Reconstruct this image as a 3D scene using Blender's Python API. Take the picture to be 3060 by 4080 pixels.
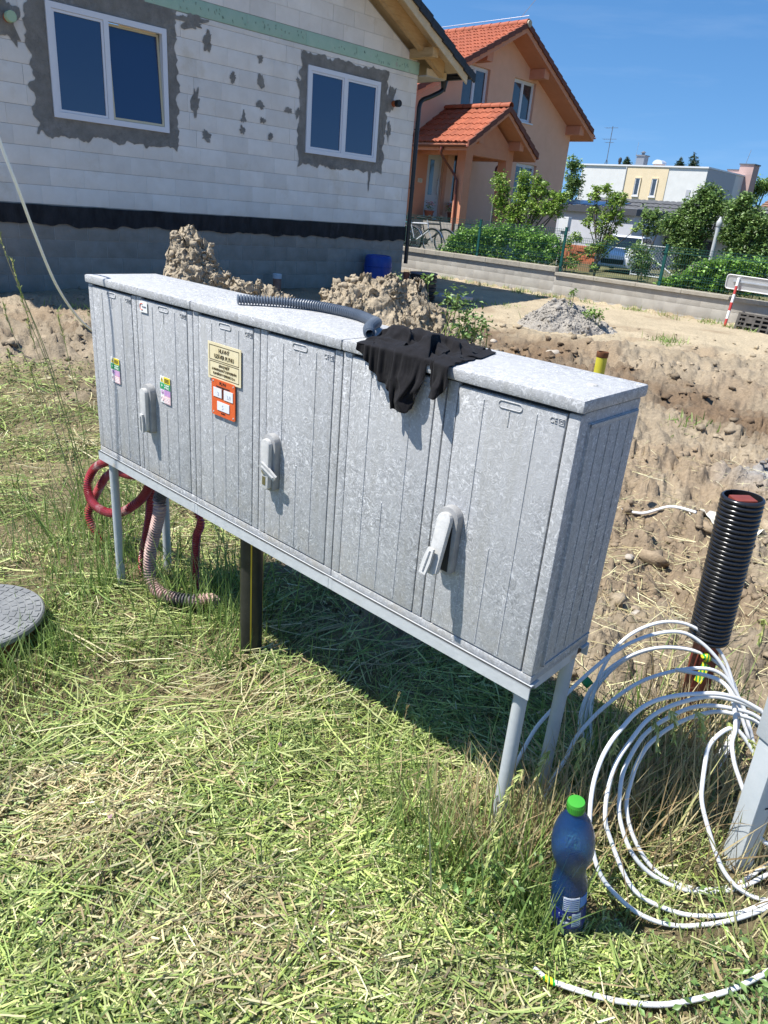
import bpy, bmesh, math, random
import numpy as np
from mathutils import Vector, Matrix, Euler
for o in list(bpy.data.objects): bpy.data.objects.remove(o)
random.seed(7)
rng = np.random.default_rng(7)
sc = bpy.context.scene
COL = sc.collection
R = math.radians

# ---------------------------------------------------------------- camera
CAMZ = 1.52
pit, rol = R(22.96), R(-5.009)
fwd = Vector((0, math.cos(pit), -math.sin(pit)))
rgt = Vector((1, 0, 0)); dwn = -rgt.cross(fwd)
r2 = math.cos(rol)*rgt + math.sin(rol)*dwn
d2 = -math.sin(rol)*rgt + math.cos(rol)*dwn
cam = bpy.data.cameras.new('camera'); camo = bpy.data.objects.new('camera', cam); COL.objects.link(camo)
mx = Matrix((( r2.x, -d2.x, -fwd.x, 0), (r2.y, -d2.y, -fwd.y, 0), (r2.z, -d2.z, -fwd.z, CAMZ), (0, 0, 0, 1)))
camo.matrix_world = mx
cam.sensor_fit = 'HORIZONTAL'; cam.sensor_width = 36.0; cam.lens = 36.0*2866.08/3060.0
cam.clip_start = 0.05; cam.clip_end = 3000
sc.camera = camo
# ---------------------------------------------------------------- light
SUN = Vector((-0.56, -0.105, 1.0)).normalized()
elev = math.asin(SUN.z); azim = math.atan2(SUN.x, SUN.y)
W = bpy.data.worlds.new('World'); sc.world = W; W.use_nodes = True
wn = W.node_tree.nodes; wl = W.node_tree.links; wn.clear()
sky = wn.new('ShaderNodeTexSky'); sky.sky_type = 'NISHITA'; sky.sun_disc = False
sky.sun_elevation = elev; sky.sun_rotation = azim
sky.air_density = 1.0; sky.dust_density = 0.25; sky.ozone_density = 2.4; sky.altitude = 150
bg = wn.new('ShaderNodeBackground'); bg.inputs['Strength'].default_value = 0.112
wo = wn.new('ShaderNodeOutputWorld')
gm_ = wn.new('ShaderNodeTexCoord'); mp_ = wn.new('ShaderNodeVectorMath'); mp_.operation = 'MULTIPLY_ADD'
mp_.inputs[1].default_value = (1, 1, 1); mp_.inputs[2].default_value = (0, 0, 0.16)
wl.new(gm_.outputs['Generated'], mp_.inputs[0]); nv_ = wn.new('ShaderNodeVectorMath'); nv_.operation = 'NORMALIZE'; wl.new(mp_.outputs[0], nv_.inputs[0]); wl.new(nv_.outputs[0], sky.inputs['Vector'])
hs_ = wn.new('ShaderNodeHueSaturation'); hs_.inputs['Saturation'].default_value = 1.26; wl.new(sky.outputs[0], hs_.inputs['Color']); cn_ = wn.new('ShaderNodeMapping'); cn_.inputs['Rotation'].default_value = (0, R(-8), R(38)); cn_.inputs['Scale'].default_value = (1.2, 7.0, 16.0); wl.new(gm_.outputs['Generated'], cn_.inputs['Vector'])
cl_ = wn.new('ShaderNodeTexNoise'); cl_.inputs['Scale'].default_value = 1.6; cl_.inputs['Detail'].default_value = 7.0; cl_.inputs['Roughness'].default_value = .55; wl.new(cn_.outputs[0], cl_.inputs['Vector'])
cr_ = wn.new('ShaderNodeMapRange'); cr_.inputs['From Min'].default_value = .58; cr_.inputs['From Max'].default_value = .85; cr_.inputs['To Max'].default_value = .09; wl.new(cl_.outputs['Fac'], cr_.inputs['Value'])
mxw_ = wn.new('ShaderNodeMix'); mxw_.data_type = 'RGBA'; wl.new(cr_.outputs[0], mxw_.inputs[0]); wl.new(hs_.outputs[0], mxw_.inputs[6]); mxw_.inputs[7].default_value = (6.2, 6.8, 7.6, 1)
wl.new(mxw_.outputs[2], bg.inputs[0]); wl.new(bg.outputs[0], wo.inputs[0])
sl = bpy.data.lights.new('sun', 'SUN'); sl.energy = 5.0; sl.angle = R(0.53); sl.color = (1.0, 0.965, 0.90)
so = bpy.data.objects.new('sun', sl); COL.objects.link(so)
so.rotation_mode = 'QUATERNION'; so.rotation_quaternion = SUN.to_track_quat('Z', 'Y'); so.location = (-20, 5, 40)
sc.view_settings.view_transform = 'Standard'; sc.view_settings.look = 'None'
sc.view_settings.exposure = 0.70
sc.cycles.max_bounces = 6; sc.cycles.diffuse_bounces = 3; sc.cycles.glossy_bounces = 3; sc.cycles.transmission_bounces = 6; sc.cycles.transparent_max_bounces = 6; sc.view_settings.gamma = 1.0
sc.view_settings.use_curve_mapping = False

# ---------------------------------------------------------------- materials
def _n(nt, t, **kw):
    n = nt.nodes.new(t)
    for k, v in kw.items():
        if k in n.inputs: n.inputs[k].default_value = v
        else: setattr(n, k, v)
    return n
def c4(c): return (c[0], c[1], c[2], 1.0)
def M(name, c1, c2=None, scale=6.0, rough=0.75, bump=0.0, bscale=60.0, lo=0.35, hi=0.65, metal=0.0, spec=0.4, rnd=0.0,
      detail=6.0, stretch=(1, 1, 1), coat=0.0, local=False, c3=None, s3=2.0, lo3=.55, hi3=.75, dist=0.0):
    m = bpy.data.materials.new(name); m.use_nodes = True; nt = m.node_tree
    b = nt.nodes['Principled BSDF']; L = nt.links
    b.inputs['Roughness'].default_value = rough; b.inputs['Metallic'].default_value = metal
    b.inputs['Specular IOR Level'].default_value = spec; b.inputs['Coat Weight'].default_value = coat
    b.inputs['Base Color'].default_value = c4(c1)
    if local: src = _n(nt, 'ShaderNodeTexCoord').outputs['Object']
    else: src = _n(nt, 'ShaderNodeNewGeometry').outputs['Position']
    mp = _n(nt, 'ShaderNodeMapping'); mp.inputs['Scale'].default_value = stretch; L.new(src, mp.inputs['Vector'])
    col = None
    if c2 is not None:
        no = _n(nt, 'ShaderNodeTexNoise', Scale=scale, Detail=detail, Roughness=0.6, Distortion=dist); L.new(mp.outputs[0], no.inputs['Vector'])
        cr = _n(nt, 'ShaderNodeValToRGB'); cr.color_ramp.elements[0].position = lo; cr.color_ramp.elements[1].position = hi
        cr.color_ramp.elements[0].color = c4(c1); cr.color_ramp.elements[1].color = c4(c2)
        L.new(no.outputs['Fac'], cr.inputs['Fac']); col = cr.outputs['Color']
    if c3 is not None:
        no = _n(nt, 'ShaderNodeTexNoise', Scale=s3, Detail=8.0, Roughness=0.65); L.new(mp.outputs[0], no.inputs['Vector'])
        mr = _n(nt, 'ShaderNodeMapRange'); mr.inputs['From Min'].default_value = lo3; mr.inputs['From Max'].default_value = hi3
        L.new(no.outputs['Fac'], mr.inputs['Value'])
        mix = _n(nt, 'ShaderNodeMix', data_type='RGBA'); L.new(mr.outputs[0], mix.inputs[0])
        if col is not None: L.new(col, mix.inputs[6])
        else: mix.inputs[6].default_value = c4(c1)
        mix.inputs[7].default_value = c4(c3); col = mix.outputs[2]
    if rnd > 0:
        oi = _n(nt, 'ShaderNodeObjectInfo'); hs = _n(nt, 'ShaderNodeHueSaturation')
        mr = _n(nt, 'ShaderNodeMapRange'); mr.inputs['To Min'].default_value = 1-rnd; mr.inputs['To Max'].default_value = 1+rnd
        L.new(oi.outputs['Random'], mr.inputs['Value']); L.new(mr.outputs[0], hs.inputs['Value'])
        if col is not None: L.new(col, hs.inputs['Color'])
        else: hs.inputs['Color'].default_value = c4(c1)
        col = hs.outputs['Color']
    if col is not None: L.new(col, b.inputs['Base Color'])
    if bump > 0:
        no = _n(nt, 'ShaderNodeTexNoise', Scale=bscale, Detail=6.0, Roughness=0.6); L.new(mp.outputs[0], no.inputs['Vector'])
        bu = _n(nt, 'ShaderNodeBump', Strength=bump, Distance=0.02); L.new(no.outputs['Fac'], bu.inputs['Height'])
        L.new(bu.outputs[0], b.inputs['Normal'])
    return m
def attr_mat(name, rough=0.6, transl=0.0, spec=0.3, noise=0.0, nscale=30, bump=0.0, bscale=40.0, gain=1.0):
    m = bpy.data.materials.new(name); m.use_nodes = True; nt = m.node_tree; L = nt.links
    b = nt.nodes['Principled BSDF']; out = nt.nodes['Material Output']
    at = _n(nt, 'ShaderNodeAttribute', attribute_name='Col')
    col = at.outputs['Color']
    if noise > 0:
        g = _n(nt, 'ShaderNodeNewGeometry'); no = _n(nt, 'ShaderNodeTexNoise', Scale=nscale, Detail=9.0, Roughness=0.7); L.new(g.outputs['Position'], no.inputs['Vector'])
        mr = _n(nt, 'ShaderNodeMapRange'); mr.inputs['From Min'].default_value = .3; mr.inputs['From Max'].default_value = .7
        mr.inputs['To Min'].default_value = 1-noise; mr.inputs['To Max'].default_value = 1+noise
        L.new(no.outputs['Fac'], mr.inputs['Value']); hs = _n(nt, 'ShaderNodeHueSaturation'); L.new(mr.outputs[0], hs.inputs['Value']); L.new(col, hs.inputs['Color']); col = hs.outputs['Color']
    L.new(col, b.inputs['Base Color']); b.inputs['Roughness'].default_value = rough; b.inputs['Specular IOR Level'].default_value = spec
    if bump > 0:
        g = _n(nt, 'ShaderNodeNewGeometry'); no = _n(nt, 'ShaderNodeTexNoise', Scale=bscale, Detail=8.0, Roughness=0.65); L.new(g.outputs['Position'], no.inputs['Vector'])
        bu = _n(nt, 'ShaderNodeBump', Strength=bump, Distance=0.02); L.new(no.outputs['Fac'], bu.inputs['Height']); L.new(bu.outputs[0], b.inputs['Normal'])
    if transl > 0:
        t = _n(nt, 'ShaderNodeBsdfTranslucent'); mx_ = _n(nt, 'ShaderNodeMixShader'); mx_.inputs[0].default_value = transl
        L.new(col, t.inputs['Color']); L.new(b.outputs[0], mx_.inputs[1]); L.new(t.outputs[0], mx_.inputs[2]); L.new(mx_.outputs[0], out.inputs['Surface'])
    return m

# ---------------------------------------------------------------- mesh helpers
def link(o, parent=None):
    COL.objects.link(o)
    if parent is not None: o.parent = parent
    return o
def mesh_obj(name, V, F, mat, parent=None, smooth=False, bevel=0.0, angle=None):
    me = bpy.data.meshes.new(name); me.from_pydata([tuple(v) for v in V], [], F)
    if bevel > 0:
        bm = bmesh.new(); bm.from_mesh(me)
        bmesh.ops.bevel(bm, geom=list(bm.edges), offset=bevel, segments=2, profile=0.6, affect='EDGES', clamp_overlap=True)
        bm.to_mesh(me); bm.free()
    if mat is not None: me.materials.append(mat)
    if smooth:
        me.polygons.foreach_set('use_smooth', [True]*len(me.polygons))
        if angle is not None:
            me.set_sharp_from_angle(angle=R(angle))
    me.update()
    return link(bpy.data.objects.new(name, me), parent)
def np_mesh(name, V, F, mat, parent=None, col=None, smooth=False):
    """V (n,3) array, F (m,k) array of quads or tris, col (n,3) colours per vertex"""
    V = np.asarray(V, dtype=np.float32); F = np.asarray(F, dtype=np.int32); k = F.shape[1]
    me = bpy.data.meshes.new(name); me.vertices.add(len(V)); me.vertices.foreach_set('co', V.ravel())
    me.loops.add(F.size); me.loops.foreach_set('vertex_index', F.ravel())
    me.polygons.add(len(F)); me.polygons.foreach_set('loop_start', np.arange(len(F), dtype=np.int32)*k)
    try: me.polygons.foreach_set('loop_total', np.full(len(F), k, dtype=np.int32))
    except Exception: pass
    if smooth: me.polygons.foreach_set('use_smooth', np.ones(len(F), dtype=bool))
    me.update(calc_edges=True)
    if col is not None:
        a = me.color_attributes.new('Col', 'FLOAT_COLOR', 'POINT')
        c = np.ones((len(V), 4), dtype=np.float32); c[:, :3] = col; a.data.foreach_set('color', c.ravel())
    me.materials.append(mat)
    return link(bpy.data.objects.new(name, me), parent)
class MB:
    def __init__(s): s.V = []; s.F = []
    def add(s, V, F):
        o = len(s.V); s.V += [tuple(v) for v in V]; s.F += [tuple(i+o for i in f) for f in F]; return s
    def box(s, x0, x1, y0, y1, z0, z1):
        return s.add([(x0,y0,z0),(x1,y0,z0),(x1,y1,z0),(x0,y1,z0),(x0,y0,z1),(x1,y0,z1),(x1,y1,z1),(x0,y1,z1)],
                     [(0,3,2,1),(4,5,6,7),(0,1,5,4),(1,2,6,5),(2,3,7,6),(3,0,4,7)])
    def prism(s, poly, y0, y1):          # polygon in (x,z) counter-clockwise seen from -y, extruded y0..y1
        n = len(poly)
        V = [(x, y0, z) for x, z in poly] + [(x, y1, z) for x, z in poly]
        F = [tuple(range(n)), tuple(range(2*n-1, n-1, -1))] + [(i, i+n, (i+1) % n+n, (i+1) % n) for i in range(n)]
        return s.add(V, F)
    def beam(s, a, b, w, h, up=(0, 0, 1)):  # box from a to b
        a = Vector(a); b = Vector(b); d = (b-a).normalized(); sd = d.cross(Vector(up))
        if sd.length < 1e-5: sd = d.cross(Vector((1, 0, 0)))
        sd.normalize(); u = sd.cross(d); V = []
        for p in (a, b):
            for sx, sz in ((-1,-1),(1,-1),(1,1),(-1,1)): V.append(p+sd*sx*w/2+u*sz*h/2)
        return s.add(V, [(0,3,2,1),(4,5,6,7),(0,1,5,4),(1,2,6,5),(2,3,7,6),(3,0,4,7)])
    def tube(s, P, r, n=8, closed=False, caps=True):
        P = [Vector(p) for p in P]; m = len(P); rr = r if isinstance(r, (list, tuple, np.ndarray)) else [r]*m
        T = []
        for i in range(m):
            if closed: t = P[(i+1) % m]-P[i-1]
            else: t = P[min(i+1, m-1)]-P[max(i-1, 0)]
            T.append(t.normalized() if t.length > 1e-9 else Vector((0, 0, 1)))
        u = T[0].orthogonal().normalized(); V = []
        for i in range(m):
            u = (u-T[i]*u.dot(T[i]));
            if u.length < 1e-6: u = T[i].orthogonal()
            u.normalize(); w = T[i].cross(u)
            for k in range(n):
                a = 2*math.pi*k/n; V.append(P[i]+(u*math.cos(a)+w*math.sin(a))*rr[i])
        F = []
        for i in range(m if closed else m-1):
            j = (i+1) % m
            for k in range(n): F.append((i*n+k, i*n+(k+1) % n, j*n+(k+1) % n, j*n+k))
        if caps and not closed: F += [tuple(range(n-1, -1, -1)), tuple((m-1)*n+k for k in range(n))]
        return s.add(V, F)
    def lathe(s, prof, n=24, c=(0, 0, 0), cap0=True, cap1=True):     # prof (r,z)
        V = []; m = len(prof)
        for r, z in prof:
            for k in range(n):
                a = 2*math.pi*k/n; V.append((c[0]+r*math.cos(a), c[1]+r*math.sin(a), c[2]+z))
        F = []
        for i in range(m-1):
            for k in range(n): F.append((i*n+k, i*n+(k+1) % n, (i+1)*n+(k+1) % n, (i+1)*n+k))
        if cap0: F.append(tuple(range(n-1, -1, -1)))
        if cap1: F.append(tuple((m-1)*n+k for k in range(n)))
        return s.add(V, F)
    def build(s, name, mat, parent=None, smooth=False, bevel=0.0, angle=None): return mesh_obj(name, s.V, s.F, mat, parent, smooth, bevel, angle)
def spline(P, n, closed=False):
    P = [Vector(p) for p in P]; m = len(P); out = []
    segs = m if closed else m-1
    for i in range(segs):
        if closed: p0, p1, p2, p3 = P[i-1], P[i], P[(i+1) % m], P[(i+2) % m]
        else: p0, p1, p2, p3 = P[max(i-1, 0)], P[i], P[i+1], P[min(i+2, m-1)]
        for k in range(n):
            t = k/n; out.append(0.5*((2*p1)+(p2-p0)*t+(2*p0-5*p1+4*p2-p3)*t*t+(3*p1-p0-3*p2+p3)*t**3))
    if not closed: out.append(P[-1])
    return out
def resample(P, step):
    out = [P[0].copy()]; acc = 0
    for i in range(1, len(P)):
        a, b = P[i-1], P[i]; d = (b-a).length; t = step-acc
        while t <= d and d > 0: out.append(a.lerp(b, t/d)); t += step
        acc = d-(t-step)
    return out
def tag(o, label=None, cat=None, group=None, kind=None):
    if label: o['label'] = label
    if cat: o['category'] = cat
    if group: o['group'] = group
    if kind: o['kind'] = kind
    return o
def thing(name, label, cat, loc=(0, 0, 0), rz=0.0, group=None):
    o = bpy.data.objects.new(name, None); COL.objects.link(o); o.empty_display_size = .1
    o.location = loc; o.rotation_euler = (0, 0, rz); return tag(o, label, cat, group)
def inst(name, me, parent=None, loc=(0, 0, 0), rot=(0, 0, 0), scl=(1, 1, 1)):
    o = bpy.data.objects.new(name, me); COL.objects.link(o)
    if parent is not None: o.parent = parent
    o.location = loc; o.rotation_euler = rot; o.scale = scl; return o
def text_mesh(body, size, mat, name, parent, loc, rot, align='CENTER', sx=1.0, ext=0.0004):
    cu = bpy.data.curves.new(name, 'FONT'); cu.body = body; cu.size = size; cu.align_x = align; cu.align_y = 'CENTER'; cu.extrude = ext; cu.resolution_u = 3
    t = bpy.data.objects.new(name, cu); COL.objects.link(t)
    dg = bpy.context.evaluated_depsgraph_get(); me = bpy.data.meshes.new_from_object(t.evaluated_get(dg))
    bpy.data.objects.remove(t); me.materials.clear(); me.materials.append(mat)
    o = bpy.data.objects.new(name, me); COL.objects.link(o); o.parent = parent; o.location = loc; o.rotation_euler = rot; o.scale = (sx, 1, 1); return o

# ---------------------------------------------------------------- noise
def _h(ix, iy, iz, seed):
    n = (ix*374761393 + iy*668265263 + iz*2147483647 + seed*974634777) & 0xFFFFFFFF
    n = ((n ^ (n >> 13))*1274126177) & 0xFFFFFFFF
    n = ((n ^ (n >> 16))*2246822519) & 0xFFFFFFFF
    return ((n ^ (n >> 15)) & 0xFFFFFF)/float(0xFFFFFF)
def vnoise(x, y, z=None, seed=0):
    x = np.asarray(x, dtype=np.float64); y = np.asarray(y, dtype=np.float64)
    z = np.zeros_like(x) if z is None else np.asarray(z, dtype=np.float64)
    ix, iy, iz = np.floor(x).astype(np.int64), np.floor(y).astype(np.int64), np.floor(z).astype(np.int64)
    fx, fy, fz = x-ix, y-iy, z-iz
    fx, fy, fz = fx*fx*(3-2*fx), fy*fy*(3-2*fy), fz*fz*(3-2*fz)
    def g(a, b, c): return _h(ix+a, iy+b, iz+c, seed)
    x00 = g(0,0,0)*(1-fx)+g(1,0,0)*fx; x10 = g(0,1,0)*(1-fx)+g(1,1,0)*fx
    y0 = x00*(1-fy)+x10*fy
    if np.any(fz > 0):
        x01 = g(0,0,1)*(1-fx)+g(1,0,1)*fx; x11 = g(0,1,1)*(1-fx)+g(1,1,1)*fx
        return (y0*(1-fz)+(x01*(1-fy)+x11*fy)*fz)*2-1
    return y0*2-1
def fbm(x, y, z=None, oct=4, seed=0, gain=.5):
    s = 0; a = 1.0; f = 1.0
    for i in range(oct):
        s = s+a*vnoise(x*f+i*17.3, y*f-i*9.1, None if z is None else z*f+i*5.7, seed+i); a *= gain; f *= 2.03
    return s
def worley(x, y, cell, seed=0):
    u, v = np.asarray(x)/cell, np.asarray(y)/cell; iu, iv = np.floor(u).astype(np.int64), np.floor(v).astype(np.int64); best = np.full(np.shape(u), 9.0); idr = np.zeros(np.shape(u))
    z0 = np.zeros_like(iu)
    for a in (-1, 0, 1):
        for b in (-1, 0, 1):
            ci, cj = iu+a, iv+b; px = ci+_h(ci, cj, z0, seed); py = cj+_h(ci, cj, z0+1, seed); d = np.hypot(u-px, v-py); r = _h(ci, cj, z0+2, seed)
            m = d < best; best = np.where(m, d, best); idr = np.where(m, r, idr)
    return best, idr
def clod_h(x, y, cell, seed, dens=.6):
    xw = x+cell*.35*vnoise(x/cell*1.7, y/cell*1.7, seed=seed+7); yw = y+cell*.35*vnoise(x/cell*1.7+5, y/cell*1.7, seed=seed+8)
    d, r = worley(xw, yw, cell, seed); rad = .35+.45*r; return np.where(r > 1-dens, np.sqrt(np.clip(1-(d/rad)**2, 0, 1))*rad*cell*.62, 0)
def sstep(a, b, x):
    t = np.clip((x-a)/(b-a), 0, 1); return t*t*(3-2*t)
# ================================================================ ground
CA, SA = math.cos(R(-41.05)), math.sin(R(-41.05))
CX, CY = -1.088, 2.5667
def cab_local(x, y): return (x-CX)*CA+(y-CY)*SA, -(x-CX)*SA+(y-CY)*CA
def cab_world(lx, ly): return CX+lx*CA-ly*SA, CY+lx*SA+ly*CA
WALLP = (4.84, 16.46); WU = (math.cos(R(-43)), math.sin(R(-43))); WN = (-WU[1], WU[0])
def lawn_mask(x, y):
    lx, ly = cab_local(x, y); n = fbm(x*1.7, y*1.7, oct=3, seed=3)
    a = sstep(1.05, .55, ly+.25*n)*sstep(1.55, 1.0, x+.12*n+.25*np.clip(y-1.2, 0, 9))
    b = sstep(-1.15, -1.6, x+.25*n)*sstep(6.9, 5.2, y+.7*n)
    return np.clip(np.maximum(a, b), 0, 1)
def seg_dist(x, y, pts):
    d = np.full(np.shape(x), 1e9)
    for (ax, ay), (bx, by) in zip(pts[:-1], pts[1:]):
        t = np.clip(((x-ax)*(bx-ax)+(y-ay)*(by-ay))/((bx-ax)**2+(by-ay)**2), 0, 1)
        d = np.minimum(d, np.hypot(x-ax-t*(bx-ax), y-ay-t*(by-ay)))
    return d
TRACK = [(-.6, 11.6), (1.0, 10.7), (2.3, 8.3), (3.5, 6.55), (5.2, 5.2), (8, 4)]
def ground_h(x, y):
    x = np.asarray(x, float); y = np.asarray(y, float)
    h = .072*sstep(2.5, 1.1, y)*sstep(-.5, .5, x) + .035*sstep(-.9, -.2, x)*sstep(3.2, 2.2, y)
    h = h-.09*sstep(6, 14, y)
    m = lawn_mask(x, y); d = 1-m
    near = sstep(14, 9, y)
    rough = .07*fbm(x*1.1, y*1.1, oct=3, seed=11)+.07*(1-np.abs(fbm(x*2.6, y*2.6, oct=4, seed=21)))*sstep(-.3, .5, vnoise(x*.9, y*.9, seed=5))
    fine = .036*fbm(x*6, y*6, oct=5, seed=31, gain=.66)+.020*np.abs(fbm(x*17, y*17, oct=3, seed=41, gain=.6))
    lump = .085*np.clip(fbm(x*4.3, y*4.3, oct=4, seed=61, gain=.6), 0, 1)
    cm = sstep(-.35, .35, fbm(x*.8+3, y*.8, oct=2, seed=55)); clo = (clod_h(x, y, .17, 700, .55)*(.35+.65*cm)+clod_h(x, y, .075, 710, .6)*.9+clod_h(x, y, .036, 720, .6)*.8*sstep(6, 4, y))*np.where(y < 1.2, 0, 1)
    h = h+d*(near*.9+.1)*(rough*.8-.03)+d*(near*.75+.25)*(fine*.8+lump*near*.5)+d*clo*near*sstep(12, 8, y)
    tr = seg_dist(x, y, TRACK); h = h-d*.05*sstep(1.1, .2, tr)+d*.03*sstep(.4, .1, np.abs(tr-1.05))
    h = h+m*(.014*fbm(x*3, y*3, oct=3, seed=71)+.006*fbm(x*14, y*14, oct=2, seed=81))
    wd = (x-WALLP[0])*WN[0]+(y-WALLP[1])*WN[1]
    gard = .36-.62*sstep(2.5, 13, wd)+.02*fbm(x, y, oct=2, seed=91)-.3*sstep(20, 60, wd)
    k = sstep(.04, .2, wd); return h*(1-k)+gard*k
def ground_col(x, y):
    m = lawn_mask(x, y)[:, None]
    n = fbm(x*.8, y*.8, oct=4, seed=101)[:, None]; n2 = fbm(x*3.1, y*3.1, oct=3, seed=111)[:, None]
    tan = np.array([.295, .240, .170]); sand = np.array([.41, .34, .235]); moist = np.array([.125, .082, .050]); soil = np.array([.19, .155, .088])
    c = tan*(1+.14*n+.1*n2)
    s = (sstep(9.5, 12.5, y+.4*x*.3)*sstep(.2, 1.6, x))[:, None]; c = c*(1-s)+sand*(1+.08*n2)*s
    w = (sstep(1.05, .35, seg_dist(x, y, TRACK)+.25*n[:, 0]))[:, None]; w = w*np.clip(.8+.6*n2, .3, 1); c = c*(1-.85*w)+moist*(1+.2*n2)*.85*w
    w2 = (sstep(.15, .7, fbm(x*1.4+9, y*1.4, oct=4, seed=121)))[:, None]*.45; c = c*(1-w2)+np.array([.215, .15, .094])*w2
    gr = sstep(.55, .15, np.hypot(x-2.62, y-4.55))[:, None]; c = c*(1-gr)+np.array([.30, .285, .27])*gr
    c = c*(1-m)+soil*(1+.25*n2)*m
    wd = ((x-WALLP[0])*WN[0]+(y-WALLP[1])*WN[1])[:, None]
    k = sstep(.05, .15, wd); gcol = np.array([.13, .125, .06])*(1+.3*n2); c = c*(1-k)+gcol*k
    return np.clip(c, .02, .9)
ang = np.concatenate([np.linspace(-180, -42, 50)[:-1], np.linspace(-42, -31, 50)[:-1], np.linspace(-31, 34, 560)[:-1], np.linspace(34, 44, 50)[:-1], np.linspace(44, 180, 50)[:-1]])
rad = np.concatenate([np.exp(np.linspace(math.log(.35), math.log(24), 430)), np.exp(np.linspace(math.log(25), math.log(900), 40))])
A_, R_ = np.meshgrid(np.radians(ang), rad, indexing='ij')
gx = (R_*np.sin(A_)).ravel(); gy = (R_*np.cos(A_)).ravel()
gz = ground_h(gx, gy)
na, nr = len(ang), len(rad)
ii, jj = np.meshgrid(np.arange(na), np.arange(nr-1), indexing='ij'); i2 = (ii+1) % na
gf = np.stack([ii*nr+jj, i2*nr+jj, i2*nr+jj+1, ii*nr+jj+1], -1).reshape(-1, 4)[:, ::-1]
gv = np.stack([gx, gy, gz], -1); gc = ground_col(gx, gy)
# close the small hole under the camera
cidx = len(gv); gv = np.vstack([gv, [[0, 0, float(ground_h(np.array([0.]), np.array([0.]))[0])]]]); gc = np.vstack([gc, gc[:1]])
hole = np.stack([np.full(na, cidx), np.arange(na)*nr, ((np.arange(na)+1) % na)*nr, ((np.arange(na)+1) % na)*nr], -1)
MAT_GROUND = attr_mat('ground_soil', rough=.95, spec=.12, noise=.30, nscale=30, bump=.9, bscale=48)
tag(np_mesh('ground', gv, gf, MAT_GROUND, col=gc, smooth=True), kind='structure')
bpy.data.objects['ground'].data.validate()

# ---------------------------------------------------------------- vegetation helpers
MAT_GRASS = attr_mat('grass_blades', rough=.55, transl=.28, spec=.35)
MAT_LEAF = attr_mat('leaf_foliage', rough=.42, transl=.30, spec=.5)
MAT_STRAW = attr_mat('straw_stalks', rough=.6, transl=.12, spec=.3)
def hz(x, y): return ground_h(np.asarray(x, float), np.asarray(y, float))
def strips(base, d, L, w, col, seg=2, droop=0.0, taper=.85, roll=None, curl=None):
    """ribbons: base (n,3), unit direction d (n,3), length L, width w, colour (n,3)"""
    n = len(base); t = np.linspace(0, 1, seg+1)
    up = np.array([0, 0, 1.0]); s = np.cross(d, up); l = np.linalg.norm(s, axis=1); s[l < 1e-4] = (1, 0, 0); s /= np.linalg.norm(s, axis=1)[:, None]
    nn = np.cross(s, d)
    if roll is None: roll = rng.normal(0, .7, n)
    s = s*np.cos(roll)[:, None]+nn*np.sin(roll)[:, None]
    P = base[:, None, :]+d[:, None, :]*(L[:, None]*t)[:, :, None]
    dr = droop if np.ndim(droop) else np.full(n, droop)
    P[:, :, 2] -= (dr*L)[:, None]*(t**2)[None, :]
    if curl is not None: P += (np.cross(d, up)[:, None, :])*((curl*L)[:, None]*(t**2)[None, :])[:, :, None]
    ww = w[:, None]*(1-taper*t**2)[None, :]*.5
    V = np.stack([P-s[:, None, :]*ww[:, :, None], P+s[:, None, :]*ww[:, :, None]], 2).reshape(-1, 3)
    k = 2*(seg+1); b = (np.arange(n)*k)[:, None]; q = np.arange(seg)*2
    F = np.stack([b+q, b+q+1, b+q+3, b+q+2], -1).reshape(-1, 4)
    return V, F, np.repeat(col, k, axis=0)
def merge(parts):
    V, F, C = [], [], []; o = 0
    for v, f, c in parts: V.append(v); F.append(f+o); C.append(c); o += len(v)
    return np.vstack(V), np.vstack(F), np.vstack(C)
GREENS = np.array([[.32, .395, .10], [.24, .32, .085], [.42, .485, .165], [.15, .22, .06], [.50, .54, .23], [.34, .43, .14]])
STRAWS = np.array([[.58, .52, .29], [.66, .61, .38], [.46, .38, .20], [.54, .52, .28], [.36, .28, .16]])
def pick(pal, n, var=.15): return pal[rng.integers(0, len(pal), n)]*(1+rng.normal(0, var, (n, 1)))
def rand_dir(n, pitch_mu, pitch_sd, head=None, head_sd=0.0):
    h = rng.uniform(0, 2*np.pi, n) if head is None else head+rng.normal(0, head_sd, n)
    p = rng.normal(pitch_mu, pitch_sd, n)
    return np.stack([np.cos(h)*np.cos(p), np.sin(h)*np.cos(p), np.sin(p)], -1)

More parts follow.
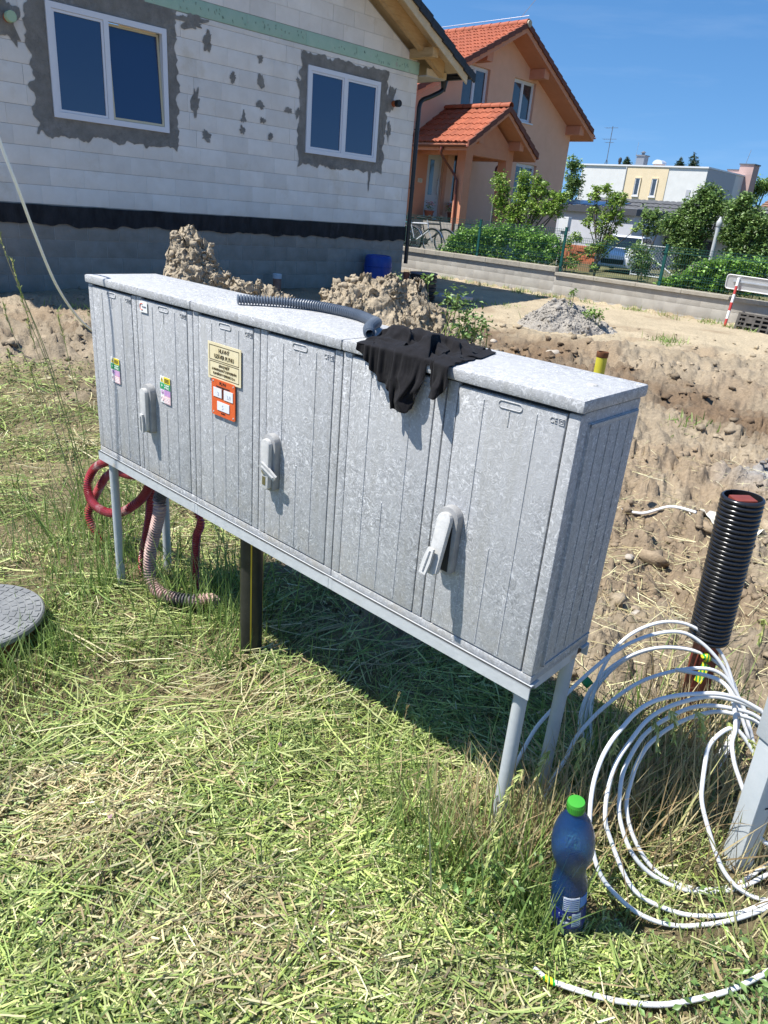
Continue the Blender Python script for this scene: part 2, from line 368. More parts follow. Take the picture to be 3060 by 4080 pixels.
# cut grass lying on the lawn
CABLE_G = [(.383,.985),(.413,.971),(.452,.957),(.512,.941),(.564,.937),(.635,.941),(.702,.952),(.769,.97),(.835,.999),(.887,1.026),(.94,1.059)]
CABLE_F = [(.538,1.17),(.619,1.125),(.735,1.115),(.841,1.14),(.954,1.18),(1.06,1.27)]
def bare(x, y): return sstep(.28, .62, fbm(x*1.9+4, y*1.9, oct=4, seed=231)+.35*sstep(.38, .1, np.hypot(x-.12, y-1.42)))
def cut_grass():
    n = 370000
    a = rng.uniform(R(-58), R(54), n); r = np.exp(rng.uniform(math.log(.72), math.log(7.2), n))
    x, y = r*np.sin(a), r*np.cos(a); m = lawn_mask(x, y); bp_ = bare(x, y)
    cl = fbm(x*2.2, y*2.2, oct=3, seed=201)
    keep = rng.uniform(0, 1, n) < np.clip(m*1.05, 0, 1)*np.clip(.60+.75*cl, .2, 1)*(1-.75*bp_)
    keep &= (seg_dist(x, y, CABLE_G) > .022) & (seg_dist(x, y, CABLE_F) > .03); x, y, r = x[keep], y[keep], r[keep]; n = len(x)
    g = sstep(-.45, .35, fbm(x*1.5, y*1.5, oct=3, seed=211)+.3*sstep(.6, -.6, x)-.22*sstep(.1, .9, x))
    isg = rng.uniform(0, 1, n) < .26+.62*g
    col = np.where(isg[:, None], pick(GREENS, n, .25), pick(STRAWS, n, .22)); dk_ = rng.uniform(0, 1, n) < .22; col[dk_] *= .42; col *= (1+.30*np.clip(fbm(x*4.2, y*4.2, oct=3, seed=241), -1, 1))[:, None]
    L = np.clip(np.exp(rng.normal(math.log(.034), .55, n)), .010, .11)
    w = rng.uniform(.0016, .0052, n)*np.maximum(1, r/2.8)
    h = rng.uniform(0, 2*np.pi, n); hm = 2.6*fbm(x*.9, y*.9, oct=2, seed=221); al = rng.uniform(0, 1, n) < .35; h = np.where(al, hm+rng.normal(0, .6, n), h); p = rng.normal(.06, .22, n)
    d = np.stack([np.cos(h)*np.cos(p), np.sin(h)*np.cos(p), np.sin(p)], -1)
    lift = np.abs(rng.normal(0, .016, n))+.002+.034*np.clip(fbm(x*2.2, y*2.2, oct=3, seed=201), 0, 1)*rng.uniform(.2, 1, n)
    b = np.stack([x, y, hz(x, y)+lift], -1)-d*(L/2)[:, None]
    return strips(b, d, L, w, np.clip(col, .01, .9), seg=1, taper=.25, roll=rng.normal(0, .5, n))
def long_cut():
    parts_ = []
    for sw in range(660):        # swathes of long stems that fell together
        a = rng.uniform(R(-58), R(50)); r = math.exp(rng.uniform(math.log(.8), math.log(6.5))); cx, cy = r*math.sin(a), r*math.cos(a)
        if lawn_mask(np.array([cx]), np.array([cy]))[0] < .5: continue
        n = int(rng.integers(6, 34)); x = cx+rng.normal(0, .09, n); y = cy+rng.normal(0, .07, n); head = rng.uniform(0, 6.28)
        if np.min(seg_dist(x, y, CABLE_G)) < .06 or np.min(seg_dist(x, y, CABLE_F)) < .08: continue
        h = head+rng.normal(0, .35, n); p = rng.normal(.03, .07, n); d = np.stack([np.cos(h)*np.cos(p), np.sin(h)*np.cos(p), np.sin(p)], -1); L = rng.uniform(.08, .30, n)
        green = rng.random() < .72; col = pick(GREENS, n, .18) if green else pick(STRAWS, n, .18)
        b = np.stack([x, y, hz(x, y)+rng.uniform(.012, .05, n)], -1)-d*(L/2)[:, None]
        parts_.append(strips(b, d, L, rng.uniform(.0022, .0055, n)*max(1, r/2.8), np.clip(col, .02, .9), seg=4, taper=.5, roll=rng.normal(0, .5, n), curl=rng.normal(0, .28, n), droop=rng.uniform(-.02, .06, n)))
    return merge(parts_)
def stubble():
    n = 76000
    a = rng.uniform(R(-58), R(54), n); r = np.exp(rng.uniform(math.log(.72), math.log(7.2), n))
    x, y = r*np.sin(a), r*np.cos(a); keep = rng.uniform(0, 1, n) < lawn_mask(x, y); x, y, r = x[keep], y[keep], r[keep]; n = len(x)
    L = rng.uniform(.015, .05, n); d = rand_dir(n, 1.0, .35); w = rng.uniform(.0018, .004, n)*np.maximum(1, r/2.6)
    return strips(np.stack([x, y, hz(x, y)-.004], -1), d, L, w, np.clip(np.where(rng.uniform(0, 1, (n, 1)) < .55, pick(GREENS, n)*.85, pick(STRAWS, n)*.8), .01, .9), seg=1, taper=.6)
v, f, c = merge([cut_grass(), long_cut(), stubble()])
tag(np_mesh('cut_grass', v, f, MAT_GRASS, col=c), 'freshly mown grass clippings lying over the lawn in front of the cabinet', 'grass', kind='stuff')

# straw strewn over the soil right of the cabinet
def soil_straw():
    n = 5200
    x = np.concatenate([rng.normal(1.35, .55, n//2), rng.uniform(-1.2, 2.6, n-n//2)]); y = np.concatenate([rng.normal(2.6, .8, n//2), rng.uniform(1.8, 5.2, n-n//2)])
    keep = (rng.uniform(0, 1, n) < 1-lawn_mask(x, y)*.6) & (y > 1.2) & (y < 7); x, y = x[keep], y[keep]; n = len(x)
    L = rng.uniform(.02, .16, n); d = rand_dir(n, .02, .14); w = rng.uniform(.0016, .0036, n)
    return strips(np.stack([x, y, hz(x, y)+.006+np.abs(rng.normal(0, .008, n))], -1)-d*(L/2)[:, None], d, L, w, np.clip(pick(STRAWS, n), .05, .8), seg=2, taper=.2, curl=rng.normal(0, .15, n))
v, f, c = soil_straw()
tag(np_mesh('straw_bits', v, f, MAT_STRAW, col=c), 'dry straw scattered over the soil behind the cabinet', 'straw', kind='stuff')

# standing grass: clumps left over round the legs, hoses and cable coil
def tuft(cx, cy, n, h, spread, pal, lean=.35, head=None, hs=6.0, w=(.0025, .006), droop=.35):
    x = cx+rng.normal(0, spread, n); y = cy+rng.normal(0, spread, n)
    L = h*rng.uniform(.45, 1.1, n); d = rand_dir(n, 1.57-lean, lean*.7, head, hs)
    return strips(np.stack([x, y, hz(x, y)-.01], -1), d, L, rng.uniform(w[0], w[1], n), np.clip(pick(pal, n), .02, .85), seg=4, droop=rng.uniform(0, droop, n)*1.0, taper=.92)
DRY = np.array([[.50, .41, .22], [.40, .29, .16], [.58, .50, .29], [.32, .24, .13], [.44, .43, .19]])
FRESH = np.array([[.20, .30, .07], [.26, .37, .10], [.13, .20, .05], [.34, .43, .15]])
def cw(lx, ly): return cab_world(lx, ly)
parts = []
for lx, ly, n, h, s_, pal in [(-.05, .14, 100, .36, .10, FRESH), (.22, .12, 100, .30, .09, FRESH), (.42, .18, 120, .36, .10, FRESH), (.60, .14, 100, .32, .09, FRESH), (.33, .32, 120, .38, .12, FRESH),
        (.05, -.10, 40, .14, .09, FRESH), (.50, -.05, 50, .13, .10, FRESH), (.80, .0, 46, .24, .035, FRESH), (.95, .16, 60, .16, .12, FRESH), (-.22, .06, 60, .26, .13, FRESH), (-.35, -.1, 40, .18, .12, FRESH),
        (1.55, .05, 110, .13, .18, FRESH), (1.75, -.06, 90, .24, .06, DRY), (1.9, .02, 150, .32, .09, DRY), (1.86, -.1, 130, .28, .08, FRESH), (1.70, -.12, 90, .24, .06, FRESH), (1.80, -.16, 110, .28, .06, FRESH), (1.62, -.08, 70, .2, .06, FRESH), (-.42, .1, 110, .42, .12, FRESH), (-.55, .25, 120, .45, .14, FRESH), (.02, -.03, 80, .26, .05, FRESH)]:
    x, y = cw(lx, ly); parts.append(tuft(x, y, n, h, s_, pal))
for x, y, n, h, s_, pal in [(.38, 1.30, 150, .30, .07, DRY), (.36, 1.18, 190, .29, .06, FRESH), (.40, 1.08, 120, .22, .04, FRESH), (.30, 1.25, 90, .24, .06, DRY), (.55, 1.38, 170, .36, .09, DRY), (.70, 1.42, 190, .36, .09, DRY), (.84, 1.52, 190, .38, .10, DRY), (1.0, 1.60, 160, .34, .10, DRY),
        (1.02, 1.86, 150, .36, .07, DRY), (1.12, 1.92, 80, .34, .05, FRESH), (.62, 1.62, 150, .30, .11, FRESH), (.85, 1.78, 120, .28, .12, FRESH), (.98, 1.30, 90, .24, .06, DRY), (.70, 1.3, 60, .10, .10, DRY),
        (-1.08, 2.0, 150, .17, .07, FRESH), (-1.15, 1.86, 120, .15, .07, DRY), (-1.2, 2.32, 110, .17, .07, FRESH), (-1.20, 1.92, 160, .20, .06, FRESH), (-1.12, 2.12, 140, .18, .05, FRESH), (-1.30, 1.84, 120, .18, .06, FRESH), (-.95, 2.15, 70, .13, .08, FRESH), (-1.25, 2.5, 70, .17, .09, FRESH), (-1.5, 2.9, 90, .22, .18, FRESH), (-1.75, 3.2, 110, .24, .20, FRESH), (-1.35, 3.2, 90, .22, .15, FRESH), (-2.1, 3.8, 90, .2, .25, FRESH)]:
    parts.append(tuft(x, y, n, h, s_, pal))
for k in range(70):      # low patches on the lawn
    x = rng.uniform(-1.6, .6); y = rng.uniform(.9, 3.0)
    if cab_local(x, y)[1] < .1: parts.append(tuft(x, y, 14, .075, .03, FRESH if k % 3 else DRY, lean=.6, w=(.002, .004)))
for k in range(60):      # tufts along the foot of the garden wall and on the sand
    u = rng.uniform(-7, 4.5); o_ = -abs(rng.normal(.05, .3))-.08; parts.append(tuft(WALLP[0]+u*WU[0]+o_*WN[0], WALLP[1]+u*WU[1]+o_*WN[1], 26, .16, .08, FRESH if k % 3 else DRY, lean=.6, w=(.006, .014)))
for x, y, n, h, s_ in [(4.2, 11.6, 120, .2, .13), (3.1, 12.2, 70, .2, .10), (2.2, 12.7, 40, .2, .06), (2.55, 6.1, 70, .12, .10), (3.0, 12.0, 40, .2, .08), (1.4, 14.9, 60, .12, .15), (2.0, 14.7, 60, .12, .18), (4.0, 10.9, 30, .1, .1), (-4.3, 9.6, 60, .15, .2), (-3.6, 8.6, 50, .12, .2), (.2, 12.6, 50, .3, .12)]:
    parts.append(tuft(x, y, n, h, s_, FRESH, lean=.6, w=(.007, .014)))
v, f, c = merge(parts)
tag(np_mesh('standing_grass', v, f, MAT_GRASS, col=c), 'uncut grass standing in clumps round the legs and the cable coil', 'grass', kind='stuff')

# broad leaves of weeds and clover in the lawn
def leaf_quads(P, size, col, upb=.6, aspect=.55, nrm=None):
    n = len(P); d = rng.normal(0, 1, (n, 3)); d[:, 2] *= .5; d /= np.linalg.norm(d, axis=1)[:, None]
    u = rng.normal(0, 1, (n, 3)); u[:, 2] = np.abs(u[:, 2])+upb
    if nrm is not None: u += nrm
    s = np.cross(d, u); s /= np.linalg.norm(s, axis=1)[:, None]; nn = np.cross(s, d)
    L = size[:, None]; w = L*aspect*.5
    V = np.stack([P, P+d*L*.45+s*w+nn*L*.10, P+d*L-nn*L*.08, P+d*L*.45-s*w+nn*L*.10], 1).reshape(-1, 3)
    b = (np.arange(n)*4)[:, None]; F = np.concatenate([b+np.array([[0, 1, 2]]), b+np.array([[0, 2, 3]])], 1).reshape(-1, 3)
    return V, F, np.repeat(col, 4, axis=0)
WEED = np.array([[.14, .24, .06], [.19, .31, .09], [.24, .36, .12], [.10, .17, .05]])
P = []
for k in range(260):
    x = rng.uniform(-1.5, .95); y = rng.uniform(.85, 3.0)
    if lawn_mask(np.array([x]), np.array([y]))[0] < .3: continue
    m = rng.integers(3, 9); q = np.stack([x+rng.normal(0, .022, m), y+rng.normal(0, .022, m)], -1); P.append(np.column_stack([q, hz(q[:, 0], q[:, 1])+rng.uniform(.008, .04, m)]))
for k in range(46):
    x = rng.normal(.82, .09); y = rng.normal(.96, .05); m = 7; q = np.stack([x+rng.normal(0, .03, m), y+rng.normal(0, .03, m)], -1); P.append(np.column_stack([q, hz(q[:, 0], q[:, 1])+rng.uniform(.01, .05, m)]))
for k in range(30):
    x = rng.normal(.33, .04); y = rng.normal(1.15, .08); m = 6; q = np.stack([x+rng.normal(0, .03, m), y+rng.normal(0, .03, m)], -1); P.append(np.column_stack([q, hz(q[:, 0], q[:, 1])+rng.uniform(.02, .14, m)]))
P = np.vstack(P); v, f, c = leaf_quads(P, rng.uniform(.009, .026, len(P)), np.clip(pick(WEED, len(P)), .02, .6), upb=1.6)
tag(np_mesh('weed_leaves', v, f, MAT_LEAF, col=c), 'small broad weed and clover leaves among the clippings', 'weeds', kind='stuff')

# soil clods and pebbles
def blob_mesh(n_lat=5, n_lon=8, jit=.25, rs=None):
    g = rs if rs is not None else rng; V = [(0, 0, 1)]
    for i in range(1, n_lat):
        t = math.pi*i/n_lat
        for k in range(n_lon): p = 2*math.pi*(k+.5*(i % 2))/n_lon; V.append((math.sin(t)*math.cos(p), math.sin(t)*math.sin(p), math.cos(t)))
    V.append((0, 0, -1)); V = np.array(V)*(1+g.uniform(-jit, jit, (len(V), 1))); F = []
    for k in range(n_lon): F.append((0, 1+k, 1+(k+1) % n_lon))
    for i in range(n_lat-2):
        for k in range(n_lon):
            a, b = 1+i*n_lon+k, 1+i*n_lon+(k+1) % n_lon; F += [(a, a+n_lon, b+n_lon), (a, b+n_lon, b)]
    e_ = len(V)-1; o = 1+(n_lat-2)*n_lon
    for k in range(n_lon): F.append((o+k, e_, o+(k+1) % n_lon))
    return V, np.array(F)
def clods():
    shapes = [blob_mesh(4, 6, .5) for _ in range(12)]; parts = []
    n = 9000; a = rng.uniform(R(-36), R(38), n); r = np.exp(rng.uniform(math.log(1.7), math.log(13.5), n)); x, y = r*np.sin(a), r*np.cos(a)
    keep = (rng.uniform(0, 1, n) < (1-lawn_mask(x, y))*np.clip(.45+.8*fbm(x*1.6, y*1.6, oct=3, seed=301), .05, 1)); x, y, r = x[keep], y[keep], r[keep]
    z = hz(x, y); cc = ground_col(x, y); s = np.exp(rng.normal(math.log(.0075), .62, len(x)))*np.clip(r/2.6, 1, 2.6); s = np.clip(s, .004, .06)
    for i in range(len(x)):
        V, F = shapes[i % 12]; ra = rng.uniform(0, 6.28); ca, sa = math.cos(ra), math.sin(ra); sc_ = s[i]*np.array([1, rng.uniform(.7, 1.2), rng.uniform(.35, .8)])
        W_ = V*sc_; W_ = np.stack([W_[:, 0]*ca-W_[:, 1]*sa, W_[:, 0]*sa+W_[:, 1]*ca, W_[:, 2]], -1)+[x[i], y[i], z[i]+s[i]*.2]
        parts.append((W_, F, np.repeat(cc[i:i+1]*rng.uniform(.75, 1.25), len(V), axis=0)))
    return merge(parts)
MAT_CLOD = attr_mat('soil_clods', rough=.95, spec=.1, noise=.25, nscale=60, bump=.5, bscale=120)
v, f, c = clods()
tag(np_mesh('soil_clods', v, f, MAT_CLOD, col=np.clip(c, .02, .8), smooth=False), 'crumbly clods of tan soil covering the dug ground', 'soil', kind='stuff')
MAT_STONE = M('pale_stone', (.36, .31, .25), (.48, .43, .36), 30, .85, .4, 60)
for x, y, s_, lab in [(1.06, 2.56, .042, 'flat pale stone lying on the soil just left of the black corrugated sleeve'), (1.94, 9.18, .13, 'pale oval stone in the dark soil behind the black shirt'), (1.3, 10.1, .07, 'small pale stone on the dark soil left of the larger oval stone'),
        (1.16, 3.05, .028, 'small tan stone on the soil between cabinet end and corrugated sleeve'), (.80, .90, .022, 'grey flat stone by the ground cable in the bottom right corner')]:
    V, F = blob_mesh(7, 11, .12); V = V*np.array([s_, s_*.75, s_*.45]); o = np_mesh('stone', V, F, MAT_STONE, smooth=True); o.location = (x, y, float(hz([x], [y])[0])+s_*.2); o.rotation_euler = (rng.uniform(-.2, .2), 0, rng.uniform(0, 3)); tag(o, lab, 'stone')

# heaps of dug soil
def heap(name, label, cat, prof, cx, cy, depth, col, mat, seed, n=(360, 200), amp=1.0, over=.0, grey=False):
    """prof: list of (x offset, height) of the ridge; falls off to both sides in y"""
    px = [p[0] for p in prof]; ph = [p[1] for p in prof]
    X = np.linspace(px[0]-.15, px[-1]+.15, n[0]); Y = np.linspace(-depth, depth*1.1, n[1]); XX, YY = np.meshgrid(X, Y, indexing='ij')
    hh = np.interp(XX, px, ph, left=0, right=0); t = np.clip(np.abs(YY+.12*fbm(XX*2.5, YY*2.5, oct=2, seed=seed))/(depth*(.35+.65*np.clip(hh/max(ph), 0, 1))), 0, 1)
    Z = hh*(1-t)**.8*(1-.10*t)
    k = sstep(0, .25, Z/max(ph)); q = fbm(XX*4, YY*4, Z*4, oct=4, seed=seed+1, gain=.6); q2 = (clod_h((XX+.5*Z).ravel(), (YY-.7*Z).ravel(), .16, seed+2, .8)+clod_h((XX+.5*Z).ravel(), (YY-.7*Z).ravel(), .07, seed+12, .8)*.9+clod_h((XX+.5*Z).ravel(), (YY-.7*Z).ravel(), .034, seed+22, .8)*.8).reshape(XX.shape)*18
    Z2 = Z+amp*k*(.07*q+.032*q2)+.016*k*fbm(XX*22, YY*22, Z*16, oct=4, seed=seed+5, gain=.72)*amp
    X2 = XX+amp*k*(.05*fbm(XX*5+7, YY*5, Z*7, oct=5, seed=seed+3, gain=.68)); Y2 = YY-amp*k*.022*q2+amp*k*(.05*fbm(XX*5, YY*5+3, Z*7, oct=5, seed=seed+4, gain=.68))
    gx_, gy_ = (X2+cx).ravel(), (Y2+cy).ravel(); g0 = hz((XX+cx).ravel(), (YY+cy).ravel())
    V = np.stack([gx_, gy_, np.where(Z.ravel() <= 1e-4, g0-.05, g0-.03+Z2.ravel())], -1); V -= [cx, cy, 0]
    i, j = np.meshgrid(np.arange(n[0]-1), np.arange(n[1]-1), indexing='ij'); F = np.stack([i*n[1]+j, (i+1)*n[1]+j, (i+1)*n[1]+j+1, i*n[1]+j+1], -1).reshape(-1, 4)
    tone = 1+.16*fbm(XX*3, YY*3, Z*5, oct=3, seed=seed+9).ravel()[:, None]; C = np.clip(np.array(col)*tone, .02, .9)
    o = np_mesh(name, V, F, mat, col=C, smooth=True); o.location = (cx, cy, 0); tag(o, label, cat)
    shapes = [blob_mesh(4, 7, .5) for _ in range(8)]; parts = []; m = 900
    idx = rng.choice(np.flatnonzero((Z > .05).ravel()), m)
    for q_ in idx:
        s_ = float(np.clip(np.exp(rng.normal(math.log(.013 if not grey else .010), .55)), .006, .06)); Vb, Fb = shapes[rng.integers(0, 8)]; Vb = Vb*np.array([1, rng.uniform(.7, 1.2), rng.uniform(.6, 1)])*s_
        a_ = rng.uniform(0, 6.28); Vb = np.stack([Vb[:, 0]*math.cos(a_)-Vb[:, 1]*math.sin(a_), Vb[:, 0]*math.sin(a_)+Vb[:, 1]*math.cos(a_), Vb[:, 2]], -1)+V[q_]; parts.append((Vb, Fb, np.repeat(C[q_:q_+1]*rng.uniform(.85, 1.15), len(Vb), axis=0)))
    v_, f_, c_ = merge(parts); k_ = np_mesh('clods', v_, f_, MAT_CLOD, parent=o, col=np.clip(c_, .02, .9)); k_['kind'] = 'stuff'
    return o
MAT_HEAP = attr_mat('heap_soil', rough=.95, spec=.1, noise=.30, nscale=40, bump=1.0, bscale=42)
heap('soil_heap', 'tall tan heap of dug soil standing behind the left of the cabinet', 'soil heap', [(-.75, 0), (-.68, .42), (-.62, .78), (-.58, 1.10), (-.36, 1.18), (-.18, 1.0), (-.06, .80), (.12, .66), (.30, .62), (.52, .56), (.72, .48), (.95, .36), (1.15, .15), (1.3, 0)], -2.30, 9.5, .85, (.40, .335, .245), MAT_HEAP, 500, amp=1.0)
heap('soil_heap', 'lower broad heap of cloddy soil behind the black shirt', 'soil heap', [(-1.2, 0), (-1.0, .45), (-.85, .72), (-.6, .80), (-.35, .80), (-.1, .78), (.12, .74), (.3, .56), (.6, .42), (.8, .30), (1.0, .12), (1.15, 0)], .08, 8.2, .85, (.385, .318, .228), MAT_HEAP, 540, amp=1.0)
heap('gravel_heap', 'small heap of grey gravel and sand near the garden wall', 'gravel heap', [(-.9, 0), (-.65, .18), (-.42, .40), (-.15, .47), (.12, .34), (.32, .26), (.55, .12), (.85, 0)], 2.80, 12.3, .75, (.315, .29, .255), MAT_HEAP, 580, amp=.55, grey=True)
# ================================================================ metering cabinet
def smc_mat():
    m = bpy.data.materials.new('weathered_smc'); m.use_nodes = True; nt = m.node_tree; L = nt.links; b = nt.nodes['Principled BSDF']
    tc = _n(nt, 'ShaderNodeTexCoord'); src = tc.outputs['Object']
    # warped coordinates give short curled glass-fibre strands
    wn_ = _n(nt, 'ShaderNodeTexNoise', Scale=26.0, Detail=2.0); L.new(src, wn_.inputs['Vector'])
    mixv = _n(nt, 'ShaderNodeVectorMath', operation='MULTIPLY_ADD'); L.new(wn_.outputs['Color'], mixv.inputs[0]); mixv.inputs[1].default_value = (.055, .055, .055); L.new(src, mixv.inputs[2])
    n1 = _n(nt, 'ShaderNodeTexNoise', Scale=105.0, Detail=3.0, Roughness=.55, Distortion=1.6); L.new(mixv.outputs[0], n1.inputs['Vector'])
    n2 = _n(nt, 'ShaderNodeTexNoise', Scale=90.0, Detail=2.0, Roughness=.5, Distortion=2.2); L.new(mixv.outputs[0], n2.inputs['Vector'])
    n3 = _n(nt, 'ShaderNodeTexNoise', Scale=4.2, Detail=7.0, Roughness=.65); L.new(src, n3.inputs['Vector'])
    r1 = _n(nt, 'ShaderNodeValToRGB'); e = r1.color_ramp.elements
    e[0].position = .36; e[0].color = c4((.25, .255, .26)); e[1].position = .47; e[1].color = c4((.385, .39, .40)); x = e.new(.565); x.color = c4((.44, .445, .455)); x = e.new(.63); x.color = c4((.72, .725, .73))
    L.new(n1.outputs['Fac'], r1.inputs['Fac'])
    r2_ = _n(nt, 'ShaderNodeMapRange'); r2_.inputs['From Min'].default_value = .57; r2_.inputs['From Max'].default_value = .66; L.new(n2.outputs['Fac'], r2_.inputs['Value'])
    mx1 = _n(nt, 'ShaderNodeMix', data_type='RGBA'); L.new(r2_.outputs[0], mx1.inputs[0]); L.new(r1.outputs[0], mx1.inputs[6]); mx1.inputs[7].default_value = c4((.21, .215, .215))
    r3 = _n(nt, 'ShaderNodeMapRange'); r3.inputs['From Min'].default_value = .35; r3.inputs['From Max'].default_value = .68; L.new(n3.outputs['Fac'], r3.inputs['Value'])
    r3.inputs['To Min'].default_value = .22; r3.inputs['To Max'].default_value = 1.0
    mx2 = _n(nt, 'ShaderNodeMix', data_type='RGBA'); L.new(r3.outputs[0], mx2.inputs[0]); mx2.inputs[6].default_value = c4((.405, .408, .41)); L.new(mx1.outputs[2], mx2.inputs[7])
    mp = _n(nt, 'ShaderNodeMapping'); mp.inputs['Scale'].default_value = (34, 34, 1.6); L.new(src, mp.inputs['Vector']); n4 = _n(nt, 'ShaderNodeTexNoise', Scale=1.0, Detail=5.0, Roughness=.6); L.new(mp.outputs[0], n4.inputs['Vector'])
    r4 = _n(nt, 'ShaderNodeMapRange'); r4.inputs['From Min'].default_value = .52; r4.inputs['From Max'].default_value = .78; r4.inputs['To Max'].default_value = .62; L.new(n4.outputs['Fac'], r4.inputs['Value'])
    mx3 = _n(nt, 'ShaderNodeMix', data_type='RGBA'); L.new(r4.outputs[0], mx3.inputs[0]); L.new(mx2.outputs[2], mx3.inputs[6]); mx3.inputs[7].default_value = c4((.30, .295, .27))
    sep = _n(nt, 'ShaderNodeSeparateXYZ'); L.new(src, sep.inputs[0]); n5 = _n(nt, 'ShaderNodeTexNoise', Scale=14.0, Detail=8.0, Roughness=.7); L.new(src, n5.inputs['Vector'])
    r5 = _n(nt, 'ShaderNodeMapRange'); r5.inputs['From Min'].default_value = .72; r5.inputs['From Max'].default_value = .58; L.new(sep.outputs['Z'], r5.inputs['Value']); m5 = _n(nt, 'ShaderNodeMath', operation='MULTIPLY'); L.new(r5.outputs[0], m5.inputs[0]); r6 = _n(nt, 'ShaderNodeMapRange'); r6.inputs['From Min'].default_value = .45; r6.inputs['From Max'].default_value = .70; r6.inputs['To Max'].default_value = .75; L.new(n5.outputs['Fac'], r6.inputs['Value']); L.new(r6.outputs[0], m5.inputs[1])
    mx4 = _n(nt, 'ShaderNodeMix', data_type='RGBA'); L.new(m5.outputs[0], mx4.inputs[0]); L.new(mx3.outputs[2], mx4.inputs[6]); mx4.inputs[7].default_value = c4((.40, .36, .29))
    L.new(mx4.outputs[2], b.inputs['Base Color']); b.inputs['Roughness'].default_value = .66; b.inputs['Specular IOR Level'].default_value = .25
    bu = _n(nt, 'ShaderNodeBump', Strength=.18, Distance=.004); L.new(n1.outputs['Fac'], bu.inputs['Height']); L.new(bu.outputs[0], b.inputs['Normal'])
    return m
SMC = smc_mat()
STEEL = M('painted_steel_rail', (.44, .46, .47), (.50, .52, .53), 30, .45, .08, 90, c3=(.40, .27, .13), s3=9, lo3=.62, hi3=.74)
LEGM = M('grey_tube_paint', (.40, .43, .44), (.46, .48, .49), 18, .5, .05, 80, c3=(.30, .2, .1), s3=12, lo3=.68, hi3=.8)
SHADE_SCRATCH = M('shade_and_scratch_black', (.03, .03, .03), rough=.9)  # near black for painted recess shade and a scratch
HANDLE = M('chalky_grey_plastic', (.44, .44, .425), (.53, .525, .51), 40, .7, .1, 120, c3=(.34, .33, .31), s3=30, lo3=.55, hi3=.75, local=True)
HANDDK = M('handle_plinth', (.26, .26, .26), (.34, .34, .335), 40, .7, .1, 120, local=True)
cab = thing('meter_cabinet', 'long grey speckled utility cabinet with six ribbed doors on tube legs', 'utility cabinet', (CX, CY, 0), R(-41.05))
CW, CD = 1.911, .256; Z0, ZR, ZB, ZD, ZL = .551, .586, .607, 1.188, 1.223; MOD = CW/3
def rbox(x0, x1, y0, y1, z0, z1, name, mat, parent, bev=.004):
    mb = MB(); mb.box(x0, x1, y0, y1, z0, z1); return mb.build(name, mat, parent, smooth=True, bevel=bev, angle=40)
# three carcasses with lids
for k in range(3):
    x0, x1 = k*MOD+.0012, (k+1)*MOD-.0012
    c_ = rbox(x0, x1, .012, CD-.004, ZR+.002, ZL-.028, 'carcass', SMC, cab, .004)
    rbox(x0-.0, x1, -.003, CD+.002, ZR, ZB-.001, 'base_rim', SMC, cab, .003)
    l_ = rbox(x0-(.006 if k == 0 else 0), x1+(.006 if k == 2 else 0), -.012, CD+.008, ZL-.026, ZL, 'lid', SMC, cab, .006)
    rbox(x0+.02, x1-.02, .0095, .02, ZD-.004, ZL-.028, 'gap_shade_strip', SHADE_SCRATCH, cab, 0)  # dark strip paints the shade in the gap under the lid
# dark screw cap and chip on the right lid
mb = MB(); mb.lathe([(.012, 0), (.011, .002), (.006, .003)], 14, (1.854, .13, ZL)); mb.build('chipped_cap', M('chip', (.62, .61, .58), (.3, .28, .25), 60, .8), cab)
# end panel on the right with ribs and frame
ep = rbox(CW-.004, CW+.003, .03, CD-.012, ZB+.012, ZL-.05, 'end_panel', SMC, cab, .002)
mb = MB()
for yy in (.075, .118, .160, .205): mb.box(CW+.003, CW+.0050, yy-.0016, yy+.0016, ZB+.03, ZL-.065)
mb.box(CW+.003, CW+.006, .030, .236, ZL-.058, ZL-.052); mb.box(CW+.003, CW+.006, .030, .034, ZB+.014, ZL-.052); mb.box(CW+.003, CW+.006, .030, .24, ZB+.014, ZB+.018)
mb.build('rib', SMC, ep, smooth=False)
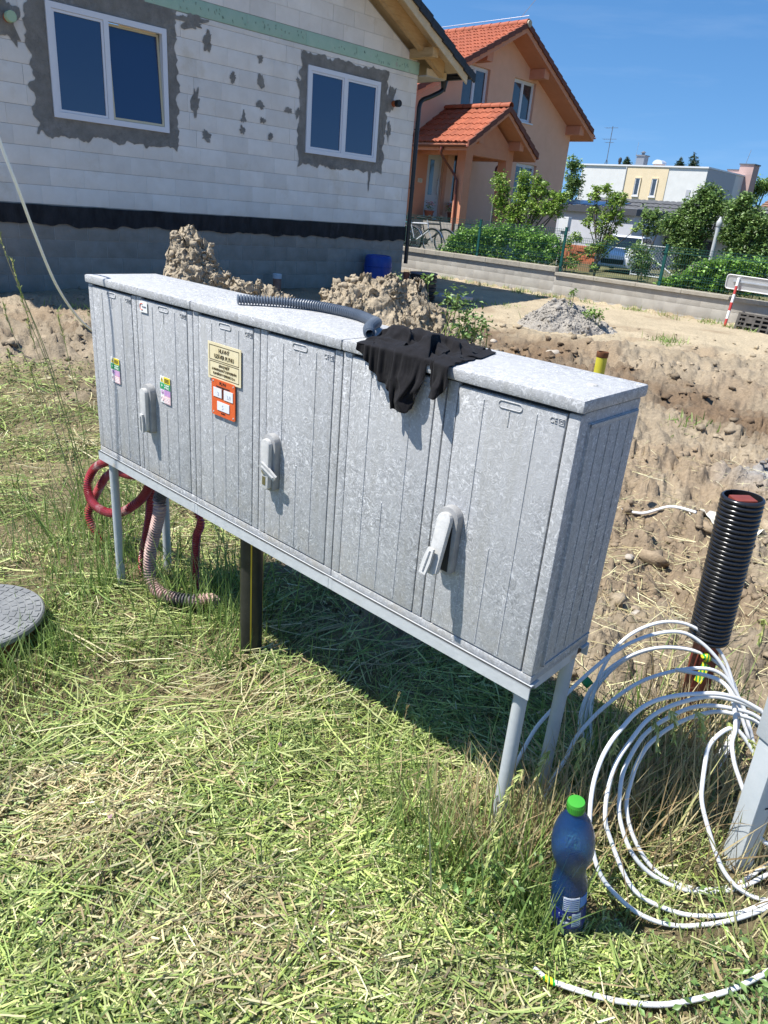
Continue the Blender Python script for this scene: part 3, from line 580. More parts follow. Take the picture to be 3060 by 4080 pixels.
# doors
doors = []
for k in range(6):
    xl = k*CW/6+(.0325 if k % 2 else .0315); xr = (k+1)*CW/6-.030
    d = rbox(xl, xr, -.0045, .014, ZB+.003, ZD, 'door', SMC, cab, .0035); doors.append((d, xl, xr))
    w = xr-xl; mb = MB()
    def rib(x, za, zb): mb.prism([(x-.0019, 0), (x+.0019, 0)], 0, 0) if False else mb.add([(x-.0018, -.0045, za), (x+.0018, -.0045, za), (x+.0004, -.0060, za+.003), (x-.0004, -.0060, za+.003), (x-.0018, -.0045, zb), (x+.0018, -.0045, zb), (x+.0004, -.0060, zb-.003), (x-.0004, -.0060, zb-.003)], [(0, 4, 7, 3), (3, 7, 6, 2), (2, 6, 5, 1), (0, 3, 2, 1), (4, 5, 6, 7)])
    for fx, za, zb in ((.26, ZB+.008, ZD-.012), (.755, ZB+.008, ZD-.012), (.51, ZD-.058, ZD-.022), (.51, ZB+.008, .86)): rib(xl+w*fx, za, zb)
    mb.build('rib', SMC, d)
    # pressed finger slot
    sx = xl+w*.51; pts = []
    for i in range(20):
        a = 2*math.pi*i/20; cx_ = .020 if math.cos(a) > 0 else -.020; pts.append((sx+cx_+.008*math.cos(a), -.0050, ZD-.012+.0075*math.sin(a)-.001))
    mb = MB(); mb.tube(pts, .0014, 6, closed=True); mb.build('finger_slot', SMC, d, smooth=True)
    t_ = text_mesh('CE', .016, SMC, 'pressed_mark', d, (xr-.026, -.0052, ZD-.017), (R(90), 0, 0), sx=.9, ext=.0008)
    mb = MB(); mb.tube([(xr-.014, -.0052, ZD-.023), (xr-.003, -.0052, ZD-.023), (xr-.003, -.0052, ZD-.011), (xr-.014, -.0052, ZD-.011)], .0009, 4, closed=True); mb.tube([(xr-.011, -.0052, ZD-.020), (xr-.006, -.0052, ZD-.020), (xr-.006, -.0052, ZD-.014), (xr-.011, -.0052, ZD-.014)], .0009, 4, closed=True); mb.build('pressed_mark', SMC, d)
    # stiles beside the door
    st = rbox(k*CW/6+.0022, xl-.0022, -.0035, .014, ZB+.001, ZD+.006, 'stile', SMC, cab, .003)
    if k == 5: rbox(xr+.003, CW-.001, -.0035, .014, ZB+.001, ZD+.004, 'stile', SMC, cab, .003)
    else: rbox(xr+.0018, (k+1)*CW/6-.0024, -.0025, .014, ZB+.001, ZD+.004, 'stile', SMC, cab, .002)
# swivel handles on doors 2, 4 and 6
def handle(door, x, state):
    z0, z1 = .762, .926; zc0, zc1 = z0+.028, z1-.028
    def slot(w, y0, y1, za, zb, name, mat, parent, tilt=0.0):
        r = w/2; pl = [(x+r*math.cos(a), zb-r+r*math.sin(a)) for a in [math.pi*i/10 for i in range(11)]]+[(x-r*.85+2*r*.85*i/4.0, za+ (0 if 0 < i < 4 else .006)) for i in range(5)]
        mb = MB(); mb.prism([(p, q) for p, q in pl[::-1]][::-1], y0, y1); return mb.build(name, mat, parent, smooth=True, bevel=.003, angle=50)
    pl = slot(.056, -.026, -.004, z0, z1, 'handle_plinth', HANDDK, door)
    gz_ = z1-.018
    lever = bpy.data.objects.new('lever', None)
    lv = slot(.036, -.014, .0, z0+.006-gz_, z1-.012-gz_, 'lever', HANDLE, door)
    for vtx in lv.data.vertices: vtx.co.x -= x
    lv.location = (x, -.026, gz_); lv.rotation_euler = (R(11) if state == 'open' else 0, 0, 0)
    if state == 'open': lv.rotation_euler = (R(-12), 0, R(0))
    # lock flap
    mb = MB(); mb.prism([(-.009, 0), (.009, 0), (.011, .030), (.008, .062), (-.008, .062), (-.011, .030)][::1], -.007, 0); mb.tube([(0, -.008, .008), (0, -.008, .056)], .0028, 6)
    fl = mb.build('lock_flap', HANDLE, door, smooth=True, bevel=0, angle=40)
    if state == 'turned': fl.location = (x-.012, -.041, .842); fl.rotation_euler = (R(-10), R(122), 0)
    elif state == 'open': fl.location = (x-.010, -.079, .776); fl.rotation_euler = (R(-14), R(6), 0)
    else: fl.location = (x-.002, -.041, .766)
    if state == 'turned':
        mb = MB(); mb.box(x-.007, x+.006, -.0412, -.0395, .782, .806); mb.build('lock_slot', M('brass_slot', (.22, .20, .10), rough=.4, metal=.6), door)
        mb = MB(); mb.lathe([(.009, 0), (.009, .003), (.005, .003)], 12); o = mb.build('lock_barrel', M('lock_metal', (.5, .5, .48), rough=.3, metal=.9), door); o.location = (x-.001, -.0395, .822); o.rotation_euler = (R(90), 0, 0)
    if state == 'open':
        mb = MB(); mb.box(x-.016, x+.016, -.0275, -.024, z0+.01, z1-.045); mb.build('handle_shade_plate', SHADE_SCRATCH, door)  # black plate paints the shaded hollow behind the lifted lever
handle(doors[1][0], .392, 'shut'); handle(doors[3][0], 1.027, 'turned'); handle(doors[5][0], 1.653, 'open')
# stickers and plates
def flat(x0, x1, z0, z1, y, mat, name, parent, th=.0008, rad=0.0, skew=0.0):
    if rad > 0:
        pl = []
        for cx_, cz_, a0 in ((x1-rad, z0+rad, -90), (x1-rad, z1-rad, 0), (x0+rad, z1-rad, 90), (x0+rad, z0+rad, 180)):
            for i in range(5): a = R(a0+i*22.5); pl.append((cx_+rad*math.cos(a), cz_+rad*math.sin(a)))
    else: pl = [(x0, z0), (x1, z0), (x1, z1), (x0, z1)]
    mb = MB(); mb.prism(pl, y-th, y); return mb.build(name, mat, parent)
WH = M('white_print', (.78, .78, .76), rough=.5); YE = M('yellow_print', (.80, .62, .03), rough=.5); GN = M('green_print', (.02, .33, .12), rough=.5); BK = M('black_print', (.02, .02, .02), rough=.6)
PU = M('faded_purple_print', (.42, .22, .50), (.66, .40, .58), 40, .5); PK = M('faded_pink_print', (.75, .38, .42), (.78, .60, .60), 50, .5)
RX = (R(90), 0, 0)
def info_sticker(x0, z0, d):
    y = -.0062; w, h = .058, .086
    s = flat(x0, x0+w, z0, z0+h, y, WH, 'warning_sticker', d, th=.0012)
    xm = x0+.022; q = y-.0016
    s = d; flat(xm, x0+w, z0+h*.76, z0+h, q, YE, 'sticker_field', s); flat(x0, x0+w, z0+h*.53, z0+h*.75, q, GN, 'sticker_field', s); flat(xm, x0+w, z0+h*.30, z0+h*.52, q, PU, 'sticker_field', s); flat(xm, x0+w, z0, z0+h*.29, q, PK, 'sticker_field', s)
    mb = MB(); mb.prism([(x0+.003, z0+h*.79), (x0+.019, z0+h*.79), (x0+.011, z0+h*.97)], q-.0006, q); mb.build('sticker_symbol', YE, s)
    mb = MB(); mb.prism([(x0+.0105, z0+h*.81), (x0+.012, z0+h*.87), (x0+.009, z0+h*.87), (x0+.0115, z0+h*.94), (x0+.0125, z0+h*.885), (x0+.0145, z0+h*.885)], q-.0014, q-.0007); mb.build('sticker_symbol', BK, s)
    mb = MB(); mb.prism([(x0+.009, z0+h*.56), (x0+.0125, z0+h*.635), (x0+.008, z0+h*.635), (x0+.0105, z0+h*.72), (x0+.0135, z0+h*.66), (x0+.0155, z0+h*.66)], q-.0014, q-.0007); mb.build('sticker_symbol', WH, s)
    mb = MB(); mb.prism([(x0+.011+.007*math.cos(2*math.pi*i/14), z0+h*.41+.007*math.sin(2*math.pi*i/14)) for i in range(14)], q-.0006, q); mb.build('sticker_symbol', PU, s)
    mb = MB(); mb.prism([(x0+.009, z0+h*.37), (x0+.0115, z0+h*.41), (x0+.009, z0+h*.41), (x0+.0105, z0+h*.46), (x0+.013, z0+h*.425), (x0+.014, z0+h*.425)], q-.0016, q-.0009); mb.build('sticker_symbol', WH, s)
    mb = MB(); mb.tube([(x0+.011+.007*math.cos(2*math.pi*i/14), q-.0002, z0+h*.15+.007*math.sin(2*math.pi*i/14)) for i in range(14)], .0008, 4, closed=True); mb.tube([(x0+.006, q-.0002, z0+h*.20), (x0+.016, q-.0002, z0+h*.10)], .0007, 4); mb.build('sticker_symbol', PK, s)
    text_mesh('HLAVNÝ', .0085, WH, 'sticker_text', s, (x0+.040, q-.0012, z0+h*.685), RX, sx=.85); text_mesh('VYPÍNAČ', .0085, WH, 'sticker_text', s, (x0+.040, q-.0012, z0+h*.59), RX, sx=.80)
    for i in range(3):
        flat(xm+.005, x0+w-.006, z0+h*(.81+.05*i), z0+h*(.835+.05*i), q-.0009, BK, 'sticker_text', s, th=.0005)
    for i in range(4): flat(xm+.003, x0+w-.004, z0+h*(.04+.06*i), z0+h*(.06+.06*i), q-.0009, WH, 'sticker_text', s, th=.0005)
info_sticker(.135, .880, doors[0][0]); info_sticker(.452, .880, doors[1][0])
lg = doors[1][0]; flat(.349, .393, 1.150, 1.184, -.0072, WH, 'logo_sticker', doors[1][0], th=.001)
text_mesh('Energetika', .0062, M('grey_print', (.2, .2, .25), rough=.6), 'sticker_text', lg, (.376, -.0092, 1.168), RX, sx=.9)
mb = MB(); mb.tube([(.362+.010*math.cos(R(a)), -.0090, 1.167+.010*math.sin(R(a))) for a in range(60, 320, 20)], .0011, 4); mb.build('sticker_symbol', M('orange_print', (.75, .14, .05), rough=.5), lg)
CREAM = M('cream_plate', (.70, .60, .36), (.76, .68, .47), 25, .5, c3=(.55, .43, .22), s3=30, lo3=.62, hi3=.75)
gp_ = doors[2][0]; flat(.722, .879, 1.018, 1.124, -.0078, CREAM, 'gas_shutoff_plate', doors[2][0], th=.0016)
def frame_lines(x0, x1, z0, z1, y, t, mat, parent):
    for a in ((x0, x1, z0, z0+t), (x0, x1, z1-t, z1), (x0, x0+t, z0, z1), (x1-t, x1, z0, z1)): flat(a[0], a[1], a[2], a[3], y, mat, 'plate_line', parent, th=.0004)
BR = M('brown_print', (.10, .07, .03), rough=.6)
frame_lines(.730, .871, 1.074, 1.1165, -.0096, .0016, BR, gp_); frame_lines(.730, .871, 1.0255, 1.0705, -.0096, .0016, BR, gp_)
for s_, z_, b_ in ((.0165, 1.1035, 'HLAVNÝ'), (.0165, 1.0865, 'UZÁVER PLYNU'), (.0098, 1.0605, 'ZÁKAZ FAJČIŤ'), (.0098, 1.0485, 'A MANIPULOVAŤ S OTVORENÝM'), (.0098, 1.0365, 'PLAMEŇOM V OKRUHU 1,5 m.')):
    text_mesh(b_, s_, BR, 'plate_text', gp_, (.8005, -.0102, z_), RX, sx=.80)
ORG = M('orange_plate', (.62, .10, .025), (.68, .13, .035), 30, .45, c3=(.5, .12, .05), s3=20)
op = doors[2][0]; flat(.741, .854, .913, 1.0205, -.0082, ORG, 'gas_marker_plate', doors[2][0], th=.003, rad=.006)
text_mesh('PLYN', .0125, BK, 'plate_text', op, (.796, -.0118, 1.0105), RX, sx=1.05)
flat(.764, .830, .9985, 1.002, -.0118, BK, 'plate_line', op, th=.0005); flat(.7955, .7990, .966, .9985, -.0118, BK, 'plate_line', op, th=.0005)
INS = M('faded_insert', (.68, .70, .74), (.74, .75, .78), 40, .4)
for a in ((.752, .792, .969, .996), (.803, .846, .967, .996), (.770, .829, .931, .957)): flat(a[0], a[1], a[2], a[3], -.0118, INS, 'number_insert', op, th=.0012)
GP2 = M('faded_digit', (.52, .55, .60), rough=.6)
text_mesh('3,8', .016, GP2, 'faded_digits', op, (.826, -.0134, .979), RX); text_mesh('2', .016, GP2, 'faded_digits', op, (.776, -.0134, .980), RX); text_mesh('5', .018, GP2, 'faded_digits', op, (.797, -.0134, .943), RX); text_mesh('spp-plyn', .006, BK, 'plate_text', op, (.797, -.0118, .924), RX)
for x_, z_ in ((.749, 1.013), (.846, 1.013), (.749, .921), (.846, .921)):
    mb = MB(); mb.lathe([(.003, 0), (.0025, .001)], 10); o = mb.build('rivet', M('rivet_metal', (.6, .6, .6), rough=.4, metal=.7), op); o.location = (x_, -.0112, z_); o.rotation_euler = (R(90), 0, 0)
# steel frame below and tube legs
mb = MB(); mb.box(-.004, CW+.004, -.010, -.006, Z0, ZR-.001); mb.box(-.004, CW+.004, -.010, .030, ZR-.005, ZR-.001); mb.build('front_rail', STEEL, cab)
mb = MB(); mb.box(-.004, CW+.004, CD-.001, CD+.003, Z0, ZR-.001); mb.box(-.004, CW+.004, CD-.03, CD+.003, ZR-.0052, ZR-.0012); mb.build('rear_rail', STEEL, cab)
for x_ in (.004, CW-.008): mb = MB(); mb.box(x_-.002, x_+.002, .034, CD-.034, Z0+.004, ZR-.006); mb.build('end_rail', STEEL, cab)
for x_ in (.636, 1.273): mb = MB(); mb.box(x_-.015, x_+.015, -.0105, -.0098, Z0+.001, ZR-.002); mb.box(x_-.0006, x_+.0006, -.0114, -.0098, Z0, ZR-.001); mb.build('weld_seam', STEEL, cab)
for x_, y_ in ((.042, .022), (.042, CD-.022), (CW-.030, .022), (CW-.030, CD-.022)):
    wx, wy = cab_world(x_, y_); g0 = float(hz([wx], [wy])[0])
    mb = MB(); mb.lathe([(.0165, g0-.08), (.0165, Z0+.02)], 20, (x_, y_, 0)); mb.build('leg', LEGM, cab, smooth=True, angle=40)
    mb = MB(); mb.box(x_-.020, x_+.020, y_-.018, y_+.018, Z0-.001+.006, ZR-.0065); mb.build('leg_bracket', M('rusty_bracket', (.06, .045, .035), (.12, .07, .04), 40, .8), cab)
for o in [cab]: pass

# ================================================================ things on and under the cabinet
def world_pts(lp): return [(*cab_world(p[0], p[1]), p[2]) for p in lp]
def corrug(P, r, pitch, mat, name, label, cat, amp=.17, n=14, group=None, open_end=None):
    S_ = resample(spline(P, 14), pitch/4.0); rr = [r*(1-amp+amp*(1.0 if (i % 4) in (1, 2) else -.9)) for i in range(len(S_))]
    mb = MB(); mb.tube(S_, rr, n, caps=open_end is None)
    if open_end is not None: mb.tube([p for p in S_], [q*.86 for q in rr], n, caps=False)
    o = mb.build(name, mat, None, smooth=False); tag(o, label, cat, group); return o
GREYH = M('grey_pvc_conduit', (.115, .14, .175), (.145, .17, .205), 20, .38, spec=.5)
rH = .0145
hp_ = [(.700, .060), (.760, .120), (.840, .205), (.950, .252), (1.060, .252), (1.160, .222), (1.235, .165), (1.262, .105), (1.255, .055), (1.285, .030)]
hp_ = [(.737, .082), (.775, .140), (.830, .200), (.900, .236), (.985, .248), (1.080, .238), (1.160, .205), (1.222, .160), (1.255, .115), (1.280, .072), (1.310, .044)]
corrug(world_pts([(a, b, ZL+rH+.001+(.012*max(0, 1-abs(i-8)/2.0))) for i, (a, b) in enumerate(hp_)]), rH, .0085, GREYH, 'corrugated_conduit', 'grey corrugated conduit lying curved on top of the cabinet', 'conduit', open_end=True)
RED = M('red_corrugated_pvc', (.27, .020, .03), (.38, .05, .06), 14, .30, spec=.7, c3=(.50, .34, .31), s3=9, lo3=.56, hi3=.68)
REDD = M('dirty_faded_corrugated_pvc', (.44, .27, .24), (.52, .38, .33), 10, .65, c3=(.08, .075, .08), s3=6.5, lo3=.50, hi3=.60)
H1 = [(-.977, 2.682, .45), (-1.056, 2.751, .42), (-1.14, 2.824, .399), (-1.21, 2.885, .35), (-1.259, 2.915, .279), (-1.299, 2.936, .211), (-1.323, 2.93, .147), (-1.303, 2.913, .091), (-1.263, 2.905, .023), (-1.23, 2.889, -.05)]
H2 = [(-.88, 2.52, .585), (-.898, 2.534, .48), (-.939, 2.57, .407), (-.986, 2.584, .358), (-1.044, 2.608, .316), (-1.12, 2.661, .284), (-1.204, 2.747, .266), (-1.267, 2.829, .273), (-1.286, 2.871, .324), (-1.25, 2.867, .391), (-1.176, 2.816, .444), (-1.097, 2.76, .479), (-1.02, 2.69, .56)]
corrug(H2, .0185, .0105, RED, 'corrugated_hose', 'red corrugated cable hose looping out left of the front cabinet leg', 'hose')
corrug(H1, .0180, .0105, RED, 'corrugated_hose', 'red corrugated hose behind the looped one, running down into the grass', 'hose')
corrug([(-.905, 2.58, .59), (-.913, 2.587, .417), (-.925, 2.597, .355), (-.936, 2.606, .292), (-.963, 2.63, .19), (-.985, 2.65, .11), (-.995, 2.658, -.03)], .0160, .0105, RED, 'corrugated_hose', 'straight red corrugated hose dropping beside the dirty faded hose', 'hose')
x5, y5 = cab_world(.40, .11)
corrug([(x5, y5, .59), (-.832, 2.465, .47), (-.842, 2.468, .40), (-.868, 2.487, .31), (-.893, 2.495, .22), (-.903, 2.497, .13), (-.885, 2.475, .075), (-.83, 2.43, .062), (-.76, 2.40, .066), (-.69, 2.39, .072), (-.64, 2.41, .070), (-.60, 2.45, .02)], .0245, .0125, REDD, 'corrugated_hose', 'thick dirty faded hose dropping from the cabinet and bending along the ground', 'hose')
corrug([(-.713, 2.506, .59), (-.713, 2.506, .413), (-.694, 2.489, .367), (-.699, 2.493, .329), (-.717, 2.509, .278), (-.728, 2.518, .12), (-.73, 2.52, -.03)], .0165, .0105, RED, 'corrugated_hose', 'short red corrugated hose behind the grass, nearest the black gas riser', 'hose')
# black gas riser with yellow stripes
BLKP = M('black_polyethylene', (.020, .020, .018), (.035, .034, .030), 20, .4, c3=(.30, .26, .19), s3=60, lo3=.66, hi3=.72)
wx, wy = cab_world(.795, .10); gr = thing('gas_riser_pipe', 'black plastic gas pipe with yellow stripe rising into the cabinet bottom', 'pipe', (wx, wy, 0), R(-41.05))
mb = MB(); mb.lathe([(.0375, -.05), (.0375, .60)], 28); mb.build('pipe_body', BLKP, gr, smooth=True, angle=40)
YST = M('yellow_stripe', (.62, .42, .03), rough=.5)
for a in (-40, 50, 140, 230):
    mb = MB(); q = [(.0379*math.cos(R(a+da)), .0379*math.sin(R(a+da))) for da in (-3.5, 3.5)]; q2 = [(.036*math.cos(R(a+da)), .036*math.sin(R(a+da))) for da in (-3.5, 3.5)]
    mb.add([(q[0][0], q[0][1], -.05), (q[1][0], q[1][1], -.05), (q[1][0], q[1][1], .59), (q[0][0], q[0][1], .59), (q2[0][0], q2[0][1], -.05), (q2[1][0], q2[1][1], -.05), (q2[1][0], q2[1][1], .59), (q2[0][0], q2[0][1], .59)], [(0, 1, 2, 3), (1, 5, 6, 2), (4, 0, 3, 7), (7, 6, 5, 4)]); mb.build('yellow_stripe', YST, gr)
# black shirt thrown over the cabinet edge
def shirt():
    nu, nv = 104, 84
    U = np.linspace(0, 1, nu)
    xb = np.interp(U, [0, .12, .3, .55, .78, .9, 1], [1.310, 1.285, 1.310, 1.38, 1.46, 1.51, 1.55]); yb = np.interp(U, [0, .12, .3, .55, .78, .9, 1], [.075, .165, .215, .236, .240, .235, .220])
    xf = np.interp(U, [0, .25, .5, .65, .8, 1], [1.345, 1.425, 1.500, 1.542, 1.575, 1.612])
    drop = np.interp(U, [0, .10, .22, .30, .34, .37, .54, .60, .625, .65, .72, .735, .76, .93, .955, 1], [.010, .030, .062, .070, .082, .116, .112, .104, .060, .010, .008, .016, .064, .062, .048, .010])
    V = np.zeros((nu, nv, 3)); C = ZL+.006
    for i in range(nu):
        top = math.hypot(xf[i]-xb[i], yb[i]+.020); tot = top+drop[i]
        s_ = tot*np.linspace(0, 1, nv); k_ = np.clip(s_/top, 0, 1)
        V[i, :, 0] = xb[i]+(xf[i]-xb[i])*k_**1.15; V[i, :, 1] = yb[i]-(yb[i]+.020)*k_; V[i, :, 2] = C-np.clip(s_-top, 0, 9)
    X = V.copy(); uu, vv = np.meshgrid(U, np.linspace(0, 1, nv), indexing='ij')
    X[:, :, 2] += np.where(X[:, :, 2] >= C-1e-6, .012+.012*fbm(uu*7, vv*5, oct=3, seed=801), 0)
    X[:, :, 1] -= np.where(V[:, :, 2] < C-1e-6, .006+.008*np.abs(fbm(uu*9, vv*4, oct=3, seed=811)), 0)
    rg1 = (.5+.5*np.sin(6.283*(2.6*vv+1.1*uu+.55*fbm(uu*2.4, vv*2.0, oct=3, seed=841))))**1.6; rg2 = (.5+.5*np.sin(6.283*(5.1*vv-2.2*uu+.7*fbm(uu*3.1+3, vv*2.7, oct=3, seed=851))))**1.4
    env = np.minimum(1, np.minimum(uu*6, (1-uu)*5))*np.minimum(1, vv*6+.15); tpk = np.clip((V[:, :, 1]+.02)/.06, 0, 1)
    floor = ZL+.003+env*tpk*(.026*rg1*(.5+.5*fbm(uu*2+9, vv*2, oct=2, seed=861))+.010*rg2+.006*np.abs(fbm(uu*9, vv*9, oct=3, seed=871))); X[:, :, 2] = np.where(V[:, :, 2] >= C-1e-6, np.maximum(X[:, :, 2], floor+.004), X[:, :, 2])
    bul = .020*np.sin(np.pi*np.clip((uu-.33)/.30, 0, 1))+.022*np.sin(np.pi*np.clip((uu-.735)/.225, 0, 1)); V[:, :, 1] -= np.where(V[:, :, 2] < C-1e-6, bul*np.clip((C-V[:, :, 2])/.04, 0, 1), 0); X[:, :, 1] -= np.where(V[:, :, 2] < C-1e-6, bul*np.clip((C-V[:, :, 2])/.04, 0, 1), 0)
    P0 = X.copy(); ln = lambda a, b: np.linalg.norm(V[a]-V[b], axis=-1)
    S = lambda *q: tuple(slice(*t) for t in q)
    cons = []
    str_u = 1.30+.16*fbm(uu*3, vv*3, oct=2, seed=821); str_v = 1.10+.06*fbm(uu*3+4, vv*3, oct=2, seed=831)
    for st in (1, 2):
        for off in range(2*st):
            if off >= 2*st: break
            ia = np.arange(off % (2*st), nu-st, 2*st)
            if len(ia): A = (ia[:, None], np.arange(nv)[None, :]); B = (ia[:, None]+st, np.arange(nv)[None, :]); cons.append((A, B, ln(A, B)*str_u[A]*(1 if st == 1 else .94), .9 if st == 1 else .12))
            ja = np.arange(off % (2*st), nv-st, 2*st)
            if len(ja): A = (np.arange(nu)[:, None], ja[None, :]); B = (np.arange(nu)[:, None], ja[None, :]+st); cons.append((A, B, ln(A, B)*str_v[A]*(1 if st == 1 else .97), .9 if st == 1 else .12))
    for di in (0, 1):
        ia, ja = np.arange(di, nu-1, 2), np.arange(0, nv-1); 
        A = (ia[:, None], ja[None, :]); B = (ia[:, None]+1, ja[None, :]+1); cons.append((A, B, ln(A, B)*1.17, .25))
    g_ = np.array([0, 0, -9.8]); dt = 1/90.0; LIM = np.where(V[:, :, 2:3] >= C-1e-6, .014, .012)
    for step in range(120):
        vel = (X-P0)*.965; P0 = X.copy(); X = X+vel+g_*dt*dt*.35
        for it in range(5):
            for A, B, L, k_ in cons:
                d = X[B]-X[A]; l = np.linalg.norm(d, axis=-1); c_ = (k_*.5*(l-L)/np.maximum(l, 1e-6))[..., None]*d
                X[A] += c_; X[B] -= c_
            dx_ = X[:, :, :2]-V[:, :, :2]; l_ = np.linalg.norm(dx_, axis=-1, keepdims=True); X[:, :, :2] = V[:, :, :2]+dx_*np.minimum(1, LIM/np.maximum(l_, 1e-6)); X[:, :, 2] = np.maximum(X[:, :, 2], V[:, :, 2]-.012)
            ins = (X[:, :, 1] > -.0150) & (X[:, :, 2] < ZL+.0030) & (X[:, :, 1] < .30)
            up = ins & ((ZL+.003-X[:, :, 2]) < (X[:, :, 1]+.0150)); fr_ = ins & ~up
            X[:, :, 2] = np.where(up, ZL+.0030, X[:, :, 2]); X[:, :, 2] = np.where(V[:, :, 2] >= C-1e-6, np.maximum(X[:, :, 2], floor), X[:, :, 2]); X[:, :, 1] = np.where(fr_, -.0150, X[:, :, 1])
            P0[:, :, 0] = np.where(up, X[:, :, 0]-.25*(X[:, :, 0]-P0[:, :, 0]), P0[:, :, 0]); P0[:, :, 1] = np.where(up, X[:, :, 1]-.05*(X[:, :, 1]-P0[:, :, 1]), P0[:, :, 1])
        X[:3, :20] = X[:3, :20]; X[:, 0] += (np.stack([V[:, 0, 0], V[:, 0, 1], X[:, 0, 2]], -1)-X[:, 0])*.5   # the lying edge stays put
    return X
V = shirt(); nu, nv = V.shape[:2]; Vw = V.reshape(-1, 3); lx_, ly_ = Vw[:, 0].copy(), Vw[:, 1].copy()
i, j = np.meshgrid(np.arange(nu-1), np.arange(nv-1), indexing='ij'); F = np.stack([i*nv+j, i*nv+j+1, (i+1)*nv+j+1, (i+1)*nv+j], -1).reshape(-1, 4)
CLOTH = M('black_cotton', (.006, .0055, .0065), (.011, .010, .012), 60, .92, .25, 900, spec=.25, local=True)
CLOTH.node_tree.nodes['Principled BSDF'].inputs['Sheen Weight'].default_value = .03
sh = np_mesh('black_shirt', Vw, F, CLOTH, smooth=True); sh.location = (CX, CY, 0); sh.rotation_euler = (0, 0, R(-41.05))
sol = sh.modifiers.new('thick', 'SOLIDIFY'); sol.thickness = .0016; sol.offset = 0; ss_ = sh.modifiers.new('smooth', 'SUBSURF'); ss_.levels = 1; ss_.render_levels = 1
tag(sh, 'crumpled black cotton shirt thrown over the cabinet edge', 'shirt')
# ================================================================ bottle
def gl(name, col, rough=.05, ior=1.45, trans=1.0):
    m = bpy.data.materials.new(name); m.use_nodes = True; b = m.node_tree.nodes['Principled BSDF']
    b.inputs['Base Color'].default_value = c4(col); b.inputs['Roughness'].default_value = rough; b.inputs['IOR'].default_value = ior; b.inputs['Transmission Weight'].default_value = trans; return m
def thin_pet():
    m = bpy.data.materials.new('blue_pet'); m.use_nodes = True; nt = m.node_tree; nt.nodes.clear(); o_ = _n(nt, 'ShaderNodeOutputMaterial'); L = nt.links
    tr = _n(nt, 'ShaderNodeBsdfTransparent'); tr.inputs[0].default_value = (.32, .62, 1.0, 1); tl = _n(nt, 'ShaderNodeBsdfTranslucent'); tl.inputs[0].default_value = (.06, .36, 1.0, 1); df = _n(nt, 'ShaderNodeBsdfDiffuse'); df.inputs[0].default_value = (.04, .24, .90, 1)
    gs = _n(nt, 'ShaderNodeBsdfGlossy'); gs.inputs['Roughness'].default_value = .04; fr = _n(nt, 'ShaderNodeFresnel'); fr.inputs[0].default_value = 1.65
    a = _n(nt, 'ShaderNodeMixShader'); a.inputs[0].default_value = .5; L.new(tl.outputs[0], a.inputs[1]); L.new(df.outputs[0], a.inputs[2]); b = _n(nt, 'ShaderNodeMixShader'); b.inputs[0].default_value = .16; L.new(tr.outputs[0], b.inputs[1]); L.new(a.outputs[0], b.inputs[2])
    c = _n(nt, 'ShaderNodeMixShader'); L.new(fr.outputs[0], c.inputs[0]); L.new(b.outputs[0], c.inputs[1]); L.new(gs.outputs[0], c.inputs[2]); L.new(c.outputs[0], o_.inputs[0])
    no = _n(nt, 'ShaderNodeTexNoise', Scale=45.0, Detail=2.0); bu = _n(nt, 'ShaderNodeBump', Strength=.25, Distance=.01); L.new(no.outputs['Fac'], bu.inputs['Height']); L.new(bu.outputs[0], gs.inputs['Normal']); return m
PET = thin_pet(); PETW = gl('water_blue', (.25, .55, .92), .03, 1.33)
bz = float(hz([.473], [1.103])[0]); bt = thing('water_bottle', 'blue plastic water bottle with green cap standing in the grass', 'bottle', (.473, 1.103, bz+.012), R(-8))
k = .365/.33; bt.rotation_euler = (R(2), R(-7), R(-8))
prof = [(.0, .004), (.026, .0), (.037, .006), (.040, .020), (.040, .085), (.0395, .090), (.040, .095), (.040, .125), (.0385, .133), (.0365, .137), (.0372, .141), (.0345, .145), (.0352, .149), (.0320, .154), (.0335, .159), (.0315, .164), (.0335, .169), (.0320, .174), (.0365, .182), (.0372, .186), (.043, .198), (.0465, .215), (.047, .232), (.045, .250), (.040, .268), (.032, .285), (.022, .298), (.0145, .306), (.0135, .312)]
prof = [(r*k*.84, z*k) for r, z in prof]
mb = MB(); n = 40; mb.lathe(prof, n, cap0=False, cap1=False); o = mb.build('bottle_body', PET, bt, smooth=True)
mb = MB(); mb.lathe([(0.0001, .006)]+[(r-.0022, z) for r, z in prof[1:4]]+[(.030*k, .034*k), (.0001, .034*k)], n, cap0=False, cap1=False); mb.build('water', PETW, bt, smooth=True)
GCAP = M('green_cap', (.05, .31, .035), rough=.35)
mb = MB(); mb.lathe([(.0155*k, .308*k), (.0158*k, .310*k), (.0158*k, .324*k), (.0150*k, .3285*k), (.006, .330*k)], 36); cp = mb.build('cap', GCAP, bt, smooth=True, angle=40)
mb = MB()
for a in range(0, 360, 12): mb.box(-.0007, .0007, -.0164*k, -.0156*k, .311*k, .3235*k); q = mb.V[-8:]; mb.V[-8:] = [(x*math.cos(R(a))-y*math.sin(R(a)), x*math.sin(R(a))+y*math.cos(R(a)), z) for x, y, z in q]
mb.build('cap_ridges', GCAP, cp)
LB = M('navy_label', (.010, .018, .16), (.015, .03, .22), 30, .35); LW = M('label_white', (.68, .72, .78), rough=.4); LT = M('label_text', (.05, .07, .25), rough=.5)
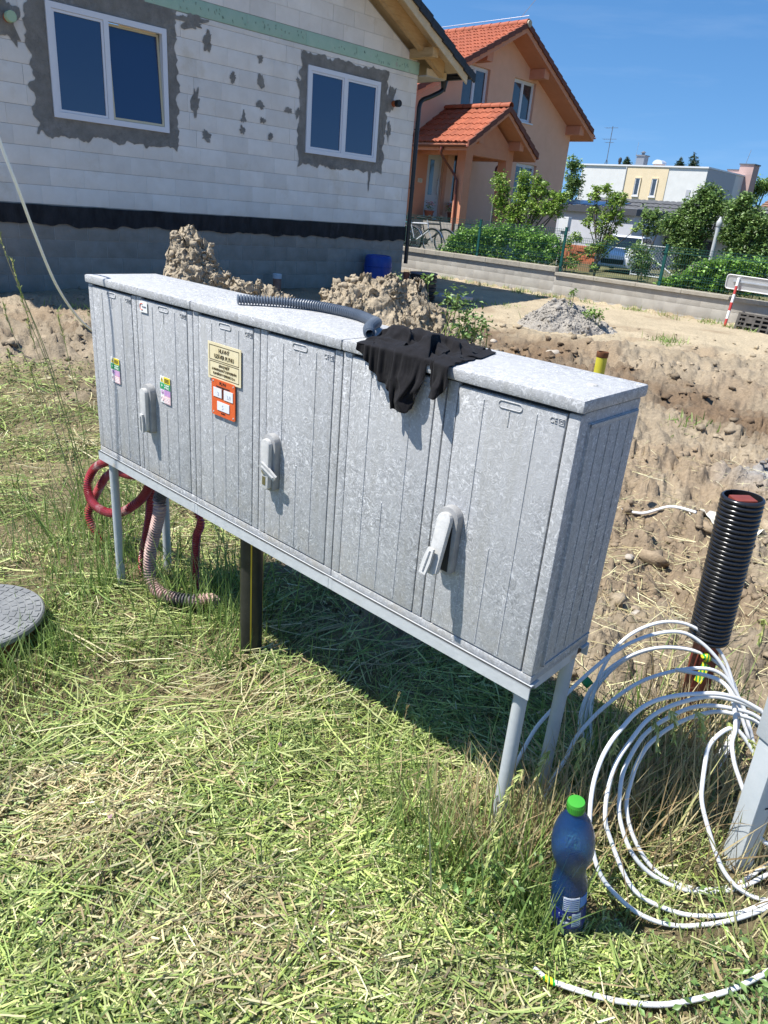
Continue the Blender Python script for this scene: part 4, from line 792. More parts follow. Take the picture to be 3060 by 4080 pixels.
def arc_patch(a0, a1, z0, z1, r, mat, name, parent, th=.0006):
    n_ = max(2, int((a1-a0)/6)); V = []; F = []
    for i in range(n_+1):
        a = R(a0+(a1-a0)*i/n_)
        for z in (z0, z1): V.append((r*math.cos(a), r*math.sin(a), z))
        for z in (z0, z1): V.append(((r-th)*math.cos(a), (r-th)*math.sin(a), z))
    for i in range(n_): F += [(4*i, 4*i+4, 4*i+5, 4*i+1), (4*i+2, 4*i+3, 4*i+7, 4*i+6), (4*i+1, 4*i+5, 4*i+7, 4*i+3), (4*i, 4*i+2, 4*i+6, 4*i+4)]
    return mesh_obj(name, V, F, mat, parent, smooth=True, angle=40)
rl = .0402*k*.84
lab = arc_patch(-175, 40, .040*k, .084*k, rl+.0004, LB, 'label', bt)
arc_patch(-112, -60, .087*k, .122*k, rl+.0006, LW, 'label_panel', lab); arc_patch(-58, -22, .094*k, .120*k, rl+.0005, M('label_blue', (.10, .25, .62), rough=.4), 'label_panel', lab)
for i in range(6): arc_patch(-110, -62, (.090+.0052*i)*k, (.092+.0052*i)*k, rl+.0010, LT, 'label_text_line', lab, th=.0003)
arc_patch(-82, -52, .046*k, .080*k, rl+.0008, LW, 'label_panel', lab)
for i in range(6): arc_patch(-80, -54, (.048+.005*i)*k, (.0497+.005*i)*k, rl+.0012, LT, 'label_text_line', lab, th=.0003)
arc_patch(-118, -90, .052*k, .058*k, rl+.0008, LW, 'label_panel', lab)
a_ = R(-107); t = text_mesh('1,5 L', .0145, LW, 'label_text', lab, ((rl+.0014)*math.cos(a_), (rl+.0014)*math.sin(a_), .0735*k), (R(90), 0, a_+R(90)), sx=.9)
mb = MB(); mb.lathe([(.0035, 0), (.0035, .0005)], 12); o = mb.build('label_dot', M('label_yellow', (.7, .65, .05), rough=.5), lab); o.location = ((rl+.0010)*math.cos(R(-88)), (rl+.001)*math.sin(R(-88)), .073*k); o.rotation_euler = (R(90), 0, R(-88+90))

# ================================================================ white cable coil
CABW = M('white_pe_cable', (.66, .67, .68), (.72, .72, .72), 9, .42, c3=(.42, .36, .26), s3=5, lo3=.70, hi3=.78)
F = {
'F1': [(.95,1.445,.478),(.9,1.451,.499),(.85,1.447,.508),(.796,1.44,.511),(.735,1.428,.511),(.678,1.411,.501),(.634,1.39,.482),(.599,1.367,.458),(.572,1.343,.431),(.546,1.31,.391),(.529,1.278,.349),(.522,1.243,.301),(.523,1.222,.271),(.538,1.192,.225),(.568,1.166,.179),(.619,1.144,.140),(.673,1.133,.118),(.735,1.132,.108),(.79,1.141,.108),(.841,1.153,.110),(.893,1.169,.114),(.954,1.192,.12),(1.0,1.218,.14),(1.06,1.28,.22)],
'F2': [(.973,1.461,.452),(.914,1.468,.477),(.85,1.464,.489),(.787,1.452,.487),(.725,1.431,.474),(.668,1.403,.448),(.624,1.37,.413),(.593,1.336,.373),(.573,1.296,.321),(.568,1.264,.276),(.579,1.241,.24),(.606,1.206,.19),(.64,1.182,.152),(.687,1.168,.128),(.738,1.16,.115),(.793,1.161,.110),(.854,1.171,.110),(.915,1.19,.112),(.978,1.218,.122),(1.015,1.24,.135),(1.08,1.32,.24)],
'F3': [(.996,1.477,.412),(.957,1.484,.432),(.91,1.484,.444),(.845,1.477,.451),(.781,1.461,.445),(.719,1.436,.425),(.677,1.41,.399),(.645,1.382,.367),(.622,1.353,.332),(.612,1.322,.291),(.613,1.297,.255),(.638,1.261,.197),(.674,1.238,.157),(.722,1.226,.130),(.783,1.223,.115),(.849,1.23,.110),(.907,1.244,.112),(.962,1.265,.122),(1.018,1.296,.147),(1.08,1.36,.24)],
'F4': [(1.01,1.49,.383),(.971,1.498,.405),(.918,1.497,.418),(.866,1.491,.422),(.806,1.474,.414),(.75,1.45,.394),(.7,1.422,.367),(.671,1.396,.337),(.651,1.367,.302),(.639,1.335,.259),(.651,1.303,.21),(.683,1.27,.158),(.714,1.252,.131),(.759,1.241,.115),(.817,1.237,.106),(.875,1.246,.106),(.93,1.267,.112),(.977,1.293,.122),(1.024,1.32,.145),(1.08,1.39,.26)],
'F5': [(.99,1.36,.26),(.962,1.405,.346),(.946,1.42,.371),(.921,1.437,.403),(.896,1.442,.416),(.862,1.431,.409),(.836,1.411,.387),(.824,1.385,.354),(.817,1.359,.318),(.816,1.328,.275),(.838,1.287,.21),(.864,1.255,.162),(.894,1.234,.130),(.934,1.222,.112),(.965,1.222,.110),(1.006,1.239,.115),(1.07,1.30,.17)],
'F6': [(.80,1.60,.47),(.847,1.535,.50),(.885,1.504,.49),(.899,1.473,.462),(.902,1.439,.424),(.891,1.415,.394),(.895,1.392,.359),(.908,1.371,.326),(.934,1.334,.266),(.955,1.305,.22),(.978,1.298,.203),(1.01,1.307,.208),(1.05,1.34,.26)],
'L1': [(0.37,1.405,-0.035),(0.382,1.455,0.095),(0.398,1.496,0.163),(0.424,1.529,0.216),(0.463,1.57,0.278),(0.522,1.611,0.337),(0.586,1.649,0.39),(0.664,1.691,0.447),(0.73,1.716,0.478),(0.804,1.734,0.495),(0.869,1.742,0.494),(0.921,1.733,0.471),(0.965,1.715,0.431),(0.999,1.694,0.385),(1.025,1.664,0.329),(1.05,1.632,0.269),(1.08,1.604,0.213),(1.128,1.573,0.15),(1.175,1.551,0.091)],
'L2': [(0.447,1.368,-0.049),(0.459,1.418,0.081),(0.48,1.45,0.133),(0.499,1.475,0.172),(0.534,1.512,0.228),(0.562,1.54,0.272),(0.616,1.577,0.326),(0.684,1.613,0.374),(0.745,1.637,0.404),(0.812,1.656,0.424),(0.881,1.668,0.431),(0.94,1.672,0.425),(0.983,1.662,0.399),(1.022,1.637,0.349),(1.042,1.61,0.297),(1.061,1.583,0.246),(1.105,1.552,0.184),(1.166,1.523,0.119)]}
coil = thing('cable_coil', 'loose coil of white plastic cable leaning between cabinet leg and grey post', 'cable coil', (.8, 1.5, 0))
def wtube(P, r, name, mat, parent, n=10, sub=6, closed=False):
    mb = MB(); S_ = spline(P, sub, closed); S_ = [p+Vector((.004*float(vnoise(np.array([i*.11+P[0][0]*37]), np.array([3.3]), seed=5)[0]), .003*float(vnoise(np.array([i*.13+P[0][1]*53]), np.array([7.3]), seed=6)[0]), .004*float(vnoise(np.array([i*.12+P[0][0]*71]), np.array([9.3]), seed=7)[0]))) for i, p in enumerate(S_)]; mb.tube([(p[0]-.8, p[1]-1.5, p[2]) for p in S_] if parent is coil else S_, r, n, closed=closed); return mb.build(name, mat, parent, smooth=True, angle=60)
for kname, P_ in F.items(): wtube(P_, .0052, 'cable_loop', CABW, coil)
# circular bundle behind
C = [[(1.116,1.805,.221),(1.08,1.848,.304),(.986,1.869,.358),(.862,1.86,.368),(.741,1.826,.333),(.657,1.776,.263),(.631,1.723,.177),(.667,1.682,.105),(.757,1.662,.062),(.878,1.669,.058),(.998,1.701,.075),(1.085,1.751,.134)],
     [(1.128,1.818,.208),(1.092,1.863,.293),(.999,1.885,.349),(.877,1.877,.36),(.758,1.843,.325),(.674,1.792,.252),(.648,1.738,.164),(.685,1.695,.09),(.774,1.673,.050),(.893,1.68,.048),(1.011,1.712,.060),(1.098,1.763,.118)],
     [(1.137,1.831,.194),(1.099,1.877,.281),(1.002,1.899,.338),(.874,1.891,.349),(.749,1.855,.313),(.662,1.802,.239),(.634,1.747,.148),(.672,1.703,.075),(.766,1.681,.04),(.891,1.688,.036),(1.015,1.722,.045),(1.105,1.774,.101)],
     [(1.095,1.781,.236),(1.06,1.843,.35),(.973,1.878,.428),(.858,1.876,.448),(.748,1.838,.405),(.672,1.776,.312),(.649,1.706,.195),(.685,1.647,.098),(.769,1.613,.06),(.88,1.614,.056),(.989,1.649,.065),(1.068,1.71,.118)]]
for P_ in C: wtube(P_, .0052, 'cable_loop', CABW, coil, sub=8, closed=True)
# green and yellow tape round the bundle
def tape_mat(name='striped_tape'):
    m = bpy.data.materials.new(name); m.use_nodes = True; nt = m.node_tree; b = nt.nodes['Principled BSDF']; tc = _n(nt, 'ShaderNodeTexCoord'); wv = _n(nt, 'ShaderNodeTexWave', Scale=32.0); nt.links.new(tc.outputs['Object'], wv.inputs['Vector'])
    cr = _n(nt, 'ShaderNodeValToRGB'); cr.color_ramp.interpolation = 'CONSTANT'; cr.color_ramp.elements[0].color = c4((.02, .30, .05)); cr.color_ramp.elements[1].color = c4((.75, .66, .03)); cr.color_ramp.elements[1].position = .5
    nt.links.new(wv.outputs['Fac'], cr.inputs['Fac']); nt.links.new(cr.outputs[0], b.inputs['Base Color']); b.inputs['Roughness'].default_value = .35; return m
TAPE = tape_mat(); GTAPE = M('green_tape', (.02, .20, .06), (.03, .26, .08), 30, .35)
def band(c, d, r, w, mat, sq=1.0):
    d = Vector(d).normalized(); c = Vector(c)-Vector((.8, 1.5, 0)); mb = MB(); mb.tube([c-d*w/2, c-d*w*.2, c+d*w*.25, c+d*w/2], [r, r*1.05, r*.98, r], 12); return mb.build('tape_wrap', mat, coil, smooth=True)
band((1.005, 1.858, .352), (.6, -.05, -.65), .012, .022, TAPE); band((.63, 1.75, .30), (.6, .25, .5), .013, .024, GTAPE)
mb = MB(); mb.add([(.20, .36, .335), (.222, .35, .325), (.200, .335, .270), (.180, .342, .278)], [(0, 1, 2, 3), (3, 2, 1, 0)]); mb.build('tape_tail', TAPE, coil)
# cable end on the ground
gp0 = [(.383,.995),(.413,.981),(.452,.967),(.512,.951),(.564,.947),(.635,.951),(.702,.962),(.769,.98),(.835,1.009),(.887,1.036),(.94,1.069),(1.02,1.13),(1.12,1.22)]
P_ = [(x, y, float(hz([x], [y])[0])+.022) for x, y in gp0]; P_ = [(x, y, max(.098, z)) for x, y, z in P_]; ce_ = thing('cable_end', 'white cable end with yellow green tape curving over the ground in front', 'cable', (.383, .995, 0))
S_ = spline(P_, 6); mb = MB(); mb.tube([(p.x-.383, p.y-.995, p.z) for p in S_], .0056, 10); mb.build('cable_sheath', CABW, ce_, smooth=True, angle=60)
q = Vector(P_[1])-Vector((.383, .995, 0)); d_ = (Vector(P_[2])-Vector(P_[0])).normalized(); mb = MB(); mb.tube([q-d_*.014, q+d_*.014], .0066, 12); mb.build('tape_wrap', TAPE, ce_, smooth=True, angle=40)
# pale cable running down at the left behind the cabinet
rp = [(-4.6,2.0,3.9),(-3.0,2.2,2.9),(-1.9,2.3,2.3),(-1.42,2.39,1.97),(-1.344,2.5,1.766),(-1.334,2.55,1.612),(-1.316,2.6,1.472),(-1.325,2.7,1.33),(-1.337,2.85,1.145),(-1.333,3.0,1.004),(-1.334,3.15,.919),(-1.316,3.3,.845),(-1.28,3.5,.74),(-1.2,3.7,.5),(-1.1,3.8,.2),(-1.05,3.82,-.05)]
mb = MB(); mb.tube(spline(rp, 8), .0052, 10); tag(mb.build('hanging_cable', M('ivory_cable', (.90, .87, .74), (.92, .90, .80), 10, .45), None, smooth=True, angle=60), 'pale ivory cable hanging down at the left edge to behind the cabinet', 'cable')

# ================================================================ posts at the right
PAINT = M('light_grey_paint', (.45, .49, .51), (.50, .53, .55), 12, .45, .05, 90, c3=(.25, .24, .22), s3=55, lo3=.72, hi3=.78)
gz0 = float(hz([.935], [1.32])[0]); gp2 = thing('grey_steel_post', 'light grey square steel post at the right edge beside the coil', 'post', (.935, 1.32, gz0), R(20))
mb = MB(); mb.box(-.026, .026, -.026, .026, -.15, .45); o = mb.build('post_tube', PAINT, gp2, smooth=True, bevel=.006, angle=40); o.rotation_euler = (0, R(-2), 0)
mb = MB(); mb.box(-.032, .032, -.032, .032, .385, .95); o = mb.build('upper_sleeve', PAINT, gp2, smooth=True, bevel=.005, angle=40); o.rotation_euler = (0, R(-2), 0)
mb = MB(); mb.box(-.008, .008, -.0275, -.0262, .205, .209); mb.box(.005, .008, -.0276, -.0262, .205, .212); mb.build('scratch_mark', SHADE_SCRATCH, gp2)
OXID = M('red_oxide_paint', (.155, .032, .022), (.21, .05, .033), 18, .5, .1, 90, c3=(.40, .18, .13), s3=14, lo3=.62, hi3=.74)
rz0 = float(hz([1.035], [1.902])[0]); rp_ = thing('red_steel_post', 'square red oxide steel post with black corrugated sleeve pulled over its top', 'post', (1.035, 1.902, rz0), 0)
mb = MB(); mb.box(-.031, .031, -.025, .025, -.12, .849); o = mb.build('post_tube', OXID, rp_, smooth=True, bevel=.005, angle=40); o.rotation_euler = (0, R(-2.6), R(4))
BLK = M('black_corrugated_pe', (.012, .012, .014), (.018, .018, .020), 20, .22, spec=.6)
nr_ = 34; h0, h1 = .385, .852; pr = []
for i in range(nr_):
    z0 = h0+(h1-h0)*i/nr_; dz = (h1-h0)/nr_
    pr += [(.0530, z0), (.0575, z0+dz*.22), (.0585, z0+dz*.5), (.0575, z0+dz*.78)]
pr.append((.0535, h1)); pr += [(.0500, h1), (.0495, h1-.02), (.0495, h0)]
mb = MB(); mb.lathe(pr, 40, cap0=False, cap1=False); o = mb.build('corrugated_sleeve', BLK, rp_, smooth=True, angle=50); o.location = (0, 0, 0); o.rotation_euler = (0, R(-2.6), 0)
YEL = M('yellow_paint', (.50, .44, .03), (.58, .52, .06), 14, .45, c3=(.22, .08, .03), s3=10, lo3=.60, hi3=.72)
yx, yy_ = 1.13, 4.05; yp = thing('yellow_pipe_stub', 'yellow gas pipe stub with rusty open rim sticking up behind the cabinet', 'pipe', (yx, yy_, float(hz([yx], [yy_])[0])), 0)
zt = .878-yp.location.z
mb = MB(); mb.lathe([(.030, -.1), (.030, zt-.03)], 22, cap1=False); mb.build('pipe_body', YEL, yp, smooth=True, angle=40)
mb = MB(); mb.lathe([(.030, zt-.031), (.0325, zt-.026), (.0325, zt), (.026, zt), (.026, zt-.10)], 22, cap0=False, cap1=False); mb.build('rusty_rim', M('rust', (.12, .045, .02), (.20, .08, .03), 60, .85), yp, smooth=True, angle=40)

# ================================================================ round shaft cover at the left
mh = thing('shaft_cover', 'round dark plastic shaft cover on terracotta riser at the left edge', 'manhole', (-1.40, 2.13, -.035), R(25))
PLC = M('grey_composite', (.17, .175, .175), (.24, .245, .24), 16, .5, .1, 60)
TC = M('terracotta_pvc', (.34, .105, .04), (.40, .14, .055), 12, .5, c3=(.28, .2, .12), s3=9)
mb = MB(); mb.lathe([(.185, -.08), (.185, .085), (.20, .088), (.20, .10), (.185, .10)], 48, cap0=False); mb.build('riser', TC, mh, smooth=True, angle=40)
mb = MB(); mb.lathe([(.222, .102), (.226, .106), (.226, .122), (.221, .127), (.05, .129)], 56); ld = mb.build('cover_plate', PLC, mh, smooth=True, angle=40)
mb = MB()
for rr_, nn_ in ((.205, 34), (.180, 30), (.155, 26), (.130, 22), (.105, 18), (.080, 13), (.055, 9)):
    for i in range(nn_):
        a = 2*math.pi*(i+.5*(rr_*1000 % 2))/nn_; da = 2*math.pi/nn_*.33; V = []
        for z in (.126, .1300):
            for r_, s_ in ((rr_-.0085, -1), (rr_+.0085, -1), (rr_+.0085, 1), (rr_-.0085, 1)): V.append((r_*math.cos(a+s_*da), r_*math.sin(a+s_*da), z))
        mb.add(V, [(0, 3, 2, 1), (4, 5, 6, 7), (0, 1, 5, 4), (1, 2, 6, 5), (2, 3, 7, 6), (3, 0, 4, 7)])
st_ = mb.build('tread_blocks', PLC, ld); st_['kind'] = 'stuff'

# ================================================================ bits on the soil
PLST = M('milky_film', (.58, .56, .48), (.66, .63, .55), 12, .35, .3, 20)
def film(x, y, w, h, rz, name, label):
    nx, ny = 16, 12; X, Y = np.meshgrid(np.linspace(-w/2, w/2, nx), np.linspace(-h/2, h/2, ny), indexing='ij'); X = X*(1+.25*Y/h); n_ = fbm(X*9, Y*9, oct=3, seed=900)
    xx = x+X*math.cos(rz)-Y*math.sin(rz); yy = y+X*math.sin(rz)+Y*math.cos(rz); Z = hz(xx.ravel(), yy.ravel()).reshape(X.shape)+.02+.018*n_
    i, j = np.meshgrid(np.arange(nx-1), np.arange(ny-1), indexing='ij'); F_ = np.stack([i*ny+j, (i+1)*ny+j, (i+1)*ny+j+1, i*ny+j+1], -1).reshape(-1, 4)
    o = np_mesh(name, np.stack([xx-x, yy-y, Z], -1).reshape(-1, 3), F_, PLST, smooth=True); o.location = (x, y, 0); m_ = o.modifiers.new('t', 'SOLIDIFY'); m_.thickness = .002; tag(o, label, 'plastic sheet')
film(1.93, 3.75, .30, .30, .3, 'plastic_sheet', 'crumpled milky plastic sheet half buried behind the corrugated sleeve')
pt = [(1.38, 3.92), (1.50, 3.90), (1.62, 3.83), (1.72, 3.72)]
mb = MB(); mb.tube(spline([(x, y, float(hz([x], [y])[0])+.02) for x, y in pt], 6), .009, 8); tag(mb.build('cable_offcut', CABW, None, smooth=True, angle=50), 'short white cable offcut lying on the soil right of the cabinet', 'cable')
mb = MB(); mb.box(-.035, .035, -.02, .02, 0, .012); o = mb.build('red_scrap', M('red_plastic', (.35, .02, .03), rough=.5), None, bevel=.004); o.location = (2.75, 6.6, float(hz([2.75], [6.6])[0])+.01); o.rotation_euler = (.1, .1, .5); tag(o, 'tiny red plastic scrap on the soil at the right', 'scrap')

# ================================================================ single stalks
HEADC = np.array([[.50, .54, .20], [.62, .60, .28], [.40, .47, .15]])
def stalk(name, label, cat, group, base, tip, droop, head_len, pal, r=.0011, spike=.014, nsp=16, bend=(0, 0)):
    b = Vector((base[0], base[1], float(hz([base[0]], [base[1]])[0])-.01)); t = Vector(tip); mid = b.lerp(t, .55)+Vector((bend[0], bend[1], (t-b).length*.10))
    P = spline([b, mid, t, t+Vector((droop[0], droop[1], droop[2]))*head_len], 8); root = thing(name, label, cat, tuple(b), 0, group)
    mb = MB(); mb.tube([p-b for p in P], [r*(1-.6*i/len(P)) for i in range(len(P))], 5)
    me = mb.build('stem', M_STEM[rng.integers(0, 2)], root, smooth=True)
    H = P[-9:]; parts = []; pos = []; dirs = []
    for k_ in range(nsp):
        q_ = H[0].lerp(H[-1], 0) if False else H[min(8, int(k_*8/nsp))].lerp(H[min(8, int(k_*8/nsp)+1)], (k_*8/nsp) % 1)
        dd = (H[-1]-H[0]).normalized()+Vector(rng.normal(0, .38, 3)); dd.normalize(); pos.append(q_-b); dirs.append(dd)
    pos = np.array(pos); dirs = np.array(dirs); L = rng.uniform(.7, 1.3, nsp)*spike; col = np.clip(pick(pal, nsp), .03, .8)
    va, fa, ca = strips(pos, dirs, L, L*.30, col, seg=3, taper=.8, roll=rng.uniform(0, 3, nsp)); vb, fb, cb = strips(pos, dirs, L, L*.30, col, seg=3, taper=.8, roll=rng.uniform(0, 3, nsp))
    v_, f_, c_ = merge([(va, fa, ca), (vb, fb, cb)]); np_mesh('seed_head', v_, f_, MAT_GRASS, parent=root, col=c_)
M_STEM = [M('green_stem', (.20, .26, .07), (.28, .30, .10), 30, .6), M('dry_stem', (.38, .30, .15), (.45, .38, .2), 30, .6)]
GB = 'brome stalks round the coil and the bottle'; LBm = 'nodding brome grass stalk with pale green seed head beside the cable coil'
for bx, by, tx, ty, tz, dx, dy in [(.62, 1.62, .72, 1.42, .47, .35, -.2), (.60, 1.60, .68, 1.40, .45, .30, -.2), (.66, 1.60, .79, 1.44, .46, .5, -.2), (.70, 1.58, .88, 1.45, .43, .6, -.25), (.74, 1.56, .93, 1.43, .40, .5, -.2), (.56, 1.58, .60, 1.42, .42, .1, -.25), (.50, 1.50, .52, 1.38, .40, -.1, -.2), (.45, 1.45, .44, 1.36, .37, -.35, -.15),
        (.40, 1.40, .37, 1.30, .36, -.4, -.1), (.38, 1.30, .33, 1.24, .33, -.3, -.2), (.36, 1.25, .31, 1.16, .30, -.3, -.2), (.42, 1.25, .35, 1.12, .27, -.4, -.2), (.80, 1.60, .98, 1.40, .36, .4, -.3), (.95, 1.55, 1.03, 1.36, .40, .3, -.3), (1.0, 1.95, 1.11, 1.82, .52, .1, -.1), (.34, 1.2, .29, 1.10, .25, -.2, -.2), (.48, 1.42, .50, 1.30, .30, .1, -.3)]:
    stalk('brome_stalk', LBm, 'grass stalk', GB, (bx+rng.normal(0, .01), by), (tx, ty, tz), (dx*.7, dy*.7, -.75), .095, HEADC, spike=.017, nsp=38)
GB2 = 'dry seed stalks in front of the right cabinet leg'
for lx, ly, dx_, h_ in [(1.60, -.06, .02, .34), (1.66, -.05, -.01, .30), (1.70, -.08, .01, .29), (1.63, -.09, .0, .26), (1.52, -.05, .05, .33), (1.75, -.10, .02, .25)]:
    x0, y0 = cab_world(lx, ly); stalk('dry_seed_stalk', 'thin brown dry seed stalk standing before the right cabinet leg', 'grass stalk', GB2, (x0, y0), (x0+dx_, y0+.01, h_), (.1, 0, .9), .03, DRY, spike=.010, nsp=14)
GB3 = 'tall oat grass stalks at the left edge'
for bx, by, tx, ty, tz in [(-1.50, 3.35, -1.75, 3.3, 1.16), (-1.46, 3.3, -1.71, 3.3, 1.05), (-1.45, 3.25, -1.69, 3.3, .93), (-1.52, 3.3, -1.77, 3.3, .85), (-1.46, 3.2, -1.67, 3.3, .79), (-1.5, 3.1, -1.75, 3.25, .66), (-1.42, 3.1, -1.63, 3.2, .60), (-1.40, 3.2, -1.53, 3.3, .82)]:
    stalk('oat_grass_stalk', 'tall thin oat grass stalk leaning left of the cabinet', 'grass stalk', GB3, (bx, by), (tx, ty, tz), (-.18, 0, .95), .13, HEADC, r=.0024, spike=.018, nsp=22)
CLV = M('clover_pink', (.30, .15, .21), (.42, .27, .32), 120, .8)
Vc, Fc = blob_mesh(6, 9, .22); cme = None
for x, y in [(-.62, 1.35), (-.50, 1.30), (-.36, 1.22), (-.20, 1.32), (-.44, 1.12), (-.66, 1.06), (-.05, 1.02), (-.24, 1.62)]:
    if cme is None: o = np_mesh('clover_flower', Vc*.009, Fc, CLV, smooth=True); cme = o.data
    else: o = inst('clover_flower', cme)
    o.location = (x, y, float(hz([x], [y])[0])+.030); o.rotation_euler = (rng.uniform(-.5, .5), rng.uniform(-.5, .5), 0); tag(o, 'small wilted pinkish clover flower among the grass clippings', 'flower', 'clover flowers in the lawn')
# ================================================================ unfinished house of aerated concrete blocks
HY = R(45.92); HZ = -.09
gh = thing('unplastered_house', 'unplastered house of pale concrete blocks with black bitumen band and two white windows', 'house', (-.08, 16.68, 0), HY)
AAC = M('aerated_concrete', (.76, .715, .645), (.84, .80, .735), 3.0, .92, .25, 130, rnd=.07, c3=(.68, .61, .50), s3=1.6, lo3=.58, hi3=.74)
FND = M('foundation_block', (.255, .235, .20), (.32, .295, .26), 5, .92, .35, 60, rnd=.08)
MORT = M('thin_mortar', (.36, .34, .31), (.44, .42, .385), 12, .95, .2, 80)
CEMENT = M('wet_cement_render', (.38, .36, .325), (.50, .48, .44), 6.5, .9, 1.0, 22, c3=(.58, .56, .53), s3=3.0, lo3=.58, hi3=.72)
BITU = M('bitumen_coating', (.020, .021, .026), (.055, .058, .068), 7, .55, .4, 40, stretch=(1, 1, .35), c3=(.13, .135, .15), s3=4, lo3=.60, hi3=.75)
XPS = M('green_xps_board', (.36, .54, .42), (.42, .58, .46), 6, .85, .2, 200, rnd=.05, c3=(.40, .42, .37), s3=9, lo3=.62, hi3=.70)
HW, HD = 9.6, 9.0; ZE = 4.20; APX = -HW/2
SLO = .52; def_top = 4.16
def rz_under(x): return (4.20+(-abs(x-APX)+HW/2)*SLO)      # underside of the roof at the gable wall
mb = MB(); mb.prism([(-HW, HZ-.3), (-.001, HZ-.3), (-.001, ZE), (APX, rz_under(APX)-.02), (-HW, ZE)], .012, .30); mb.box(-.30, -.001, .30, HD, HZ-.3, ZE); mb.box(-HW, -HW+.3, .30, HD, HZ-.3, ZE); mb.box(-HW+.3, -.3, HD-.3, HD, HZ-.3, ZE)
wcore = mb.build('wall', MORT, gh)
bm = bmesh.new()
for x0, x1, z0, z1 in ((-7.305, -5.525, 2.305, 3.70), (-2.80, -1.03, 2.305, 3.695)): bmesh.ops.create_cube(bm, size=1, matrix=Matrix.Translation(((x0+x1)/2, .05, (z0+z1)/2)) @ Matrix.Diagonal((x1-x0, 1.4, z1-z0, 1)))
cme_ = bpy.data.meshes.new('cutter'); bm.to_mesh(cme_); bm.free(); cut = bpy.data.objects.new('cutter', cme_); COL.objects.link(cut); cut.matrix_world = Matrix.Translation(gh.location) @ Matrix.Rotation(HY, 4, 'Z')
bo = wcore.modifiers.new('cut', 'BOOLEAN'); bo.object = cut; bo.operation = 'DIFFERENCE'; bo.solver = 'EXACT'; bpy.context.view_layer.update()
me = bpy.data.meshes.new_from_object(wcore.evaluated_get(bpy.context.evaluated_depsgraph_get())); wcore.modifiers.clear(); wcore.data = me; bpy.data.objects.remove(cut)
def ub_mesh(name, mat, bev=.006):
    mb = MB(); mb.box(-.5, .5, -.5, .5, -.5, .5); o = mb.build(name, mat); me = o.data; bpy.data.objects.remove(o); return me
def block_mesh(w, h, d, mat, bev):
    mb = MB(); mb.box(-w/2, w/2, 0, d, -h/2, h/2); o = mb.build('block', mat, None, smooth=True, bevel=bev, angle=35); me = o.data; bpy.data.objects.remove(o); return me
_bm = {}
def put_block(x0, x1, z0, z1, mat, parent, name='block', d=.05, y=0.0, gap=.004, bev=.004, yj=.004):
    w, h = round(x1-x0-gap, 2), round(z1-z0-gap, 3)
    if w < .03 or h < .03: return
    key = (w, h, mat.name)
    if key not in _bm: _bm[key] = block_mesh(w, h, d, mat, bev)
    return inst(name, _bm[key], parent, ((x0+x1)/2, y+random.uniform(0, yj), (z0+z1)/2), (0, 0, random.uniform(-.002, .002)))
WINS = [(-7.305, -5.525, 2.305, 3.70), (-2.80, -1.03, 2.305, 3.695)]
def split(x0, x1, z0, z1):
    for wx0, wx1, wz0, wz1 in WINS:
        if x1 <= wx0 or x0 >= wx1 or z1 <= wz0 or z0 >= wz1: continue
        out = []
        if x0 < wx0: out.append((x0, wx0, z0, z1))
        if x1 > wx1: out.append((wx1, x1, z0, z1))
        a, b = max(x0, wx0), min(x1, wx1)
        if z0 < wz0: out.append((a, b, z0, wz0))
        if z1 > wz1: out.append((a, b, wz1, z1))
        return out
    return [(x0, x1, z0, z1)]
zc = 1.15; row = 0
while zc < 3.97:
    z1 = min(zc+.25, 3.975); offs = {0: .19, 1: -.06, 2: .44-.5, 3: .22}[row % 4]+random.uniform(-.03, .03)
    x = -9.3-.31+offs
    while x < 0:
        L_ = .5 if random.random() > .10 else random.choice((.3, .36, .42)); a, b = max(x, -8.95), min(x+L_, 0); x += L_
        if b-a < .05: continue
        if -.42 < a < 0 and b < 0 and -b < .12: b = 0; x = .01
        for q in split(a, b, zc, z1): put_block(*q, AAC, wcore)
    zc += .25; row += 1
# gable courses clipped by the roof slope
def clip_poly(poly, f):
    out = []
    for i in range(len(poly)):
        p, q = poly[i], poly[(i+1) % len(poly)]; fp, fq = f(p), f(q)
        if fp >= 0: out.append(p)
        if (fp >= 0) != (fq >= 0): t = fp/(fp-fq); out.append((p[0]+(q[0]-p[0])*t, p[1]+(q[1]-p[1])*t))
    return out
zc = ZE; row = 0
while zc < 5.6:
    x = -8.9+(.12 if row % 2 else .36)+random.uniform(-.04, .04)
    while x < 0:
        a, b = x+.002, min(x+.498, -.002); x += .5
        poly = [(a, zc+.002), (b, zc+.002), (b, zc+.248), (a, zc+.248)]
        poly = clip_poly(poly, lambda p: rz_under(p[0])-.03-p[1])
        if len(poly) >= 3 and b-a > .05: mb = MB(); mb.prism(poly, random.uniform(0, .004), .05); mb.build('block', AAC, wcore)
    zc += .25; row += 1
# insulation band
x = -8.95
while x < 0:
    b = min(x+1.22, .012); put_block(x, b, 3.980, 4.195, XPS, wcore, 'insulation_board', y=-.008, d=.055); x += 1.22
mb = MB()
for i in range(90):
    x = random.uniform(-8, -.3); z = random.uniform(4.02, 4.15); s_ = random.uniform(.02, .045); mb.tube([(x, -.0085, z), (x+random.uniform(-.01, .02), -.012, z+s_*.5), (x+.012, -.009, z-s_*.6)], .0032, 5)
o = mb.build('scrapes', M('dark_scrape', (.22, .30, .25), rough=.9), wcore); o['kind'] = 'stuff'  # scrapes in a darker green than the boards
